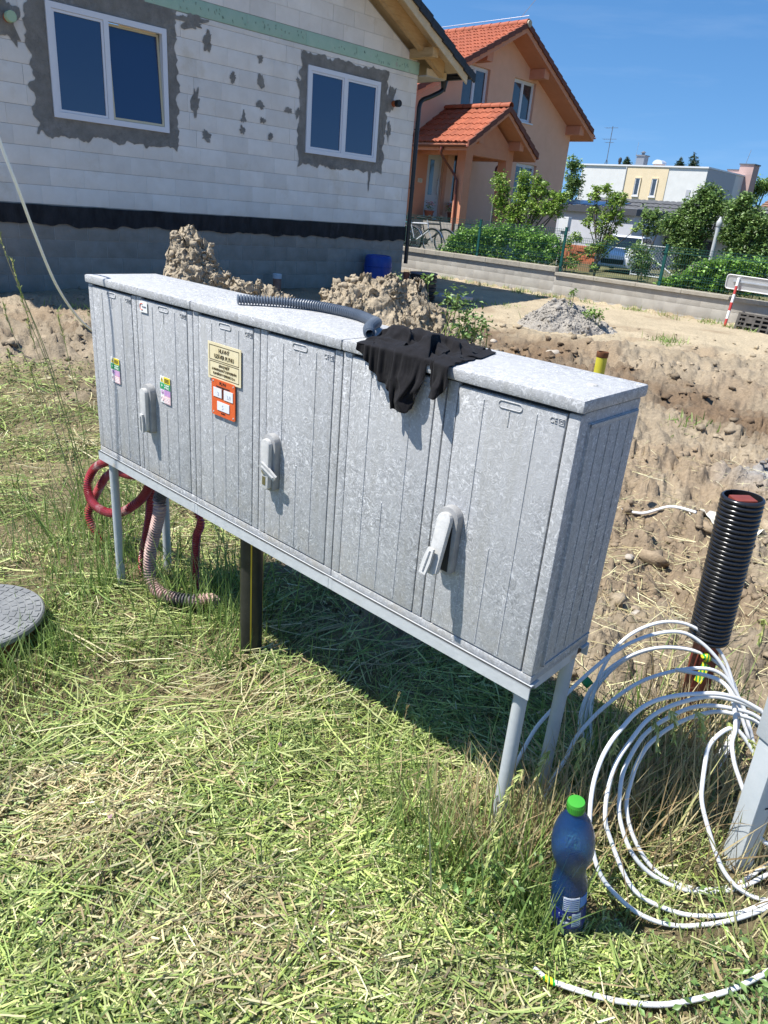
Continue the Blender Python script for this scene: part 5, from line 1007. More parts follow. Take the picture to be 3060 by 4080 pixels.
# foundation courses
zc = .90
row = 0
for z0, z1 in ((.66, .90), (.41, .66), (.16, .41), (-.09, .16), (-.34, -.09)):
    x = -9.4+.24*(row % 2)+random.uniform(-.04, .04)
    while x < 0:
        a, b = max(x, -8.95), min(x+.5, -.01); x += .5
        if b-a > .05: put_block(a, b, z0, z1, FND, wcore, 'foundation_block', y=.004, gap=.005)
    row += 1
# ragged sheets: bitumen band and render patches
def ragged(poly_outer, y0, y1, name, mat, parent, hole=None):
    """poly: list of (x,z); triangulated with bmesh, extruded"""
    bm = bmesh.new()
    def loop(pts): vs = [bm.verts.new((p[0], 0, p[1])) for p in pts]; return [bm.edges.new((vs[i], vs[(i+1) % len(vs)])) for i in range(len(vs))]
    ed = loop(poly_outer)
    if hole: ed += loop(hole)
    r_ = bmesh.ops.triangle_fill(bm, use_beauty=True, use_dissolve=False, edges=ed)
    fs = list(bm.faces); bmesh.ops.recalc_face_normals(bm, faces=fs)
    ex = bmesh.ops.extrude_face_region(bm, geom=fs)
    for e_ in ex['geom']:
        if isinstance(e_, bmesh.types.BMVert): e_.co.y = y1
    for v_ in bm.verts:
        if v_.co.y != y1: v_.co.y = y0
    bmesh.ops.recalc_face_normals(bm, faces=list(bm.faces))
    me = bpy.data.meshes.new(name); bm.to_mesh(me); bm.free(); me.materials.append(mat); return link(bpy.data.objects.new(name, me), parent)
def edge_pts(a, b, step, amp, seed, axis):
    n = max(2, int(math.hypot(b[0]-a[0], b[1]-a[1])/step)); out = []
    for i in range(n):
        t = i/n; v_ = float(fbm(np.array([t*n*.33+seed*3.1]), np.array([seed*1.7]), oct=3, seed=seed)[0])*amp; p = [a[0]+(b[0]-a[0])*t, a[1]+(b[1]-a[1])*t]
        p[axis] += v_; out.append(tuple(p))
    return out
bp = edge_pts((-9.0, .865), (-.0, .865), .06, .035, 5, 1)+[(0.012, .86), (0.012, 1.135)]+edge_pts((-.0, 1.140), (-9.0, 1.140), .1, .006, 6, 1)+[(-9.0, 1.14)]
ragged(bp, -.020, .006, 'bitumen_band', BITU, wcore)
def surround(w, m, sd):
    x0, x1, z0, z1 = w; l, r_, b, t = m
    P = edge_pts((x0-l, z0-b), (x1+r_, z0-b), .03, .055, sd, 1)+edge_pts((x1+r_, z0-b), (x1+r_, z1+t), .03, .05, sd+1, 0)+edge_pts((x1+r_, z1+t), (x0-l, z1+t), .03, .05, sd+2, 1)+edge_pts((x0-l, z1+t), (x0-l, z0-b), .03, .05, sd+3, 0)
    e_ = .0
    return ragged(P, -.007, .003, 'cement_surround', CEMENT, wcore, hole=[(x0+e_, z0), (x0+e_, z1), (x1-e_, z1), (x1-e_, z0)])
surround(WINS[0], (.26, .17, .22, .30), 31); surround(WINS[1], (.16, .22, .20, .20), 41)
def dab(x, z, w, h, sd):
    P = []
    for i in range(40):
        a = 2*math.pi*i/40; k_ = .92+.50*float(fbm(np.array([math.cos(a)*1.9+sd]), np.array([math.sin(a)*1.9+sd*.7]), oct=3, seed=sd, gain=.6)[0]); P.append((x+w/2*math.cos(a)*k_, z+h/2*math.sin(a)*k_))
    ragged(P, -.008, .004, 'cement_dab', CEMENT, wcore)
_q = [(1075,207),(474,202),(536,147),(537,217),(608,262),(636,265),(403,252),(536,262),(498,294),(540,291),(634,196),(429,313),(497,310),(559,330),(836,290),(800,408)]
for i, (x, z, w, h) in enumerate([(-4.33, 3.28, .12, .2), (-3.80, 3.62, .11, .17), (-3.79, 3.27, .12, .20), (-3.80, 2.93, .16, .13), (-3.20, 2.93, .16, .13), (-2.98, 2.92, .12, .15), (-5.03, 2.80, .14, .34), (-4.13, 2.69, .10, .18), (-3.75, 2.71, .13, .11), (-4.15, 2.52, .10, .12), (-4.85, 2.36, .17, .18), (-3.57, 2.47, .11, .12), (-3.0, 3.42, .09, .11), (-.72, 2.88, .11, .30), (-1.15, 1.98, .07, .33), (-7.83, 3.40, .36, .50), (-.72, 3.42, .30, .40), (-5.1, 3.88, .55, .20), (-4.80, 3.70, .16, .28)]): dab(x, z, w, h, 60+i)
# windows
PVC = M('white_pvc', (.76, .77, .80), rough=.35); PVCY = M('cream_seal', (.62, .56, .38), rough=.5)
GLASS = M('window_glass', (.010, .032, .105), rough=.04, spec=1.0)
DARKI = M('room_shade_panel', (.012, .014, .02), rough=.9)
def ring(mb, x0, x1, z0, z1, t, y0, y1):
    mb.box(x0, x1, y0, y1, z0, z0+t); mb.box(x0, x1, y0, y1, z1-t, z1); mb.box(x0, x0+t, y0, y1, z0+t, z1-t); mb.box(x1-t, x1, y0, y1, z0+t, z1-t)
def window(parent, w, tilt_right=False, mull=.5, t=.075, yo=-.035, depth=.09, leafs=2, frame_mat=None, glass=None, both=True, droom=.03):
    x0, x1, z0, z1 = w; fm = frame_mat or PVC; gm = glass or GLASS
    root = bpy.data.objects.new('window', None); COL.objects.link(root); root.parent = parent; root.location = ((x0+x1)/2, 0, z0)
    hw = (x1-x0)/2; H_ = z1-z0; mb = MB(); ring(mb, -hw, hw, 0, H_, t, yo, yo+depth)
    cuts = [-hw+t] ; 
    if leafs == 2: xm = -hw+2*hw*mull; mb.box(xm-t*.5, xm+t*.5, yo, yo+depth, t, H_-t); bays = [(-hw+t, xm-t*.5), (xm+t*.5, hw-t)]
    else: bays = [(-hw+t, hw-t)]
    mb.build('window_frame', fm, root, bevel=.0)
    mb = MB(); mb.box(-hw+t*.5, hw-t*.5, yo+depth+droom, yo+depth+droom+.03, t*.5, H_-t*.5); mb.build('room_shade_panel', DARKI, root)  # near black panel, its colour stands for the unlit room
    for i, (a, b) in enumerate(bays):
        s = bpy.data.objects.new('sash', None); COL.objects.link(s)
        mb = MB(); ts = t*.42; g_ = .003; ring(mb, a+g_, b-g_, g_, H_-2*t-g_, ts, yo+.012, yo+.065); sh_ = mb.build('sash', PVCY if (tilt_right and i == 1) else fm, root); bpy.data.objects.remove(s)
        sh_.location = (0, 0, t); 
        mb = MB(); mb.box(a+ts-.01, b-ts+.01, yo+.030, yo+.042, ts-.01, H_-2*t-ts+.01); p_ = mb.build('pane', gm, root); p_.location = (0, 0, t)
        if tilt_right and i == 1:
            sh_.rotation_euler = (R(-4.5), 0, 0); p_.rotation_euler = (R(-4.5), 0, 0)
    return root
window(gh, WINS[0], tilt_right=True, mull=.47, droom=.30); window(gh, WINS[1], mull=.5, droom=.30)
# vent pipes
ORP = M('orange_drain_pipe', (.45, .115, .035), rough=.5)
def vent(x, z, r, capmat, L_=.16):
    v_ = bpy.data.objects.new('vent_pipe', None); COL.objects.link(v_); v_.parent = gh; v_.location = (x, -.0, z)
    mb = MB(); mb.lathe([(r, -.02), (r, L_)], 22, cap1=True); o = mb.build('pipe', ORP, v_, smooth=True, angle=40); o.rotation_euler = (R(90), 0, 0)
    mb = MB(); mb.lathe([(r*1.12, L_-.06), (r*1.14, L_+.02), (r*1.05, L_+.03)], 22); o = mb.build('pipe_cap', capmat, v_, smooth=True, angle=40); o.rotation_euler = (R(90), 0, 0)
vent(-.64, 3.39, .055, M('black_cap', (.015, .015, .015), rough=.5)); vent(-7.80, 3.40, .060, M('pale_green_cap', (.40, .55, .36), rough=.6), .13)
# roof: purlin, rafters, boards, tiles, gutter
WOOD = M('new_spruce', (.50, .31, .135), (.58, .39, .19), 5, .7, .15, 30, stretch=(1, 1, 6), c3=(.40, .23, .09), s3=3, lo3=.55, hi3=.75)
WOOD2 = M('pale_spruce_board', (.58, .44, .26), (.66, .53, .35), 6, .7, .15, 30, c3=(.42, .28, .13), s3=6, lo3=.62, hi3=.72)
rf = bpy.data.objects.new('roof', None); COL.objects.link(rf); rf.parent = gh
mb = MB(); mb.box(-.29, -.13, -.62, .5, 4.215, 4.375); mb.build('purlin', WOOD, rf, bevel=.004)
OV = .70
def sl(x): return 4.16+(.59-x)*SLO      # top edge of the verge board
def sbeam(x0, x1, y0, y1, dz0, dz1, mat, name, plumb=True):
    mb = MB(); mb.prism([(x0, sl(x0)+dz0), (x1, sl(x1)+dz0), (x1, sl(x1)+dz1), (x0, sl(x0)+dz1)], y0, y1); return mb.build(name, mat, rf)
sbeam(APX, .66, -OV-.03, -OV, -.235, 0, WOOD2, 'verge_board')
sbeam(APX, .36, -.36, -.24, -.30, -.06, WOOD, 'rafter')
for yy in (.6, 1.5, 2.4, 3.3): sbeam(APX, .40, yy, yy+.12, -.30, -.06, WOOD, 'rafter')
sbeam(APX, .62, -OV, HD+.4, -.055, -.03, WOOD2, 'roof_boarding')
sbeam(APX, .70, -OV, HD+.4, -.028, .012, M('roof_underlay', (.05, .05, .06), rough=.8), 'battens')
mb = MB(); mb.box(.02, .56, -.22, HD, 3.955, 3.975); mb.build('soffit_board', M('grey_soffit', (.42, .40, .36), (.48, .46, .42), 8, .8), rf)
mb = MB(); mb.box(.02, .60, -.22, -.20, 3.976, 4.09); mb.build('soffit_board', WOOD2, rf)
TILEB = M('anthracite_tile', (.018, .019, .022), (.032, .033, .037), 20, .5, .15, 80)
i = 0; x = .86
while x > -4.7:
    x0 = x-.36; mb = MB(); z1_, z0_ = sl(x)+.02+.03, sl(x0)+.02
    mb.prism([(x0, sl(x0)-.10), (x, sl(x)-.075), (x, sl(x)+.075), (x0, sl(x0)+.045)], -OV-.075, -OV-.032); mb.prism([(x0, sl(x0)+.022), (x, sl(x)+.045), (x, sl(x)+.072), (x0, sl(x0)+.044)], -OV-.032, -OV+.28); mb.build('roof_tile', TILEB, rf); x -= .345
sbeam(APX, .86, -OV+.28, HD+.4, .015, .05, TILEB, 'roof_cover')
mb = MB(); mb.prism([(APX, sl(APX)-.05), (APX, sl(APX)+.05), (-HW-.7, sl(APX)+.05-(HW/2+.7)*SLO), (-HW-.7, sl(APX)-.05-(HW/2+.7)*SLO)], -OV, HD+.4); mb.build('roof_cover', TILEB, rf)
# gutter and downpipe
BLKM = M('black_gutter', (.012, .012, .014), rough=.35, spec=.5)
mb = MB(); pr = [(.78+.07*math.cos(R(a)), 4.06+.07*math.sin(R(a))) for a in range(180, 361, 15)]; pr += [(.78+.062*math.cos(R(a)), 4.06+.062*math.sin(R(a))) for a in range(360, 179, -15)]
mb.prism(pr, -OV-.02, HD); g_ = mb.build('gutter', BLKM, rf, smooth=True, angle=40)
mb = MB(); mb.prism([(.78+.07*math.cos(R(a)), 4.06+.07*math.sin(R(a))) for a in range(180, 361, 15)], -OV-.03, -OV-.018); mb.build('gutter_end', BLKM, rf)
mb = MB(); mb.tube(spline([(.76, -.02, 4.02), (.76, -.02, 3.90), (.70, -.02, 3.80), (.40, -.02, 3.66), (.16, -.02, 3.56), (.09, -.02, 3.44), (.085, -.02, 3.2), (.085, -.02, 1.5), (.085, -.02, .40)], 6), .045, 14); mb.lathe([(.045, 3.80), (.08, 3.99), (.08, 4.0)], 14, (.76, -.02, 0)); mb.build('downpipe', BLKM, gh, smooth=True, angle=50)
for zz in (3.0, 1.9, .8): mb = MB(); mb.lathe([(.049, zz), (.049, zz+.03)], 14, (.085, -.02, 0)); mb.box(.02, .085, -.01, .01, zz+.005, zz+.025); mb.build('pipe_clip', BLKM, gh)

# ---------------------------------------------------------------- things standing by the house
BLUE = M('blue_hdpe', (.012, .045, .24), (.018, .06, .30), 5, .4)
brl = thing('blue_barrel', 'blue plastic barrel standing against the house corner', 'barrel', (-.57, 15.72, -.09))
mb = MB(); mb.lathe([(.255, 0), (.28, .03), (.285, .10), (.29, .22), (.285, .35), (.285, .50), (.275, .62), (.25, .665), (.24, .67), (.235, .655), (.02, .65)], 36); mb.build('drum', BLUE, brl, smooth=True, angle=50)
for z_ in (.2, .46): mb = MB(); mb.tube([(.288*math.cos(2*math.pi*i/40), .288*math.sin(2*math.pi*i/40), z_) for i in range(40)], .008, 6, closed=True); mb.build('drum_hoop', BLUE, brl, smooth=True)
shf = thing('inspection_shaft', 'black corrugated plastic inspection shaft with flat lid before the garden wall', 'shaft', (.36, 14.45, -.12))
pr = []
for i in range(7): z0 = i*.072; pr += [(.235, z0), (.262, z0+.012), (.264, z0+.05), (.236, z0+.062)]
mb = MB(); mb.lathe(pr+[(.235, .51)], 36, cap1=False); mb.build('ring_body', M('dark_brown_pe', (.035, .028, .026), (.06, .05, .045), 12, .5), shf, smooth=True, angle=40)
mb = MB(); mb.lathe([(.262, .508), (.268, .515), (.266, .535), (.02, .545)], 36); mb.build('lid', M('grey_lid', (.09, .10, .12), rough=.45), shf, smooth=True, angle=40)
bs = thing('brown_pipe_stub', 'brown drain pipe stub standing beside the inspection shaft', 'pipe', (.03, 14.3, -.12)); mb = MB(); mb.lathe([(.052, 0), (.052, .46), (.060, .462), (.060, .53), (.05, .53), (.05, .40)], 20, cap1=False); mb.build('pipe_body', M('brown_pvc', (.20, .06, .03), rough=.5), bs, smooth=True, angle=40)
ws = thing('capped_pipe_stub', 'short drain pipe with white cap against the house plinth', 'pipe', (-2.36, 13.95, -.09)); mb = MB(); mb.lathe([(.075, 0), (.075, .22)], 20); mb.build('pipe_body', M('brown_pvc2', (.26, .10, .06), (.36, .2, .15), 10, rough=.6), ws, smooth=True, angle=40); mb = MB(); mb.lathe([(.083, .215), (.085, .29), (.075, .30)], 20); mb.build('pipe_cap', M('white_cap', (.6, .6, .62), rough=.5), ws, smooth=True, angle=40)
mb = MB(); P = []
for i in range(14): a = 2*math.pi*i/14; P.append((.36*math.cos(a)*(1+.05*math.sin(3*a)), .26*math.sin(a)))
mb.add([(x, y, 0) for x, y in P]+[(x, y, .06) for x, y in P], [tuple(range(13, -1, -1)), tuple(range(14, 28))]+[(i, (i+1) % 14, (i+1) % 14+14, i+14) for i in range(14)])
o = mb.build('grey_slab', M('slab_grey', (.36, .37, .40), rough=.6), None, bevel=.01); o.location = (1.0, 14.2, .02); o.rotation_euler = (R(-3), R(4), .4); tag(o, 'flat grey slab lying tilted on the soil beside the shaft', 'slab')
# potato-like weed growing on the low heap
def leafy(name, label, cat, spots, n, size, pal, group=None, stem=True):
    cx_ = sum(s[0] for s in spots)/len(spots); cy_ = sum(s[1] for s in spots)/len(spots); z0 = float(hz([cx_], [cy_])[0]); root = thing(name, label, cat, (cx_, cy_, z0), 0, group)
    P = []; mb = MB()
    for x, y, z, r in spots:
        k_ = int(n*r*r/sum(s[3]**2 for s in spots)); P.append(np.array([x, y, z])+rng.normal(0, 1, (k_, 3))*r*np.array([.5, .5, .5]))
        if stem:
            for j_ in range(2): mb.tube(spline([(x-cx_+rng.normal(0, .05), y-cy_+rng.normal(0, .05), max(-.1, z-z0-.5)), (x-cx_+rng.normal(0, .04), y-cy_, z-z0-.15), (x-cx_, y-cy_, z-z0+r*.5)], 4), .006, 5)
    P = np.vstack(P); v_, f_, c_ = leaf_quads(P-[cx_, cy_, z0], rng.uniform(.6, 1.4, len(P))*size, np.clip(pick(pal, len(P), .2), .02, .7), upb=.9)
    np_mesh('crown', v_, f_, MAT_LEAF, parent=root, col=c_)
    if stem: mb.build('stems', M_STEM[0], root)['kind'] = 'stuff'
    return root
TREEG = np.array([[.14, .25, .05], [.19, .32, .07], [.10, .17, .035], [.25, .39, .10], [.30, .43, .14]])
leafy('soil_weed', 'pale green leafy weed growing on the right end of the low soil heap', 'weed', [(.55, 7.6, .70, .13), (.66, 7.55, .58, .13), (.75, 7.5, .46, .12), (.62, 7.5, .42, .13), (.86, 7.6, .50, .09), (.45, 7.7, .72, .07)], 420, .055, np.array([[.17, .28, .08], [.24, .36, .12], [.12, .20, .05]]))
leafy('soil_weed', 'small dark weed on top of the low soil heap by the barrel', 'weed', [(-.10, 8.3, .80, .07), (.25, 8.3, .82, .06)], 90, .05, TREEG)
leafy('soil_weed', 'small weed growing on the gravel heap', 'weed', [(3.05, 12.1, .22, .10), (3.18, 12.05, .20, .09)], 120, .06, TREEG)
leafy('soil_weed', 'tiny weed at the top of the gravel heap', 'weed', [(2.75, 12.25, .48, .06)], 50, .05, TREEG)
# ================================================================ terracotta house with tiled porch
OH = thing('terracotta_house', 'terracotta rendered house with red tiled gable roof and tiled porch', 'house', (.427, 25.382, 0), R(46))
TER = M('terracotta_render', (.64, .27, .155), (.68, .30, .175), 4, .9, .3, 220); TERL = M('apricot_render', (.79, .45, .30), (.83, .48, .325), 3, .9, .3, 220)
RTILE = M('red_roof_tile', (.30, .075, .032), (.37, .10, .045), 7, .65, .1, 40, rnd=.12); RTD = M('brown_verge_tile', (.15, .05, .03), (.20, .065, .04), 10, .7, rnd=.1)
GZ = .25
oc, uL, uR, oz, ap = 3.26, -1.25, 7.75, 4.55, 7.12      # centre, wall ends, eave height, apex
osl = (ap-oz)/(uR+.5-oc)
mb = MB(); mb.prism([(uL, GZ-.6), (uR, GZ-.6), (uR, oz+.15), (oc, oz+.15+(uR-oc)*osl), (uL, oz+.15)], 0, .3); mb.box(uL, uL+.3, .3, 11, GZ-.6, oz+.15); mb.box(uR-.3, uR, .3, 11, GZ-.6, oz+.15)
ow = mb.build('wall', TERL, OH)
mb = MB(); mb.box(uL-.02, .92, -.012, -.0, .3, 3.7); mb.build('porch_back_wall', TER, OH)
orf = bpy.data.objects.new('roof', None); COL.objects.link(orf); orf.parent = OH
def tile_mesh(w, l, mat):
    nx = 9; V = []; F = []
    for j, (yy, zz) in enumerate(((0, 0), (l*.5, .0), (l, .0))):
        for i in range(nx):
            t = i/(nx-1); z = .022*math.cos(2*math.pi*t*1.5)*(1 if j < 2 else .9)
            V.append(((t-.5)*w, yy, z+.030-.028*(yy/l)))
    for i in range(nx): t = i/(nx-1); V.append(((t-.5)*w, 0, .022*math.cos(2*math.pi*t*1.5)+.004))
    for j in range(2):
        for i in range(nx-1): F.append((j*nx+i, j*nx+i+1, (j+1)*nx+i+1, (j+1)*nx+i))
    for i in range(nx-1): F.append((3*nx+i, 3*nx+i+1, i+1, i))
    o = mesh_obj('roof_tile', V, F, mat, None, smooth=True, angle=50); me = o.data; bpy.data.objects.remove(o); return me
TM = tile_mesh(.315, .41, RTILE)
def slope_tiles(parent, apex, zap, slope, side, y0, y1, rows, exposure, first=0, name='roof_tile', wid=.30):
    """side -1: slope falling towards -x; tiles run along y"""
    th = math.atan(slope); n = int(round((y1-y0)/wid)); wid = (y1-y0)/n
    for r_ in range(first, rows):
        s_ = (r_+1)*exposure; x = apex+side*s_*math.cos(th); z = zap-s_*math.sin(th)
        for c_ in range(n):
            yy = y0+(c_+.5)*wid
            o = inst(name, TM, parent, (x, yy, z)); ex = Vector((0, 1, 0)); ey = Vector((-side*math.cos(th), 0, math.sin(th))); ez = ex.cross(ey)
            if ez.z < 0: ex = -ex; ez = ex.cross(ey)
            o.rotation_euler = Matrix((ex, ey, ez)).transposed().to_euler(); o.scale = (wid/.305, 1, 1)
def ridge(parent, x, z, y0, y1, step=.36, r=.11, name='ridge_tile'):
    n = int((y1-y0)/step); L_ = (y1-y0)/n
    mb = MB(); pr = [(r*math.cos(R(a)), r*math.sin(R(a))) for a in range(-10, 191, 20)]; pr2 = [(p[0]*.86, p[1]*.86-.002) for p in pr[::-1]]
    V = []; m_ = len(pr)
    for yy, k_ in ((0, 1.08), (L_*1.08, .94)): V += [(p[0]*k_, yy, p[1]*k_) for p in pr]+[(p[0]*k_*.86, yy, p[1]*k_*.86) for p in pr]
    F = [(i, i+1, 2*m_+i+1, 2*m_+i) for i in range(m_-1)]+[(m_+i+1, m_+i, 3*m_+i, 3*m_+i+1) for i in range(m_-1)]+[(i+1, i, m_+i, m_+i+1) for i in range(m_-1)]
    o = mesh_obj(name, V, F, RTILE, None, smooth=True, angle=50); me = o.data; bpy.data.objects.remove(o)
    for i in range(n): inst(name, me, parent, (x, y0+i*L_, z))
# main roof: slabs, soffit, verge and tiles
OVm = .72; yb_ = 11.3
zt_ = ap+.10
for sd in (-1, 1):
    xe = uR+.5 if sd > 0 else uL-.5-0
    half = (uR+.5-oc)
    mb = MB(); q = [(oc, zt_-.26), (oc+sd*half, zt_-.26-half*osl), (oc+sd*half, zt_-.04-half*osl), (oc, zt_-.04)]
    if sd < 0: q = q[::-1]
    mb.prism(q, -OVm, yb_); mb.build('roof_deck', TER, orf)
    mb = MB(); q = [(oc, zt_-.036), (oc+sd*half*1.02, zt_-.036-half*1.02*osl), (oc+sd*half*1.02, zt_-.006-half*1.02*osl), (oc, zt_-.006)]
    if sd < 0: q = q[::-1]
    mb.prism(q, -OVm+.02, yb_); mb.build('roof_cover', RTILE, orf)
sl_len = (uR+.5-oc)/math.cos(math.atan(osl))
slope_tiles(orf, oc, zt_, osl, -1, -OVm+.05, 7.05, 12, .36)
ridge(orf, oc, zt_+.0, -OVm-.02, 8.6)
rows = int(sl_len/.36)
for sd in (-1, 1):
    th = math.atan(osl)
    for r_ in range(rows):
        a0, a1 = r_*.36, (r_+1)*.36+.03; x0, x1 = oc+sd*a0*math.cos(th), oc+sd*a1*math.cos(th); z0, z1 = zt_-a0*math.sin(th), zt_-a1*math.sin(th)
        mb = MB(); q = [(x0, z0-.13), (x1, z1-.10), (x1, z1+.055), (x0, z0+.02)]
        if sd < 0: q = q[::-1]
        mb.prism(q, -OVm-.055, -OVm-.004); mb.build('verge_tile', RTD, orf)
for u_, zz in ((oc+1.55, 0), (oc+4.25, 0), (oc-1.55, 0)):   # purlin ends boxed in
    z = zt_-.26-abs(u_-oc)*osl; mb = MB(); mb.box(u_-.14, u_+.14, -OVm+.10, .0, z-.24, z+.05); mb.build('boxed_purlin', TER, orf)
mb = MB(); mb.lathe([(.10, 0), (.10, .05)], 16); o = mb.build('ridge_end_disc', M('beige_disc', (.45, .38, .28), rough=.7), orf); o.location = (oc, -OVm-.03, zt_-.02); o.rotation_euler = (R(90), 0, 0)
BRG = M('brown_gutter', (.16, .045, .028), rough=.4)
def gutter(parent, x, z, y0, y1, r=.065):
    mb = MB(); pr = [(x+r*math.cos(R(a)), z+r*math.sin(R(a))) for a in range(180, 361, 20)]+[(x+r*.88*math.cos(R(a)), z+r*.88*math.sin(R(a))) for a in range(360, 179, -20)]
    mb.prism(pr, y0, y1); return mb.build('gutter', BRG, parent, smooth=True, angle=40)
xe = uR+.5; ze = zt_-.10-(xe-oc)*osl; gutter(orf, xe+.08, ze, -OVm, yb_)
mb = MB(); mb.tube(spline([(uR+.5, .5, ze-.1), (uR+.48, .5, ze-.25), (uR+.2, .5, ze-.45), (uR+.07, .5, ze-.6), (uR+.06, .5, 1)], 5), .045, 10); mb.build('downpipe', BRG, OH, smooth=True)
# lightning wire on the ridge and vent tiles
mb = MB(); mb.tube([(oc, -OVm, zt_+.20), (oc, 8, zt_+.20)], .008, 5); mb.tube([(oc, -.4, zt_+.18), (oc+.0, -.9, zt_+.62)], .008, 5)
for yy in np.arange(0, 8, 1.1): mb.tube([(oc, yy, zt_+.08), (oc, yy, zt_+.21)], .01, 5)
mb.build('lightning_wire', M('galvanised', (.55, .56, .58), rough=.4, metal=.6), orf)
for yy, s_ in ((2.3, 1.1), (5.2, 1.1)):
    th = math.atan(osl); mb = MB(); mb.prism([(-.16, 0), (.16, 0), (0, .17)], -.02, .30); o = mb.build('vent_tile', RTILE, orf); o.location = (oc-s_*math.cos(th), yy, zt_-s_*math.sin(th)+.02); o.rotation_euler = (0, 0, R(-90))
# windows
GLS2 = M('house_glass', (.03, .035, .045), (.06, .065, .075), 3, .05, spec=1.0)
REV = M('reveal_render', (.46, .22, .13), rough=.9)
def ohwin(x0, x1, z0, z1, leafs=2):
    w_ = bpy.data.objects.new('window_opening', None); COL.objects.link(w_); w_.parent = OH
    mb = MB(); mb.box(x0, x1, -.002, -.001, z0, z1); 
    r_ = window(OH, (x0+.0, x1-.0, z0, z1), t=.07, yo=.10, depth=.07, leafs=leafs, glass=GLS2)
    bpy.data.objects.remove(w_)
    mb = MB(); mb.box(x0-.05, x1+.05, -.05, .1, z0-.04, z0); mb.build('window_sill', PVC, OH)
OPEN = [(1.25, 2.55, 4.62, 5.86), (3.88, 5.14, 4.62, 5.86), (4.62, 5.86, 2.05, 3.33)]
for a in OPEN: ohwin(*a)
# cut openings into the wall
bm = bmesh.new()
for x0, x1, z0, z1 in OPEN: bmesh.ops.create_cube(bm, size=1, matrix=Matrix.Translation(((x0+x1)/2, .05, (z0+z1)/2)) @ Matrix.Diagonal((x1-x0, .8, z1-z0, 1)))
bmesh.ops.create_cube(bm, size=1, matrix=Matrix.Translation((.37, .05, 2.27)) @ Matrix.Diagonal((.78, .8, 2.14, 1)))
bmesh.ops.create_cube(bm, size=1, matrix=Matrix.Translation((1.42, .05, 2.55)) @ Matrix.Diagonal((.34, .8, 1.5, 1)))
cme_ = bpy.data.meshes.new('cutter'); bm.to_mesh(cme_); bm.free(); cut = bpy.data.objects.new('cutter', cme_); COL.objects.link(cut)
cut.matrix_world = Matrix.Translation(OH.location) @ Matrix.Rotation(R(46), 4, 'Z')
for nm in (ow, bpy.data.objects['porch_back_wall']):
    bo = nm.modifiers.new('cut', 'BOOLEAN'); bo.object = cut; bo.operation = 'DIFFERENCE'; bo.solver = 'EXACT'
bpy.context.view_layer.update(); dg = bpy.context.evaluated_depsgraph_get()
for nm in (ow, bpy.data.objects['porch_back_wall']):
    me = bpy.data.meshes.new_from_object(nm.evaluated_get(dg)); nm.modifiers.clear(); nm.data = me
bpy.data.objects.remove(cut)
# front door
dr = bpy.data.objects.new('front_door', None); COL.objects.link(dr); dr.parent = OH; dr.location = (.37, .10, 1.23)
DW = M('white_door', (.62, .61, .60), rough=.4); mb = MB(); ring(mb, -.39, .39, 0, 2.11, .07, 0, .08); mb.build('door_frame', DW, dr); mb = MB(); mb.box(-.32, .32, .02, .07, .0, 2.04); mb.build('door_leaf', DW, dr)
mb = MB(); mb.box(-.13, .05, .012, .02, .75, 1.78); mb.build('glass_strip', M('door_glass', (.10, .16, .22), rough=.1, spec=.8), dr); mb = MB(); mb.tube([(.26, -.04, .75), (.26, -.04, 1.25)], .014, 8); mb.tube([(.26, .02, .8), (.26, -.04, .8)], .01, 6); mb.tube([(.26, .02, 1.2), (.26, -.04, 1.2)], .01, 6); mb.build('door_handle', M('door_steel', (.5, .5, .5), rough=.3, metal=.8), dr)
mb = MB(); ring(mb, 1.25, 1.59, 1.80, 3.30, .05, .10, .16); sdw = mb.build('side_window', PVC, OH); mb = MB(); mb.box(1.30, 1.54, .12, .14, 1.85, 3.25); mb.build('pane', GLS2, sdw)
mb = MB(); mb.box(-.42, -.22, -.03, -.012, 2.30, 2.42); o = mb.build('house_number_plate', M('beige_plate', (.62, .55, .42), rough=.6), OH); text_mesh('12', .09, BR, 'plate_text', o, (-.32, -.032, 2.36), RX)
bpy.data.objects.remove(bpy.data.objects['plate_text'] if False else text_mesh('.', .01, BR, 'tmp', o, (0, 0, 0), RX))
mb = MB(); mb.box(1.10, 1.32, -.22, -.012, 1.72, 1.80); mb.lathe([(.06, 0), (.09, .1), (.06, .16)], 14, (1.22, -.12, 1.56)); mb.build('lamp_bracket', M('lamp_white', (.6, .6, .6), rough=.5), OH)
# porch
PC, PV = .58, 2.0; ph = parent_p = bpy.data.objects.new('porch', None); COL.objects.link(ph); ph.parent = OH
mb = MB(); mb.box(PC-1.15, PC+1.6, -2.0, 0, GZ-.5, 1.20); mb.build('porch_floor', M('porch_concrete', (.34, .31, .28), (.40, .37, .33), 6, .9), ph)
mb = MB()
for i in range(5): mb.box(PC+1.6+i*.28, PC+1.6+(i+1)*.28, -1.6, -.2, GZ-.5, 1.02-.18*i)
mb.build('steps', M('step_concrete', (.34, .32, .30), rough=.9), ph)
for u0, u1 in ((-.55, -.23), (1.41, 1.73)): mb = MB(); mb.box(u0, u1, -2.0, -1.68, GZ-.5, 3.42); mb.build('column', TER, ph)
mb = MB(); mb.box(-.545, 1.725, -1.995, -1.70, 3.12, 3.38); mb.build('beam', TER, ph)
for u0 in (-.54, 1.42): mb = MB(); mb.box(u0, u0+.30, -1.66, 0, 3.10, 3.36); mb.build('beam', TER, ph)
pap, pel = 4.44, 1.67; psl = (4.44-3.36)/pel
mb = MB(); mb.prism([(-.545, 3.382), (1.725, 3.382), (PC, 3.382+1.135*psl)], -1.99, -1.75); mb.build('gable_panel', TER, ph)
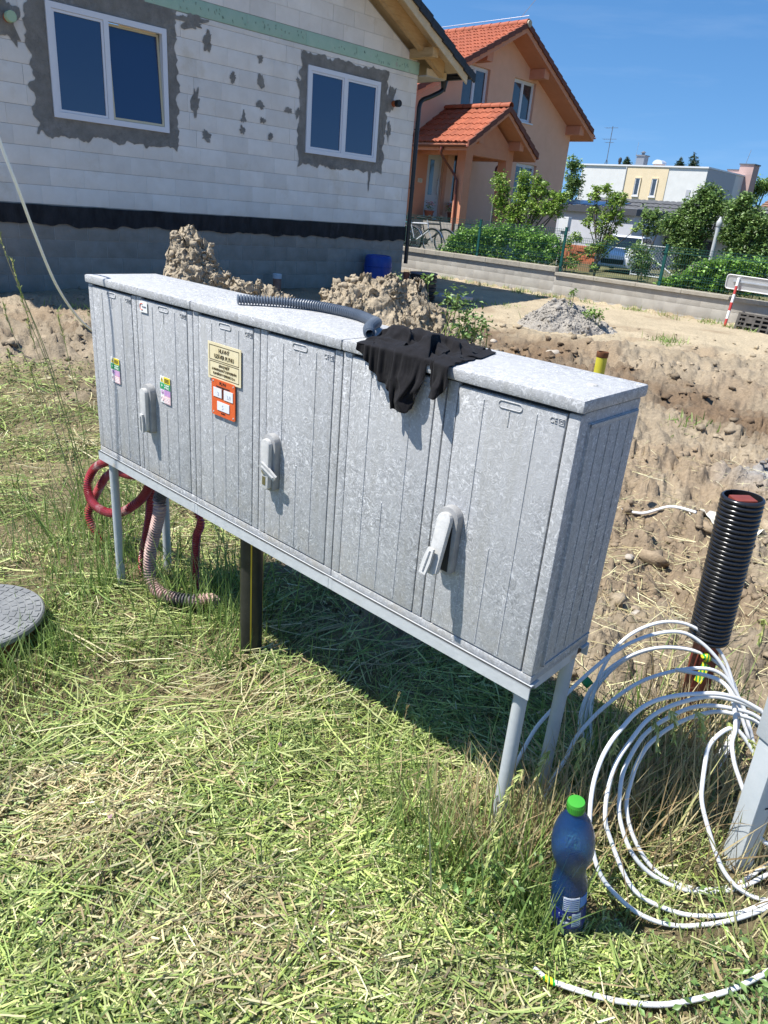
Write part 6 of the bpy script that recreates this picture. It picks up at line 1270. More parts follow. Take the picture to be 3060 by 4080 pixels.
for sd in (-1, 1):
    mb = MB(); q = [(PC, pap-.20), (PC+sd*pel, pap-.20-pel*psl), (PC+sd*pel, pap-.02-pel*psl), (PC, pap-.02)]
    if sd < 0: q = q[::-1]
    mb.prism(q, -2.5, -.005); mb.build('roof_deck', TER, ph)
    mb = MB(); mb.box(PC+sd*.98-.10, PC+sd*.98+.10, -2.4, -1.7, pap-.20-.98*psl-.2, pap-.2-.98*psl+.04); mb.build('boxed_purlin', TER, ph)
    slope_tiles(ph, PC, pap+.03, psl, sd, -2.46, -.02, 6, .335)
    th = math.atan(psl)
    for r_ in range(6):
        a0, a1 = r_*.335, (r_+1)*.335+.03; x0, x1 = PC+sd*a0*math.cos(th), PC+sd*a1*math.cos(th); z0, z1 = pap+.03-a0*math.sin(th), pap+.03-a1*math.sin(th)
        mb = MB(); q = [(x0, z0-.13), (x1, z1-.10), (x1, z1+.055), (x0, z0+.02)]
        if sd < 0: q = q[::-1]
        mb.prism(q, -2.56, -2.504); mb.build('verge_tile', RTD, ph)
ridge(ph, PC, pap+.05, -2.56, -.02, .36, .10)
gutter(ph, PC-pel-.07, pap-pel*psl-.06, -2.52, -.02, .06); gutter(ph, PC+pel+.07, pap-pel*psl-.06, -2.52, -.02, .06)
mb = MB(); mb.tube(spline([(PC-pel-.05, -1.55, 3.26), (PC-pel-.04, -1.55, 3.05), (-.72, -1.6, 2.70), (-.60, -1.75, 2.45), (-.60, -1.80, 2.2), (-.60, -1.84, .5)], 5), .035, 10); mb.lathe([(.035, 3.1), (.065, 3.28)], 10, (PC-pel-.05, -1.55, 0)); mb.build('downpipe', BRG, ph, smooth=True)
mb = MB(); mb.tube(spline([(PC+pel+.05, -1.2, 3.28), (PC+pel+.02, -1.2, 3.1), (1.85, -1.3, 2.95), (1.80, -1.35, 2.7)], 5), .035, 10); mb.build('downpipe', BRG, ph, smooth=True)
mb = MB()
for h_ in (.95, .50): mb.tube([(PC+1.3, -1.62, 1.2+h_), (PC+3.0, -1.62, .28+h_-.1)], .018, 8)
for t_ in (.1, .55, 1.0): mb.tube([(PC+1.3+1.7*t_, -1.62, 1.2-.95*t_), (PC+1.3+1.7*t_, -1.62, 1.2-.95*t_+.95)], .015, 8)
mb.build('handrail', M('dark_rail', (.12, .08, .07), rough=.4), ph)
# flower pots
def flowerpot(x, y, z, lab):
    wx = .427+x*math.cos(R(46))-y*math.sin(R(46)); wy = 25.382+x*math.sin(R(46))+y*math.cos(R(46)); r_ = thing('flower_pot', lab, 'flower pot', (wx, wy, z))
    mb = MB(); mb.lathe([(.10, 0), (.15, .26), (.165, .26), (.165, .31), (.14, .31), (.13, .27)], 20); mb.build('pot', M('clay_pot', (.26, .085, .045), rough=.8), r_, smooth=True, angle=40)
    P = rng.normal(0, .09, (110, 3))+[0, 0, .38]; v_, f_, c_ = leaf_quads(P, rng.uniform(.04, .08, 110), pick(TREEG, 110)); np_mesh('leaves', v_, f_, MAT_LEAF, parent=r_, col=np.clip(c_, .02, .6))
    P = rng.normal(0, .085, (60, 3))*[1, 1, .5]+[0, 0, .52]; v_, f_, c_ = leaf_quads(P, rng.uniform(.03, .06, 60), pick(np.array([[.62, .12, .22], [.75, .25, .35], [.5, .06, .14]]), 60)); np_mesh('blossoms', v_, f_, MAT_LEAF, parent=r_, col=np.clip(c_, .02, .9))
flowerpot(-.12, -.35, 1.2, 'clay pot of pink geraniums left of the white door'); flowerpot(1.0, -.35, 1.2, 'clay pot of geraniums right of the white door by the column')
# ================================================================ garden wall and fence
def wpt(u, o_, z=0): return (WALLP[0]+u*WU[0]+o_*WN[0], WALLP[1]+u*WU[1]+o_*WN[1], z)
gw = thing('garden_wall', 'low grey concrete block garden wall with stone coping', 'garden wall', (WALLP[0], WALLP[1], 0), R(-43))
CB = M('concrete_block', (.35, .325, .285), (.43, .405, .36), 3.5, .92, .35, 70, rnd=.03, c3=(.52, .50, .46), s3=3, lo3=.62, hi3=.74)
COP = M('stone_coping', (.30, .27, .22), (.40, .365, .30), 5, .9, .4, 60, rnd=.06, c3=(.20, .19, .15), s3=5, lo3=.55, hi3=.72)
mb = MB(); mb.box(-9.0, 6.0, .03, .22, -.5, .30); wc = mb.build('wall_core', MORT, gw)
def wall_run(u0, u1, ztop, steps):
    z1 = ztop; r_ = 0
    while z1 > -.3:
        z0 = z1-.205; u = u0-.25*(r_ % 2)
        while u < u1:
            a, b = max(u, u0), min(u+.5, u1); u += .5
            if b-a > .06: put_block(a, b, z0, z1, CB, gw, 'block', y=.004, gap=.003, d=.10, bev=.002, yj=.002)
        z1 = z0; r_ += 1
wall_run(-9.0, -1.86, .43, 3); wall_run(-1.86, 2.24, .36, 3); wall_run(2.24, 6.0, .345, 3)
mb = MB(); mb.box(-9.0, -1.87, .05, .215, .29, .43); mb.build('wall_core', MORT, gw)
def coping(u0, u1, z0, z1):
    n = max(1, int(round((u1-u0)/1.0))); L_ = (u1-u0)/n
    for i in range(n): mb = MB(); mb.box(u0+i*L_+.003, u0+(i+1)*L_-.003, -.045, .27, z0, z1); mb.build('coping_stone', COP, gw, bevel=.008)
coping(-9.0, -1.83, .435, .545); coping(-1.87+.03, 2.22, .365, .440); coping(2.25, 6.0, .348, .425)
fn = thing('wire_fence', 'green wire mesh panel fence with posts standing on the garden wall', 'fence', (WALLP[0], WALLP[1], 0), R(-43))
GRP = M('green_powder_coat', (.010, .070, .062), (.014, .085, .075), 10, .4); WIR = M('green_wire', (.02, .075, .065), rough=.45)
PU_ = [(-9.3, .545, 1.40), (-6.78, .545, 1.40), (-4.28, .545, 1.395), (-1.81, .44, 1.40), (.64, .44, 1.25), (3.14, .425, 1.25), (5.6, .425, 1.25)]
for i, (u, z0, z1) in enumerate(PU_):
    p_ = bpy.data.objects.new('post', None); COL.objects.link(p_); bpy.data.objects.remove(p_)
    mb = MB(); mb.box(u-.03, u+.03, .09, .13, z0-.12, z1); po = mb.build('post', GRP, fn, bevel=.004)
    mb = MB(); mb.box(u-.033, u+.033, .087, .133, z1-.002, z1+.015); mb.build('post_cap', GRP, po)
    for zz in (z0+.12, z1-.16): mb = MB(); mb.box(u-.036, u+.036, .078, .096, zz, zz+.03); mb.build('clamp', GRP, po)
    if i < len(PU_)-1:
        u2 = PU_[i+1][0]; zt2 = min(z1, PU_[i+1][2])-.03; zb2 = max(z0, PU_[i+1][1])+.03; mb = MB(); x = u+.05
        while x < u2-.04: mb.beam((x, .085, zb2), (x, .085, zt2+.02), .0045, .0045); x += .05
        zs = [zb2+.04+k_*.2 for k_ in range(int((zt2-zb2)/.2)+1)]
        for zz in zs: mb.beam((u+.03, .081, zz), (u2-.03, .081, zz), .006, .006)
        mb.beam((u+.03, .078, zt2), (u2-.03, .078, zt2), .006, .006)
        for zz in (zb2+.15, zt2-.1):   # folded beads
            mb.beam((u+.03, .060, zz), (u2-.03, .060, zz), .006, .006); mb.beam((u+.03, .081, zz+.05), (u2-.03, .081, zz+.05), .006, .006)
        mb.build('mesh_panel', WIR, fn)
# ================================================================ plants
BLOBS = {
'pearA':[[2.23,20.26,2.31,0.22],[2.35,20.15,2.08,0.22],[2.25,20.24,1.89,0.22],[2.37,20.13,1.65,0.25],[2.71,19.82,2.42,0.21],[2.79,19.74,2.22,0.21],[2.74,19.78,1.95,0.29],[3.05,19.49,2.35,0.18],[3.07,19.48,2.06,0.25],[3.21,19.35,2.19,0.18],[3.48,19.1,2.0,0.21],[3.62,18.97,1.96,0.17],[3.32,19.24,1.79,0.24],[2.7,19.82,1.65,0.29],[3.04,19.51,1.68,0.28],[3.52,19.06,1.72,0.21],[2.61,19.91,1.43,0.22],[2.93,19.6,1.19,0.14]],
'hedgeA':[[1.06,20.74,0.51,0.22],[1.22,20.59,0.73,0.26],[1.43,20.39,0.85,0.29],[1.64,20.19,0.94,0.29],[1.89,19.97,0.97,0.32],[2.13,19.74,0.99,0.32],[2.36,19.53,1.05,0.32],[2.59,19.31,1.05,0.31],[2.82,19.09,1.02,0.31],[3.05,18.89,1.01,0.31],[3.27,18.68,0.98,0.31],[3.46,18.49,0.92,0.27],[1.49,20.33,0.57,0.29],[1.93,19.93,0.63,0.32],[2.35,19.53,0.65,0.32],[2.76,19.16,0.68,0.31],[3.15,18.79,0.67,0.31],[3.47,18.49,0.68,0.24]],
'pearB':[[4.43,18.08,2.31,0.15],[4.25,18.24,2.21,0.17],[4.22,18.27,2.08,0.14],[4.55,17.96,2.15,0.15],[4.66,17.86,2.05,0.17],[4.76,17.77,2.11,0.1],[4.59,17.92,1.88,0.2],[4.24,18.25,1.83,0.17],[4.15,18.34,1.59,0.17],[4.56,17.95,1.66,0.2],[4.75,17.77,1.65,0.17],[4.4,18.1,1.45,0.2],[4.59,17.92,1.3,0.2],[5.06,17.49,1.49,0.12],[4.32,18.17,0.98,0.2],[4.49,18.01,1.01,0.24],[4.46,18.05,0.6,0.1]],
'shrubB':[[3.68,18.63,0.91,0.17],[3.89,18.44,1.14,0.2],[4.02,18.32,1.18,0.14],[3.73,18.59,0.62,0.21],[3.97,18.37,0.62,0.24]],
'shrubM':[[5.1,17.31,1.06,0.23],[5.25,17.17,0.97,0.26],[5.17,17.25,0.8,0.23],[5.37,17.06,0.82,0.19],[5.32,17.11,0.6,0.19]],
'treeC':[[6.2,18.75,1.67,0.25],[6.36,18.6,1.8,0.25],[6.51,18.46,2.01,0.25],[6.66,18.32,2.27,0.25],[6.75,18.23,2.39,0.21],[6.88,18.11,2.29,0.21],[6.72,18.26,1.94,0.32],[6.55,18.42,1.65,0.32],[6.36,18.6,1.42,0.28],[6.71,18.27,1.41,0.32],[6.53,18.44,1.15,0.32],[6.77,18.22,1.1,0.28],[6.6,18.38,0.78,0.28],[6.93,18.07,2.04,0.25],[7.09,17.92,2.09,0.21],[6.84,18.15,1.68,0.28]],
'treeD':[[7.14,17.33,2.09,0.27],[7.25,17.22,2.25,0.2],[7.13,17.33,1.82,0.31],[7.31,17.17,1.95,0.27],[7.54,16.95,1.81,0.27],[7.47,17.01,1.62,0.3],[7.25,17.23,1.54,0.3],[7.66,16.84,1.59,0.2],[7.07,17.39,1.58,0.24],[7.23,17.24,1.3,0.27],[7.47,17.01,1.33,0.27],[7.69,16.81,1.25,0.23]],
'treeE':[[6.18,20.68,1.85,0.23],[6.4,20.47,1.78,0.23],[6.28,20.58,1.54,0.23],[6.52,20.36,1.57,0.19]],
'hedgeR':[[5.64,16.53,0.4,0.16],[5.83,16.36,0.46,0.19],[6.02,16.18,0.57,0.22],[6.19,16.02,0.73,0.25],[6.37,15.85,0.84,0.25],[6.56,15.68,0.89,0.25],[6.75,15.5,0.89,0.24],[6.93,15.33,0.9,0.24],[7.11,15.16,0.93,0.21],[6.23,15.98,0.53,0.22],[6.48,15.75,0.57,0.25],[6.75,15.5,0.62,0.24],[7.01,15.26,0.63,0.24]],
'farL':[[8.96,46.0,4.57,0.38],[9.26,46.0,4.39,0.38],[9.11,46.0,3.76,0.51],[9.23,46.0,3.08,0.51],[9.43,46.0,3.65,0.43]],
'farR':[[32.45,75.0,5.91,0.89],[31.85,75.0,5.42,0.74],[33.02,75.0,6.07,0.74]],
'con1':[[37.79,110.0,10.57,0.84]],
'con2':[[36.04,110.0,10.12,0.55]],
'con3':[[28.84,110.0,9.71,0.54]],
}
BARK = M('grey_bark', (.09, .07, .05), (.14, .115, .09), 30, .9, .4, 60)
def plant(name, label, cat, blobs, base, n, size, pal, part='crown', trunk=.03, density=1.0, group=None, upb=.5, spread=.52):
    B = np.array(blobs); root = thing(name, label, cat, (base[0], base[1], base[2]), 0, group); b0 = np.array(base)
    w = B[:, 3]**2; w = w/w.sum(); P = []; N = []
    for (x, y, z, r), wi in zip(blobs, w):
        k_ = int(n*wi)
        # a few twigs inside each blob, leaves cluster along them
        tw = max(3, int(k_/16)); q = rng.normal(0, 1, (tw, 3)); q /= np.linalg.norm(q, axis=1)[:, None]; q *= (rng.uniform(.25, 1.05, (tw, 1))*r); q[:, 2] += .1*r
        ctr = np.repeat(q, math.ceil(k_/tw), axis=0)[:k_]; pts = ctr+rng.normal(0, r*.16, (k_, 3)); P.append(pts+[x, y, z])
    P = np.vstack(P)-b0
    sh_ = 1+.12*rng.normal(0, 1, (len(P), 1)); v_, f_, c_ = leaf_quads(P, rng.uniform(.65, 1.3, len(P))*size, np.clip(pick(pal, len(P), .2)*sh_, .015, .6), upb=upb, aspect=spread)
    np_mesh('crown' if part == 'crown' else part, v_, f_, MAT_LEAF, parent=root, col=c_)
    mb = MB(); top = B[:, :3].mean(0)-b0; top[2] *= .55
    mb.tube(spline([(0, 0, -.1), (top[0]*.4, top[1]*.4, top[2]*.5), tuple(top)], 5), [trunk*(1-.4*i/10) for i in range(11)], 8)
    for (x, y, z, r) in blobs:
        e_ = np.array([x, y, z])-b0; s_ = top*(.35+.6*rng.random()); mid = s_+(e_-s_)*.5+rng.normal(0, .06, 3)+[0, 0, .03]; sp = spline([tuple(s_), tuple(mid), tuple(e_), tuple(e_+(e_-mid)/max(1e-6, float(np.linalg.norm(e_-mid)))*r*.7)], 4)
        mb.tube(sp, [max(.004, trunk*.5*(1-.85*i/len(sp))) for i in range(len(sp))], 5)
    mb.build('trunk', BARK, root, smooth=True)
    return root
PEAR = np.array([[.17, .29, .045], [.23, .37, .06], [.31, .45, .09], [.12, .20, .03], [.38, .50, .13]]); RASP = np.array([[.14, .29, .045], [.20, .38, .065], [.27, .46, .09], [.10, .20, .035]]); APP = np.array([[.12, .205, .05], [.165, .275, .07], [.22, .34, .10], [.085, .15, .035], [.28, .39, .14]])
def gz_(x, y): return float(hz([x], [y])[0])
bx, by = 2.95, 19.6; plant('pear_tree', 'young upright pear tree before the terracotta house gable', 'tree', BLOBS['pearA'], (bx, by, gz_(bx, by)), 7200, .075, PEAR, trunk=.045)
bx, by = 6.0, 16.7; B_ = BLOBS['pearB']; bx, by = B_[-1][0], B_[-1][1]; plant('pear_tree', 'slender open pear tree in front of the white car', 'tree', B_, (bx, by, gz_(bx, by)), 3400, .075, PEAR, trunk=.03)
Hh = BLOBS['hedgeA']
for nm, sel, lab in (('raspberry_bush', [0, 1, 2, 12], 'raspberry bush nearest the bicycles behind the wall'), ('raspberry_bush', [3, 4, 5, 13], 'raspberry bush round the first green fence post'), ('raspberry_bush', [6, 7, 8, 14, 15], 'raspberry bush in front of the upright pear tree'), ('raspberry_bush', [9, 10, 11, 16, 17], 'raspberry bush left of the fence post at the wall step')):
    b_ = [Hh[i] for i in sel]; cx_ = sum(q[0] for q in b_)/len(b_); cy_ = sum(q[1] for q in b_)/len(b_)+.05; plant(nm, lab, 'bush', b_, (cx_, cy_, gz_(cx_, cy_)), 3000, .07, RASP, trunk=.012, group='raspberry bushes behind the wall', upb=.9, spread=.7)
Hh = BLOBS['hedgeR']
for sel, lab in (([0, 1], 'low raspberry bush right of the last green post'), ([2, 3, 9], 'raspberry bush under the leafy apple tree'), ([4, 5, 10], 'raspberry bush left of the road sign back'), ([6, 11], 'raspberry bush right behind the road sign back'), ([7, 8, 12], 'raspberry bush at the right edge above the sign')):
    b_ = [Hh[i] for i in sel]; cx_ = sum(q[0] for q in b_)/len(b_); cy_ = sum(q[1] for q in b_)/len(b_)+.05; plant('raspberry_bush', lab, 'bush', b_, (cx_, cy_, gz_(cx_, cy_)), 2800, .07, RASP, trunk=.012, group='raspberry bushes behind the wall', upb=.9, spread=.7)
def base_of(b_): cx_ = sum(q[0] for q in b_)/len(b_); cy_ = sum(q[1] for q in b_)/len(b_); return (cx_, cy_, gz_(cx_, cy_))
plant('garden_shrub', 'small light shrub right behind the fence post at the wall step', 'shrub', BLOBS['shrubB'], base_of(BLOBS['shrubB']), 1300, .065, PEAR, trunk=.015)
plant('garden_shrub', 'open shrub in front of the white car front', 'shrub', BLOBS['shrubM'], base_of(BLOBS['shrubM']), 1500, .065, APP, trunk=.015)
plant('apple_tree', 'broad leafy apple tree right of the white car', 'tree', BLOBS['treeC'], base_of(BLOBS['treeC']), 13000, .072, APP, trunk=.06)
plant('apple_tree', 'leafy apple tree at the right edge behind the metal pipe', 'tree', BLOBS['treeD'], base_of(BLOBS['treeD']), 10500, .072, APP, trunk=.06)
plant('apple_tree', 'small apple tree before the dark tiled roof', 'tree', BLOBS['treeE'], base_of(BLOBS['treeE']), 1200, .085, APP, trunk=.03)
plant('far_tree', 'tall dark tree between the terracotta house and the white house', 'tree', BLOBS['farL'], (BLOBS['farL'][2][0], 46, -.4), 2200, .16, APP, trunk=.12)
plant('far_tree', 'round green tree far behind at the right edge', 'tree', BLOBS['farR'], (BLOBS['farR'][0][0], 75, -.6), 2600, .22, TREEG, trunk=.2)
FIR = np.array([[.05, .09, .05], [.07, .12, .06], [.035, .07, .035]])
for k_, lab in (('con1', 'tall spruce top above the flat roofed white house'), ('con2', 'smaller spruce top left of the tall one above the white roof'), ('con3', 'thin spruce top behind the white house chimney')):
    x, y, z, r = BLOBS[k_][0]; bl_ = [[x+rng.normal(0, r*.1), y, z+r*(.9-.5*i), r*(.25+.22*i)] for i in range(5)]; plant('spruce_tree', lab, 'tree', bl_, (x, y, -.6), 900, .30, FIR, trunk=.2, spread=.3)

# ================================================================ garden furniture
STL = M('galvanised_tube', (.42, .44, .45), (.48, .50, .51), 12, .5)
def pole(x, y, z0, z1, r, name, lab, cat, mat, cap=True):
    t_ = thing(name, lab, cat, (x, y, z0)); mb = MB(); mb.lathe([(r, -.1), (r, z1-z0)], 14); mb.build('tube', mat, t_, smooth=True, angle=40)
    if cap: mb = MB(); mb.lathe([(r*1.25, z1-z0-.10), (r*1.5, z1-z0-.06), (r*1.4, z1-z0), (r*.9, z1-z0+.04), (r*.4, z1-z0+.10)], 12); mb.build('pole_cap', mat, t_, smooth=True, angle=40)
pole(6.82, 17.35, gz_(6.82, 17.35), 1.80, .045, 'metal_pole', 'grey metal pole with cap standing in the leafy apple tree', 'pole', STL); pole(2.15, 20.61, gz_(2.15, 20.61), 1.80, .030, 'metal_pole', 'thin dark metal pole left of the upright pear tree', 'pole', M('dark_tube', (.12, .13, .13), rough=.5), False)
# brick pile
bx, by = 4.46, 20.23; bp_ = thing('brick_pile', 'small pile of orange bricks behind the fence', 'brick pile', (bx, by, gz_(bx, by)), R(-43)); BRK = M('orange_brick', (.42, .13, .06), (.50, .19, .10), 14, .9, .3, 60, rnd=.15)
for r_ in range(6):
    for c_ in range(4): mb = MB(); mb.box(-.125, .125, -.06, .06, 0, .068); o = mb.build('brick', BRK, bp_, bevel=.004); o.location = (c_*.255-.38+.06*(r_ % 2), random.uniform(-.02, .02), r_*.071+.2); o.rotation_euler = (0, 0, random.uniform(-.08, .08))
mb = MB(); mb.box(-.5, .5, -.1, .1, -.05, .2); mb.build('brick_base', M('pallet_wood', (.25, .18, .1), rough=.9), bp_)
# bicycles
def bicycle(x, y, rz, lab, col, scale=1.0, lean=6):
    z = gz_(x, y); t_ = thing('bicycle', lab, 'bicycle', (x, y, z), rz); t_.rotation_euler = (R(lean), 0, rz); FR = M('bike_paint', col, rough=.3, coat=.3); TY = M('bike_tyre', (.02, .02, .02), rough=.7); RM = M('bike_rim', (.55, .56, .58), rough=.25, metal=.8); SD = M('bike_black', (.02, .02, .022), rough=.6)
    for wx_ in (-.53, .53):
        mb = MB(); mb.tube([(wx_+.335*math.cos(2*math.pi*i/36), 0, .345+.335*math.sin(2*math.pi*i/36)) for i in range(36)], .019, 8, closed=True); w_ = mb.build('wheel', TY, t_, smooth=True)
        mb = MB(); mb.tube([(wx_+.308*math.cos(2*math.pi*i/36), 0, .345+.308*math.sin(2*math.pi*i/36)) for i in range(36)], .010, 6, closed=True); mb.lathe([(.02, -.03), (.02, .03)], 10); 
        q = mb.V[-20:]; mb.V[-20:] = [(wx_+a, c_, .345+b) for a, b, c_ in q]
        for i in range(14): a = 2*math.pi*i/14; mb.tube([(wx_, 0, .345), (wx_+.30*math.cos(a), 0, .345+.30*math.sin(a))], .0016, 4)
        mb.build('rim', RM, w_)
        mb = MB(); n_ = 14; V = []
        for i in range(n_): a = R(20+140*i/(n_-1)) if wx_ > 0 else R(30+150*i/(n_-1)); V += [(wx_+.368*math.cos(a), -.03, .345+.368*math.sin(a)), (wx_+.376*math.cos(a), 0, .345+.376*math.sin(a)), (wx_+.368*math.cos(a), .03, .345+.368*math.sin(a))]
        F_ = [];
        for i in range(n_-1): b_ = 3*i; F_ += [(b_, b_+3, b_+4, b_+1), (b_+1, b_+4, b_+5, b_+2)]
        mesh_obj('mudguard', V, F_, RM, t_, smooth=True)
    mb = MB(); bb, hd, ht, st = (-.08, 0, .30), (.40, 0, .62), (.36, 0, .80), (-.22, 0, .78)
    for a, b, r_ in ((bb, hd, .026), (bb, st, .018), (st, ht, .022), (hd, (.53, 0, .345), .014), (hd, (.34, 0, .90), .020), ((-.53, 0, .345), bb, .011), ((-.53, 0, .345), (-.20, 0, .72), .010), (st, (-.245, 0, .92), .014)): mb.tube([a, b], r_, 8)
    mb.build('frame', FR, t_, smooth=True, angle=40)
    mb = MB(); mb.tube(spline([(.18, -.28, .98), (.30, -.20, 1.0), (.35, 0, .97), (.30, .20, 1.0), (.18, .28, .98)], 5), .013, 8); mb.tube([(.34, 0, .88), (.35, 0, .98)], .015, 8); mb.build('handlebar', SD, t_, smooth=True)
    mb = MB(); mb.add([(-.40, -.08, .95), (-.40, .08, .95), (-.25, .07, .945), (-.12, .02, .935), (-.12, -.02, .935), (-.25, -.07, .945), (-.38, -.05, .90), (-.38, .05, .90), (-.25, .03, .90), (-.14, .01, .905), (-.14, -.01, .905), (-.25, -.03, .90)], [(0, 5, 4, 3, 2, 1), (6, 7, 8, 9, 10, 11), (0, 1, 7, 6), (1, 2, 8, 7), (2, 3, 9, 8), (3, 4, 10, 9), (4, 5, 11, 10), (5, 0, 6, 11)]); mb.build('saddle', SD, t_, smooth=True, angle=60)
    mb = MB(); mb.beam((-.62, -.05, .74), (-.24, -.05, .74), .012, .012); mb.beam((-.62, .05, .74), (-.24, .05, .74), .012, .012); mb.beam((-.55, 0, .36), (-.55, .05, .74), .01, .01); mb.beam((-.55, 0, .36), (-.55, -.05, .74), .01, .01); mb.build('luggage_rack', SD, t_)
    mb = MB(); mb.lathe([(.09, -.006), (.09, .006)], 20); q = mb.V[:]; mb.V = [(a-.08, c_-.04, b+.30) for a, b, c_ in q]; mb.beam((-.08, -.05, .30), (.06, -.05, .20), .02, .014); mb.beam((-.08, .05, .30), (-.22, .05, .40), .02, .014); mb.build('crank_set', SD, t_)
    t_.scale = (scale,)*3
bicycle(.28, 22.15, R(-36), 'silver city bicycle parked in front behind the garden wall', (.62, .64, .68)); bicycle(.62, 22.55, R(-30), 'dark bicycle with rack parked behind the silver one', (.03, .03, .04)); bicycle(-.25, 22.9, R(-40), 'teal bicycle parked furthest left behind the silver one', (.03, .18, .20))
# road sign seen from behind on a red and white pole, leaning on the wall
SG = M('sign_back_metal', (.50, .52, .54), (.56, .58, .60), 8, .35, metal=.5); RDW = M('sign_red', (.38, .03, .03), (.44, .05, .04), 12, .5); WHP = M('sign_white', (.72, .71, .69), rough=.5)
p0_ = Vector((6.26, 14.46, -.10)); p1_ = Vector((6.41, 14.72, .80)); rs = thing('road_sign', 'grey back of a road sign on a red and white pole by the wall', 'road sign', tuple(p0_)); n_ = 6
dv = p1_-p0_
for i in range(n_): mb = MB(); mb.tube([dv*(i/n_), dv*((i+1)/n_)], .026, 12); mb.build('pole_band', RDW if i % 2 == 0 else WHP, rs, smooth=True, angle=40)
su = Vector((WU[0], WU[1], -.02)).normalized(); sn = Vector((WN[0], WN[1], .1)).normalized(); sv = sn.cross(su)*-1
if sv.z < 0: sv = -sv
c0 = p1_-p0_+su*.62+sn*.035-Vector((0, 0, .09))
pl = []
for cx_, cz_, a0 in ((.80, -.08, -90), (.80, .08, 0), (-.80, .08, 90), (-.80, -.08, 180)):
    for i in range(5): a = R(a0+22.5*i); pl.append((cx_+.05*math.cos(a), cz_+.05*math.sin(a)))
V = [c0+su*x+sv*z for x, z in pl]+[c0+su*x+sv*z+sn*.006 for x, z in pl]; m_ = len(pl)
mesh_obj('sign_panel', V, [tuple(range(m_)), tuple(range(2*m_-1, m_-1, -1))]+[(i, i+m_, (i+1) % m_+m_, (i+1) % m_) for i in range(m_)], SG, rs)
mb = MB(); mb.tube([c0+su*x+sv*z-sn*.008 for x, z in pl], .010, 6, closed=True); mb.build('panel_rim', WHP, rs, smooth=True)
mb = MB(); mb.beam(c0-su*.72-sn*.012+sv*.02, c0+su*.72-sn*.012+sv*.02, .018, .022); mb.build('stiffener_rail', SG, rs)
# dark grid base plates
GRD = M('dark_recycled_plastic', (.055, .05, .045), (.10, .09, .08), 10, .8, .3, 60)
gx0 = Vector((6.36, 14.30, -.12)); base_ = thing('grid_base_plate', 'dark recycled plastic sign base with square holes leaning on the wall', 'sign base', tuple(gx0), R(-47)); mb = MB(); wB, hB, tB = .95, .34, .10
xs = [0, .05, .16, .20, .31, .35, .45, .49, .60, .64, .75, .79, .90, .95]; zs = [0, .035, .085, .115, .165, .195, .245, .28, .31, .34]
for i in range(len(xs)-1):
    for j in range(len(zs)-1):
        solid = (i % 2 == 0) or (j % 2 == 0)
        if random.random() < .10 and not solid: solid = True
        if solid: mb.box(xs[i], xs[i+1], 0, tB, zs[j], zs[j+1])
bm = bmesh.new(); me_ = bpy.data.meshes.new('t'); me_.from_pydata(mb.V, [], mb.F); bm.from_mesh(me_); bmesh.ops.remove_doubles(bm, verts=bm.verts, dist=1e-4)
dbl = [f_ for f_ in bm.faces if len([1 for v_ in f_.verts]) == 4]; seen = {}
for f_ in list(bm.faces): k_ = tuple(sorted(v_.index for v_ in f_.verts)); seen.setdefault(k_, []).append(f_)
bmesh.ops.delete(bm, geom=[f_ for l_ in seen.values() if len(l_) > 1 for f_ in l_], context='FACES'); bm.to_mesh(me_); bm.free(); me_.materials.append(GRD)
o = bpy.data.objects.new('grid_block', me_); link(o, base_); o.rotation_euler = (R(-14), 0, 0)
mb = MB(); mb.box(.0, .95, .09, .20, .0, .30); o = mb.build('rear_block', GRD, base_, bevel=.01); o.location = (.05, .03, 0); o.rotation_euler = (R(-10), 0, 0)
# ================================================================ neighbours further back
def yaw_pt(o_, u, v): return (o_[0]+u*math.cos(R(-44))-v*math.sin(R(-44)), o_[1]+u*math.sin(R(-44))+v*math.cos(R(-44)))
# flat roofed white house; local x runs along its sunny front (left to right), y goes back
K = 1.7; wx, wy = 14.528*K, 40*K; WHT = 1.52+(4.595-1.52)*K
fh = thing('flat_roof_house', 'white flat roofed two storey house with cream panel', 'house', (wx, wy, 0), R(-44))
WREN = M('white_render', (.62, .62, .60), (.67, .67, .65), 2, .9, .15, 60); CREN = M('cream_render', (.68, .56, .37), (.72, .60, .41), 2, .9, .15, 60); GREY = M('shade_and_window_grey', (.42, .43, .45), rough=.9)
L_ = 7.17*K; Dp = 9.0
mb = MB(); mb.box(-L_, 0, .02, Dp, -1.2, WHT-.12); fw = mb.build('wall', WREN, fh)
mb = MB(); mb.box(-4.43*K, -2.02*K, -.03, .06, -1.2, WHT-.13); mb.build('cream_panel', CREN, fh)
mb = MB(); mb.box(-L_-.08, .08, -.10, Dp+.08, WHT-.12, WHT+.0); mb.build('roof_edge', M('light_metal', (.68, .69, .70), rough=.4), fh)
for x0 in (-3.77*K, -2.81*K):
    r_ = window(fh, (x0, x0+.50, 1.52+1.60*K, 1.52+2.44*K), t=.05, yo=-.088, depth=.05, leafs=1, glass=GLS2, droom=.004); mb = MB(); mb.box(x0-.08, x0+.58, -.14, -.03, 1.52+1.54*K, 1.52+1.60*K); mb.build('window_sill', PVC, fh)
    mb = MB(); ring(mb, x0-.07, x0+.57, 1.52+1.60*K-.07, 1.52+2.44*K+.07, .07, -.12, -.031); mb.build('window_reveal', CREN, fh)
mb = MB(); mb.box(-.86*K, -.80*K+.25, -.04, .0, 1.52+1.2*K, 1.52+2.0*K); mb.build('narrow_window', GREY, fh)
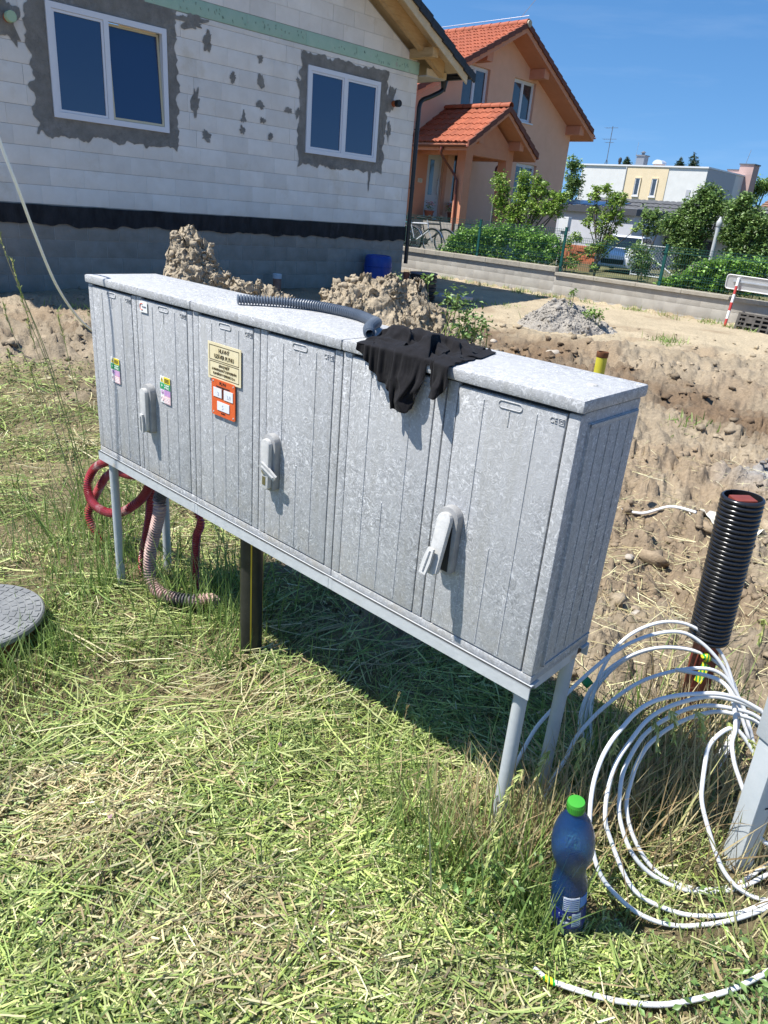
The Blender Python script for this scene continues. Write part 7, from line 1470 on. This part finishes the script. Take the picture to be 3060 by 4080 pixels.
mb = MB(); mb.box(.0, .05, .15, 5.9, 1.52+2.05*K, WHT-.13); mb.box(.0, .05, 2.9, 5.9, -1, 1.52+2.05*K); mb.build('shaded_end_wall', GREY, fh)  # shade on the white end wall is put into the grey colour
mb = MB(); mb.box(.002, .03, .4, 2.9, -1, 1.52+2.0*K); lg_ = mb.build('loggia_shade_panel', M('loggia_shade_grey', (.22, .22, .23), rough=.9), fh)  # flat panel, the loggia's shade is painted as dark grey
mb = MB(); mb.box(.032, .06, 1.5, 2.1, 1.52+.9*K, 1.52+1.7*K); mb.build('loggia_window', GLS2, fh)
mb = MB(); mb.tube([(-4.40*K, -.07, 0), (-4.40*K, -.07, WHT-.15)], .05, 8); mb.build('downpipe', M('zinc', (.5, .51, .52), rough=.5), fh)
def onroof(px, dy=3.0): return px
# chimney, cowl and aerial on that roof
cx_, cy_ = 12.9*K*.93, 46*K*.93
def roof_thing(name, lab, cat, X, Y): return thing(name, lab, cat, (X, Y, WHT), R(-44))
t_ = roof_thing('roof_chimney', 'grey sheet metal chimney on the white house roof', 'chimney', 12.89*1.66, 46*1.66); ck = 1.66; ctop = 1.52+(5.36-1.52)*ck-WHT
mb = MB(); mb.box(-.40, .40, -.4, .4, -.1, ctop-.12); mb.build('stack', M('dark_zinc', (.20, .22, .25), rough=.5), t_); mb = MB(); mb.box(-.48, .48, -.48, .48, ctop-.12, ctop-.02); mb.build('cap_plate', M('dark_zinc2', (.16, .17, .19), rough=.5), t_)
mb = MB(); mb.lathe([(.14, ctop-.02), (.14, ctop+.18), (.26, ctop+.20), (.04, ctop+.34)], 14); mb.build('flue_cowl', M('steel_cowl', (.25, .26, .28), rough=.4, metal=.5), t_); mb = MB(); mb.tube([(-.7, 0, -.1), (-.7, 0, ctop+1.1)], .012, 5); mb.build('lightning_rod', M('rod', (.3, .3, .3), rough=.5), t_)
t_ = roof_thing('roof_cowl', 'bright curved sheet metal cowl on the white house roof', 'vent cowl', 12.70*1.80, 42*1.80); t_.location.z = WHT+.28; mb = MB(); mb.box(-.42, .42, -.35, .35, -.40, .16); mb.build('curb', M('curb_pink', (.5, .38, .33), rough=.8), t_)
mb = MB(); n_ = 12; pr = [(.50*math.cos(math.pi*i/n_), .16+.36*math.sin(math.pi*i/n_)) for i in range(n_+1)]; mb.prism(pr, -.45, .45); mb.build('hood', M('bright_sheet', (.75, .76, .78), rough=.3, metal=.4), t_, smooth=True, angle=40)
t_ = roof_thing('roof_vent', 'small black vent pipe on the white house roof', 'vent', 11.15*1.8, 44*1.8); t_.location.z = WHT+.4; mb = MB(); mb.lathe([(.12, -.5), (.12, .18), (.17, .2), (.17, .48), (.05, .62)], 12); mb.build('vent_pipe', M('black_vent', (.02, .02, .02), rough=.5), t_, smooth=True, angle=40)
t_ = roof_thing('tv_aerial', 'tall television aerial mast on tripod above the white roof', 'aerial', 10.43*1.85, 44*1.85); AL = M('aerial_metal', (.12, .13, .15), rough=.5); ah = 1.52+(6.44-1.52)*1.85-WHT
mb = MB(); mb.tube([(0, 0, -.1), (0, 0, ah)], .035, 6); mb.build('mast', AL, t_); 
for a in range(3): mb = MB(); mb.tube([(.42*math.cos(2.1*a), .42*math.sin(2.1*a), -.1), (0, 0, .95)], .025, 5); mb.build('tripod_leg', AL, t_)
for z_, l_, m__ in ((ah-.15, .75, 6), (ah-1.15, .80, 7), (ah-1.45, .5, 4)):
    mb = MB(); mb.beam((-l_, 0, z_), (l_*.8, 0, z_), .03, .03)
    for i in range(m__): x = -l_+i*l_*1.7/(m__-1); mb.beam((x, -.28+.02*i, z_), (x, .28-.02*i, z_), .014, .014)
    mb.build('antenna_array', AL, t_)
# pink chimneys and brown roof on the far right
k2 = 1.55; t_ = thing('pink_chimney', 'pinkish rendered chimney block behind the white house', 'chimney', (19.3*k2, 48*k2, 0), R(-44)); PNK = M('pink_render', (.44, .30, .27), (.48, .335, .30), 3, .9)
zt2 = 1.52+(5.45-1.52)*k2; mb = MB(); mb.box(.1, 1.35, -.4, .9, 0, zt2); mb.build('stack', PNK, t_); mb = MB(); mb.box(-1.0, .1, -.3, .8, 0, zt2-.45); mb.build('side_stack', PNK, t_); mb = MB(); mb.box(.02, 1.43, -.48, .98, zt2, zt2+.10); mb.box(-1.05, .02, -.36, .86, zt2-.45, zt2-.38); mb.build('cap_plate', M('dark_cap', (.1, .1, .11), rough=.5), t_); mb = MB(); mb.tube([(.3, .2, zt2), (.5, .2, zt2+1.3)], .02, 5); mb.build('lightning_rod', M('rod2', (.25, .25, .25), rough=.5), t_)
bh = thing('brown_roof_house', 'low house with brown tiled roof at the right edge', 'house', (26.5, 58, 0), R(-44)); BRT = M('brown_tile', (.20, .115, .08), (.26, .15, .105), 4, .8, .3, 8)
zr, ze = 1.52+(3.62-1.52)*1.33, 1.52+(3.11-1.52)*1.33-.3; mb = MB(); mb.prism([(-1.4, 0), (14, 0), (14, ze), (-1.4, ze)], .6, 8); mb.build('wall', M('grey_brown_wall', (.36, .32, .28), rough=.9), bh)
V = [(-1.6, 0, ze-.1), (14.2, 0, ze-.1), (14.2, 4, zr+.5), (-1.6, 4, zr+.5), (14.2, 8.4, ze-.1), (-1.6, 8.4, ze-.1)]; mesh_obj('roof', V, [(0, 1, 2, 3), (3, 2, 4, 5)], BRT, bh)
for i in range(9): z_ = ze-.1+(zr+.6-ze)*i/9; y_ = 4*i/9; mb = MB(); mb.box(-1.6, 14.2, y_-.02, y_+.10, z_+.02, z_+.07); mb.build('tile_course', BRT, bh)
# outbuilding with dark roof
ob = thing('dark_roof_outbuilding', 'low outbuilding with dark grey tiled roof behind the car', 'outbuilding', (10.3, 41.5, 0), R(-44)); DKT = M('dark_grey_tile', (.075, .078, .082), (.11, .112, .115), 5, .75)
mb = MB(); mb.box(-2.5, 16, .5, 5.5, -.8, 1.55); mb.build('wall', M('outbuilding_wall', (.44, .42, .38), (.50, .48, .44), 3, .9), ob)
V = [(-2.8, 0, 1.50), (16.4, 0, 1.50), (16.4, 3.0, 2.95), (-2.8, 3.0, 2.95), (16.4, 6, 1.5), (-2.8, 6, 1.5)]; mesh_obj('roof_deck', [(a, b, c_-.03) for a, b, c_ in V], [(0, 1, 2, 3), (3, 2, 4, 5)], DKT, ob)
def pan_mesh(w, l, mat):
    nx = 7; V = []; F = []
    for yy, k_ in ((0, .05), (l, .005)):
        for i in range(nx): t = i/(nx-1); V.append(((t-.5)*w, yy, .03*math.sin(math.pi*t)+k_))
    for i in range(nx): t = i/(nx-1); V.append(((t-.5)*w, 0, .03*math.sin(math.pi*t)))
    for i in range(nx-1): F += [(i, i+1, nx+i+1, nx+i), (2*nx+i, 2*nx+i+1, i+1, i)]
    o = mesh_obj('roof_tile', V, F, mat, None, smooth=True, angle=50); me = o.data; bpy.data.objects.remove(o); return me
PM = pan_mesh(.34, .46, DKT); th = math.atan2(1.45, 3.0)
for r_ in range(8):
    for c_ in range(36):
        o = inst('roof_tile', PM, ob, (-2.6+c_*.335+.0*(r_ % 2), r_*.415*math.cos(th), 1.50+r_*.415*math.sin(th))); o.rotation_euler = (th, 0, 0)
mb = MB(); mb.prism([(9.4, 1.5), (16.4, 1.5), (16.4, 1.56), (9.4, 1.56)], 0, .1); mb.build('eave_strip', DKT, ob)
mb = MB(); mb.tube([(-2.8, -.06, 1.48), (16.4, -.06, 1.48)], .07, 8); mb.build('gutter', M('dark_gutter', (.06, .06, .065), rough=.5), ob)
for x in np.arange(-1.5, 15, 2.2): mb = MB(); mb.box(x, x+.8, .44, .5, .4, 1.2); w_ = mb.build('window_opening', M('dark_opening', (.03, .03, .035), rough=.5), ob)
# garage
gq = thing('grey_garage', 'light grey garage with flat roof and dark fascia left of the car', 'garage', (10.55, 37.0, 0), R(-44)); GREN = M('pale_grey_render', (.50, .51, .55), (.54, .55, .59), 3, .9, .1, 60)
k3 = 1.18; mb = MB(); mb.box(-4.7, 0, 0, 6, -.9, 2.05); mb.build('wall', GREN, gq); mb = MB(); mb.box(-4.95, .15, -.18, 6.2, 2.05, 2.34); mb.build('fascia', M('anthracite_fascia', (.07, .075, .085), rough=.5), gq)
mb = MB(); mb.box(-4.8, 0, .2, 6, 2.342, 2.36); mb.build('roof_sheet', M('light_roof', (.45, .47, .50), rough=.5), gq)
for i in range(4): V = [(-4.7+i*.95, -.10, 2.40), (-4.7+i*.95+.88, -.10, 2.40), (-4.7+i*.95+.88, 1.2, 2.62), (-4.7+i*.95, 1.2, 2.62)]; mb = MB(); mb.add(V+[(a, b, c_-.04) for a, b, c_ in V], [(0, 1, 2, 3), (7, 6, 5, 4), (0, 4, 5, 1), (1, 5, 6, 2), (2, 6, 7, 3), (3, 7, 4, 0)]); mb.build('solar_panel', M('solar_cell', (.015, .025, .07), rough=.15), gq)
mb = MB(); mb.tube([(-4.75, -.08, 2.0), (-4.75, -.08, -.5)], .05, 8); mb.build('downpipe', M('anthracite_pipe', (.06, .06, .07), rough=.5), gq)
t_ = thing('white_box', 'white utility box on post left of the garage', 'utility box', (4.10, 20.65, gz_(4.1, 20.65)), R(-43)); mb = MB(); mb.box(-.14, .14, -.08, .08, .95, 1.30); mb.build('box_body', M('white_box_paint', (.70, .71, .72), rough=.5), t_, bevel=.01); mb = MB(); mb.box(-.06, .06, -.04, .04, 0, .95); mb.build('box_post', M('white_post', (.62, .63, .63), rough=.6), t_)
# ---------------------------------------------------------------- white car
def car():
    root = thing('white_car', 'white estate car parked in front of the grey garage', 'car', (10.0, 33.2, -.17), R(-20))
    PT = M('white_car_paint', (.78, .79, .80), rough=.25, coat=.5); GL = M('car_glass', (.02, .03, .04), rough=.05, spec=.9); BKP = M('car_black', (.02, .02, .02), rough=.6)
    # side profile along x (front at -x), z
    xs = np.array([-2.15, -2.10, -1.95, -1.2, -1.0, -.35, .1, 1.2, 1.75, 2.05, 2.15]); zt = np.array([.62, .72, .80, .95, .98, 1.40, 1.47, 1.45, 1.36, .98, .60]); zb = np.array([.30, .24, .22, .20, .20, .20, .20, .20, .22, .26, .34]); hw = np.array([.62, .74, .80, .84, .85, .86, .86, .86, .84, .78, .70])
    n = len(xs); V = []; F = []; m_ = 10
    for i in range(n):
        belt = min(zt[i], .93+.02*i/n); roofw = hw[i]*(.74 if zt[i] > 1.2 else .93)
        sec = [(-hw[i]*.9, zb[i]), (-hw[i], zb[i]+.15), (-hw[i], belt*.75), (-hw[i]*.97, belt), (-roofw, zt[i]-.03), (roofw, zt[i]-.03), (hw[i]*.97, belt), (hw[i], belt*.75), (hw[i], zb[i]+.15), (hw[i]*.9, zb[i])]
        V += [(xs[i], a, b) for a, b in sec]
    for i in range(n-1):
        for j in range(m_-1): F.append((i*m_+j, i*m_+j+1, (i+1)*m_+j+1, (i+1)*m_+j))
        F.append((i*m_+m_-1, i*m_, (i+1)*m_, (i+1)*m_+m_-1))
    F += [tuple(range(m_)), tuple((n-1)*m_+j for j in range(m_-1, -1, -1))]
    o = mesh_obj('body', V, F, PT, root, smooth=True, angle=35)
    o.data.update()
    def pane(pts, name='window'): mb = MB(); mb.add(pts, [tuple(range(len(pts))), tuple(range(len(pts)-1, -1, -1))]); return mb.build(name, GL, root)
    pane([(-.99, -.74, .985), (-.99, .74, .985), (-.42, .62, 1.362), (-.42, -.62, 1.362)], 'windscreen')
    for v_ in range(4): pass
    ws_ = bpy.data.objects[-1] if False else None
    for sy in (-1, 1):
        for a, b in ((-.80, .05), (.10, .92), (.97, 1.70)):
            za = .98; ta = 1.36 if a > -.5 else 1.10; tb = 1.37 if b < 1.5 else 1.28
            pane([(a, sy*.838, za), (b, sy*.838, za), (b-.03, sy*.672, tb), (a+.04 if a > -.5 else a+.42, sy*.672, 1.36)], 'side_window')
    for wx_ in (-1.35, 1.30):
        for sy in (-1, 1):
            mb = MB(); mb.lathe([(.20, -.10), (.31, -.10), (.325, -.05), (.325, .05), (.31, .10), (.20, .10)], 24); w_ = mb.build('wheel', BKP, root, smooth=True, angle=40); w_.location = (wx_, sy*.78, .325); w_.rotation_euler = (R(90), 0, 0)
            mb = MB(); mb.lathe([(.20, -.09), (.20, .09)], 20); mb.build('rim', M('alloy', (.5, .5, .52), rough=.35, metal=.7), w_)
    for sy in (-1, 1):
        mb = MB(); mb.box(-2.13, -1.95, sy*.60-.14, sy*.60+.14, .60, .74); mb.build('headlight', M('headlight', (.45, .48, .5), rough=.1), root, bevel=.03)
        mb = MB(); mb.box(2.05, 2.14, sy*.68-.08, sy*.68+.08, .70, .98); mb.build('tail_light', M('tail', (.3, .02, .02), rough=.2), root, bevel=.02)
        mb = MB(); mb.box(-.82, -.62, sy*.97-.09, sy*.97+.09, .93, 1.08); mb.build('mirror', PT, root, bevel=.03)
    mb = MB(); mb.box(-2.18, -2.10, -.45, .45, .36, .54); mb.build('grille', BKP, root, bevel=.02)
    mb = MB(); mb.box(-1.1, 1.05, -.868, .868, .17, .30); mb.build('sill_trim', BKP, root)
    root.rotation_euler = (0, 0, R(62)); root.location = (9.2, 32.5, -.22)
car()
# pale low wall and gate frame in front of the yard
lw = thing('yard_gate', 'galvanised wire gate frame in front of the parked car', 'gate', (7.2, 24.5, gz_(7.2, 24.5)), R(-43)); mb = MB()
for a, b in (((0, 0, 0), (0, 0, 1.0)), ((1.6, 0, 0), (1.6, 0, 1.0)), ((0, 0, 1.0), (1.6, 0, 1.0)), ((0, 0, .1), (1.6, 0, .1)), ((0, 0, 1.0), (1.6, 0, .1))): mb.tube([a, b], .022, 8)
mb.build('gate_frame', STL, lw); mb = MB()
for i in range(26): x = i*.1-.5; mb.beam((max(0, x), 0, max(.1, .1-(x if x < 0 else 0))), (min(1.6, x+.9), 0, min(1.0, .1+min(1.6, x+.9)-x)), .004, .004); mb.beam((max(0, x), 0, min(1.0, 1.0+(x if x < 0 else 0))), (min(1.6, x+.9), 0, max(.1, 1.0-(min(1.6, x+.9)-x))), .004, .004)
mb.build('wire_mesh', STL, lw)
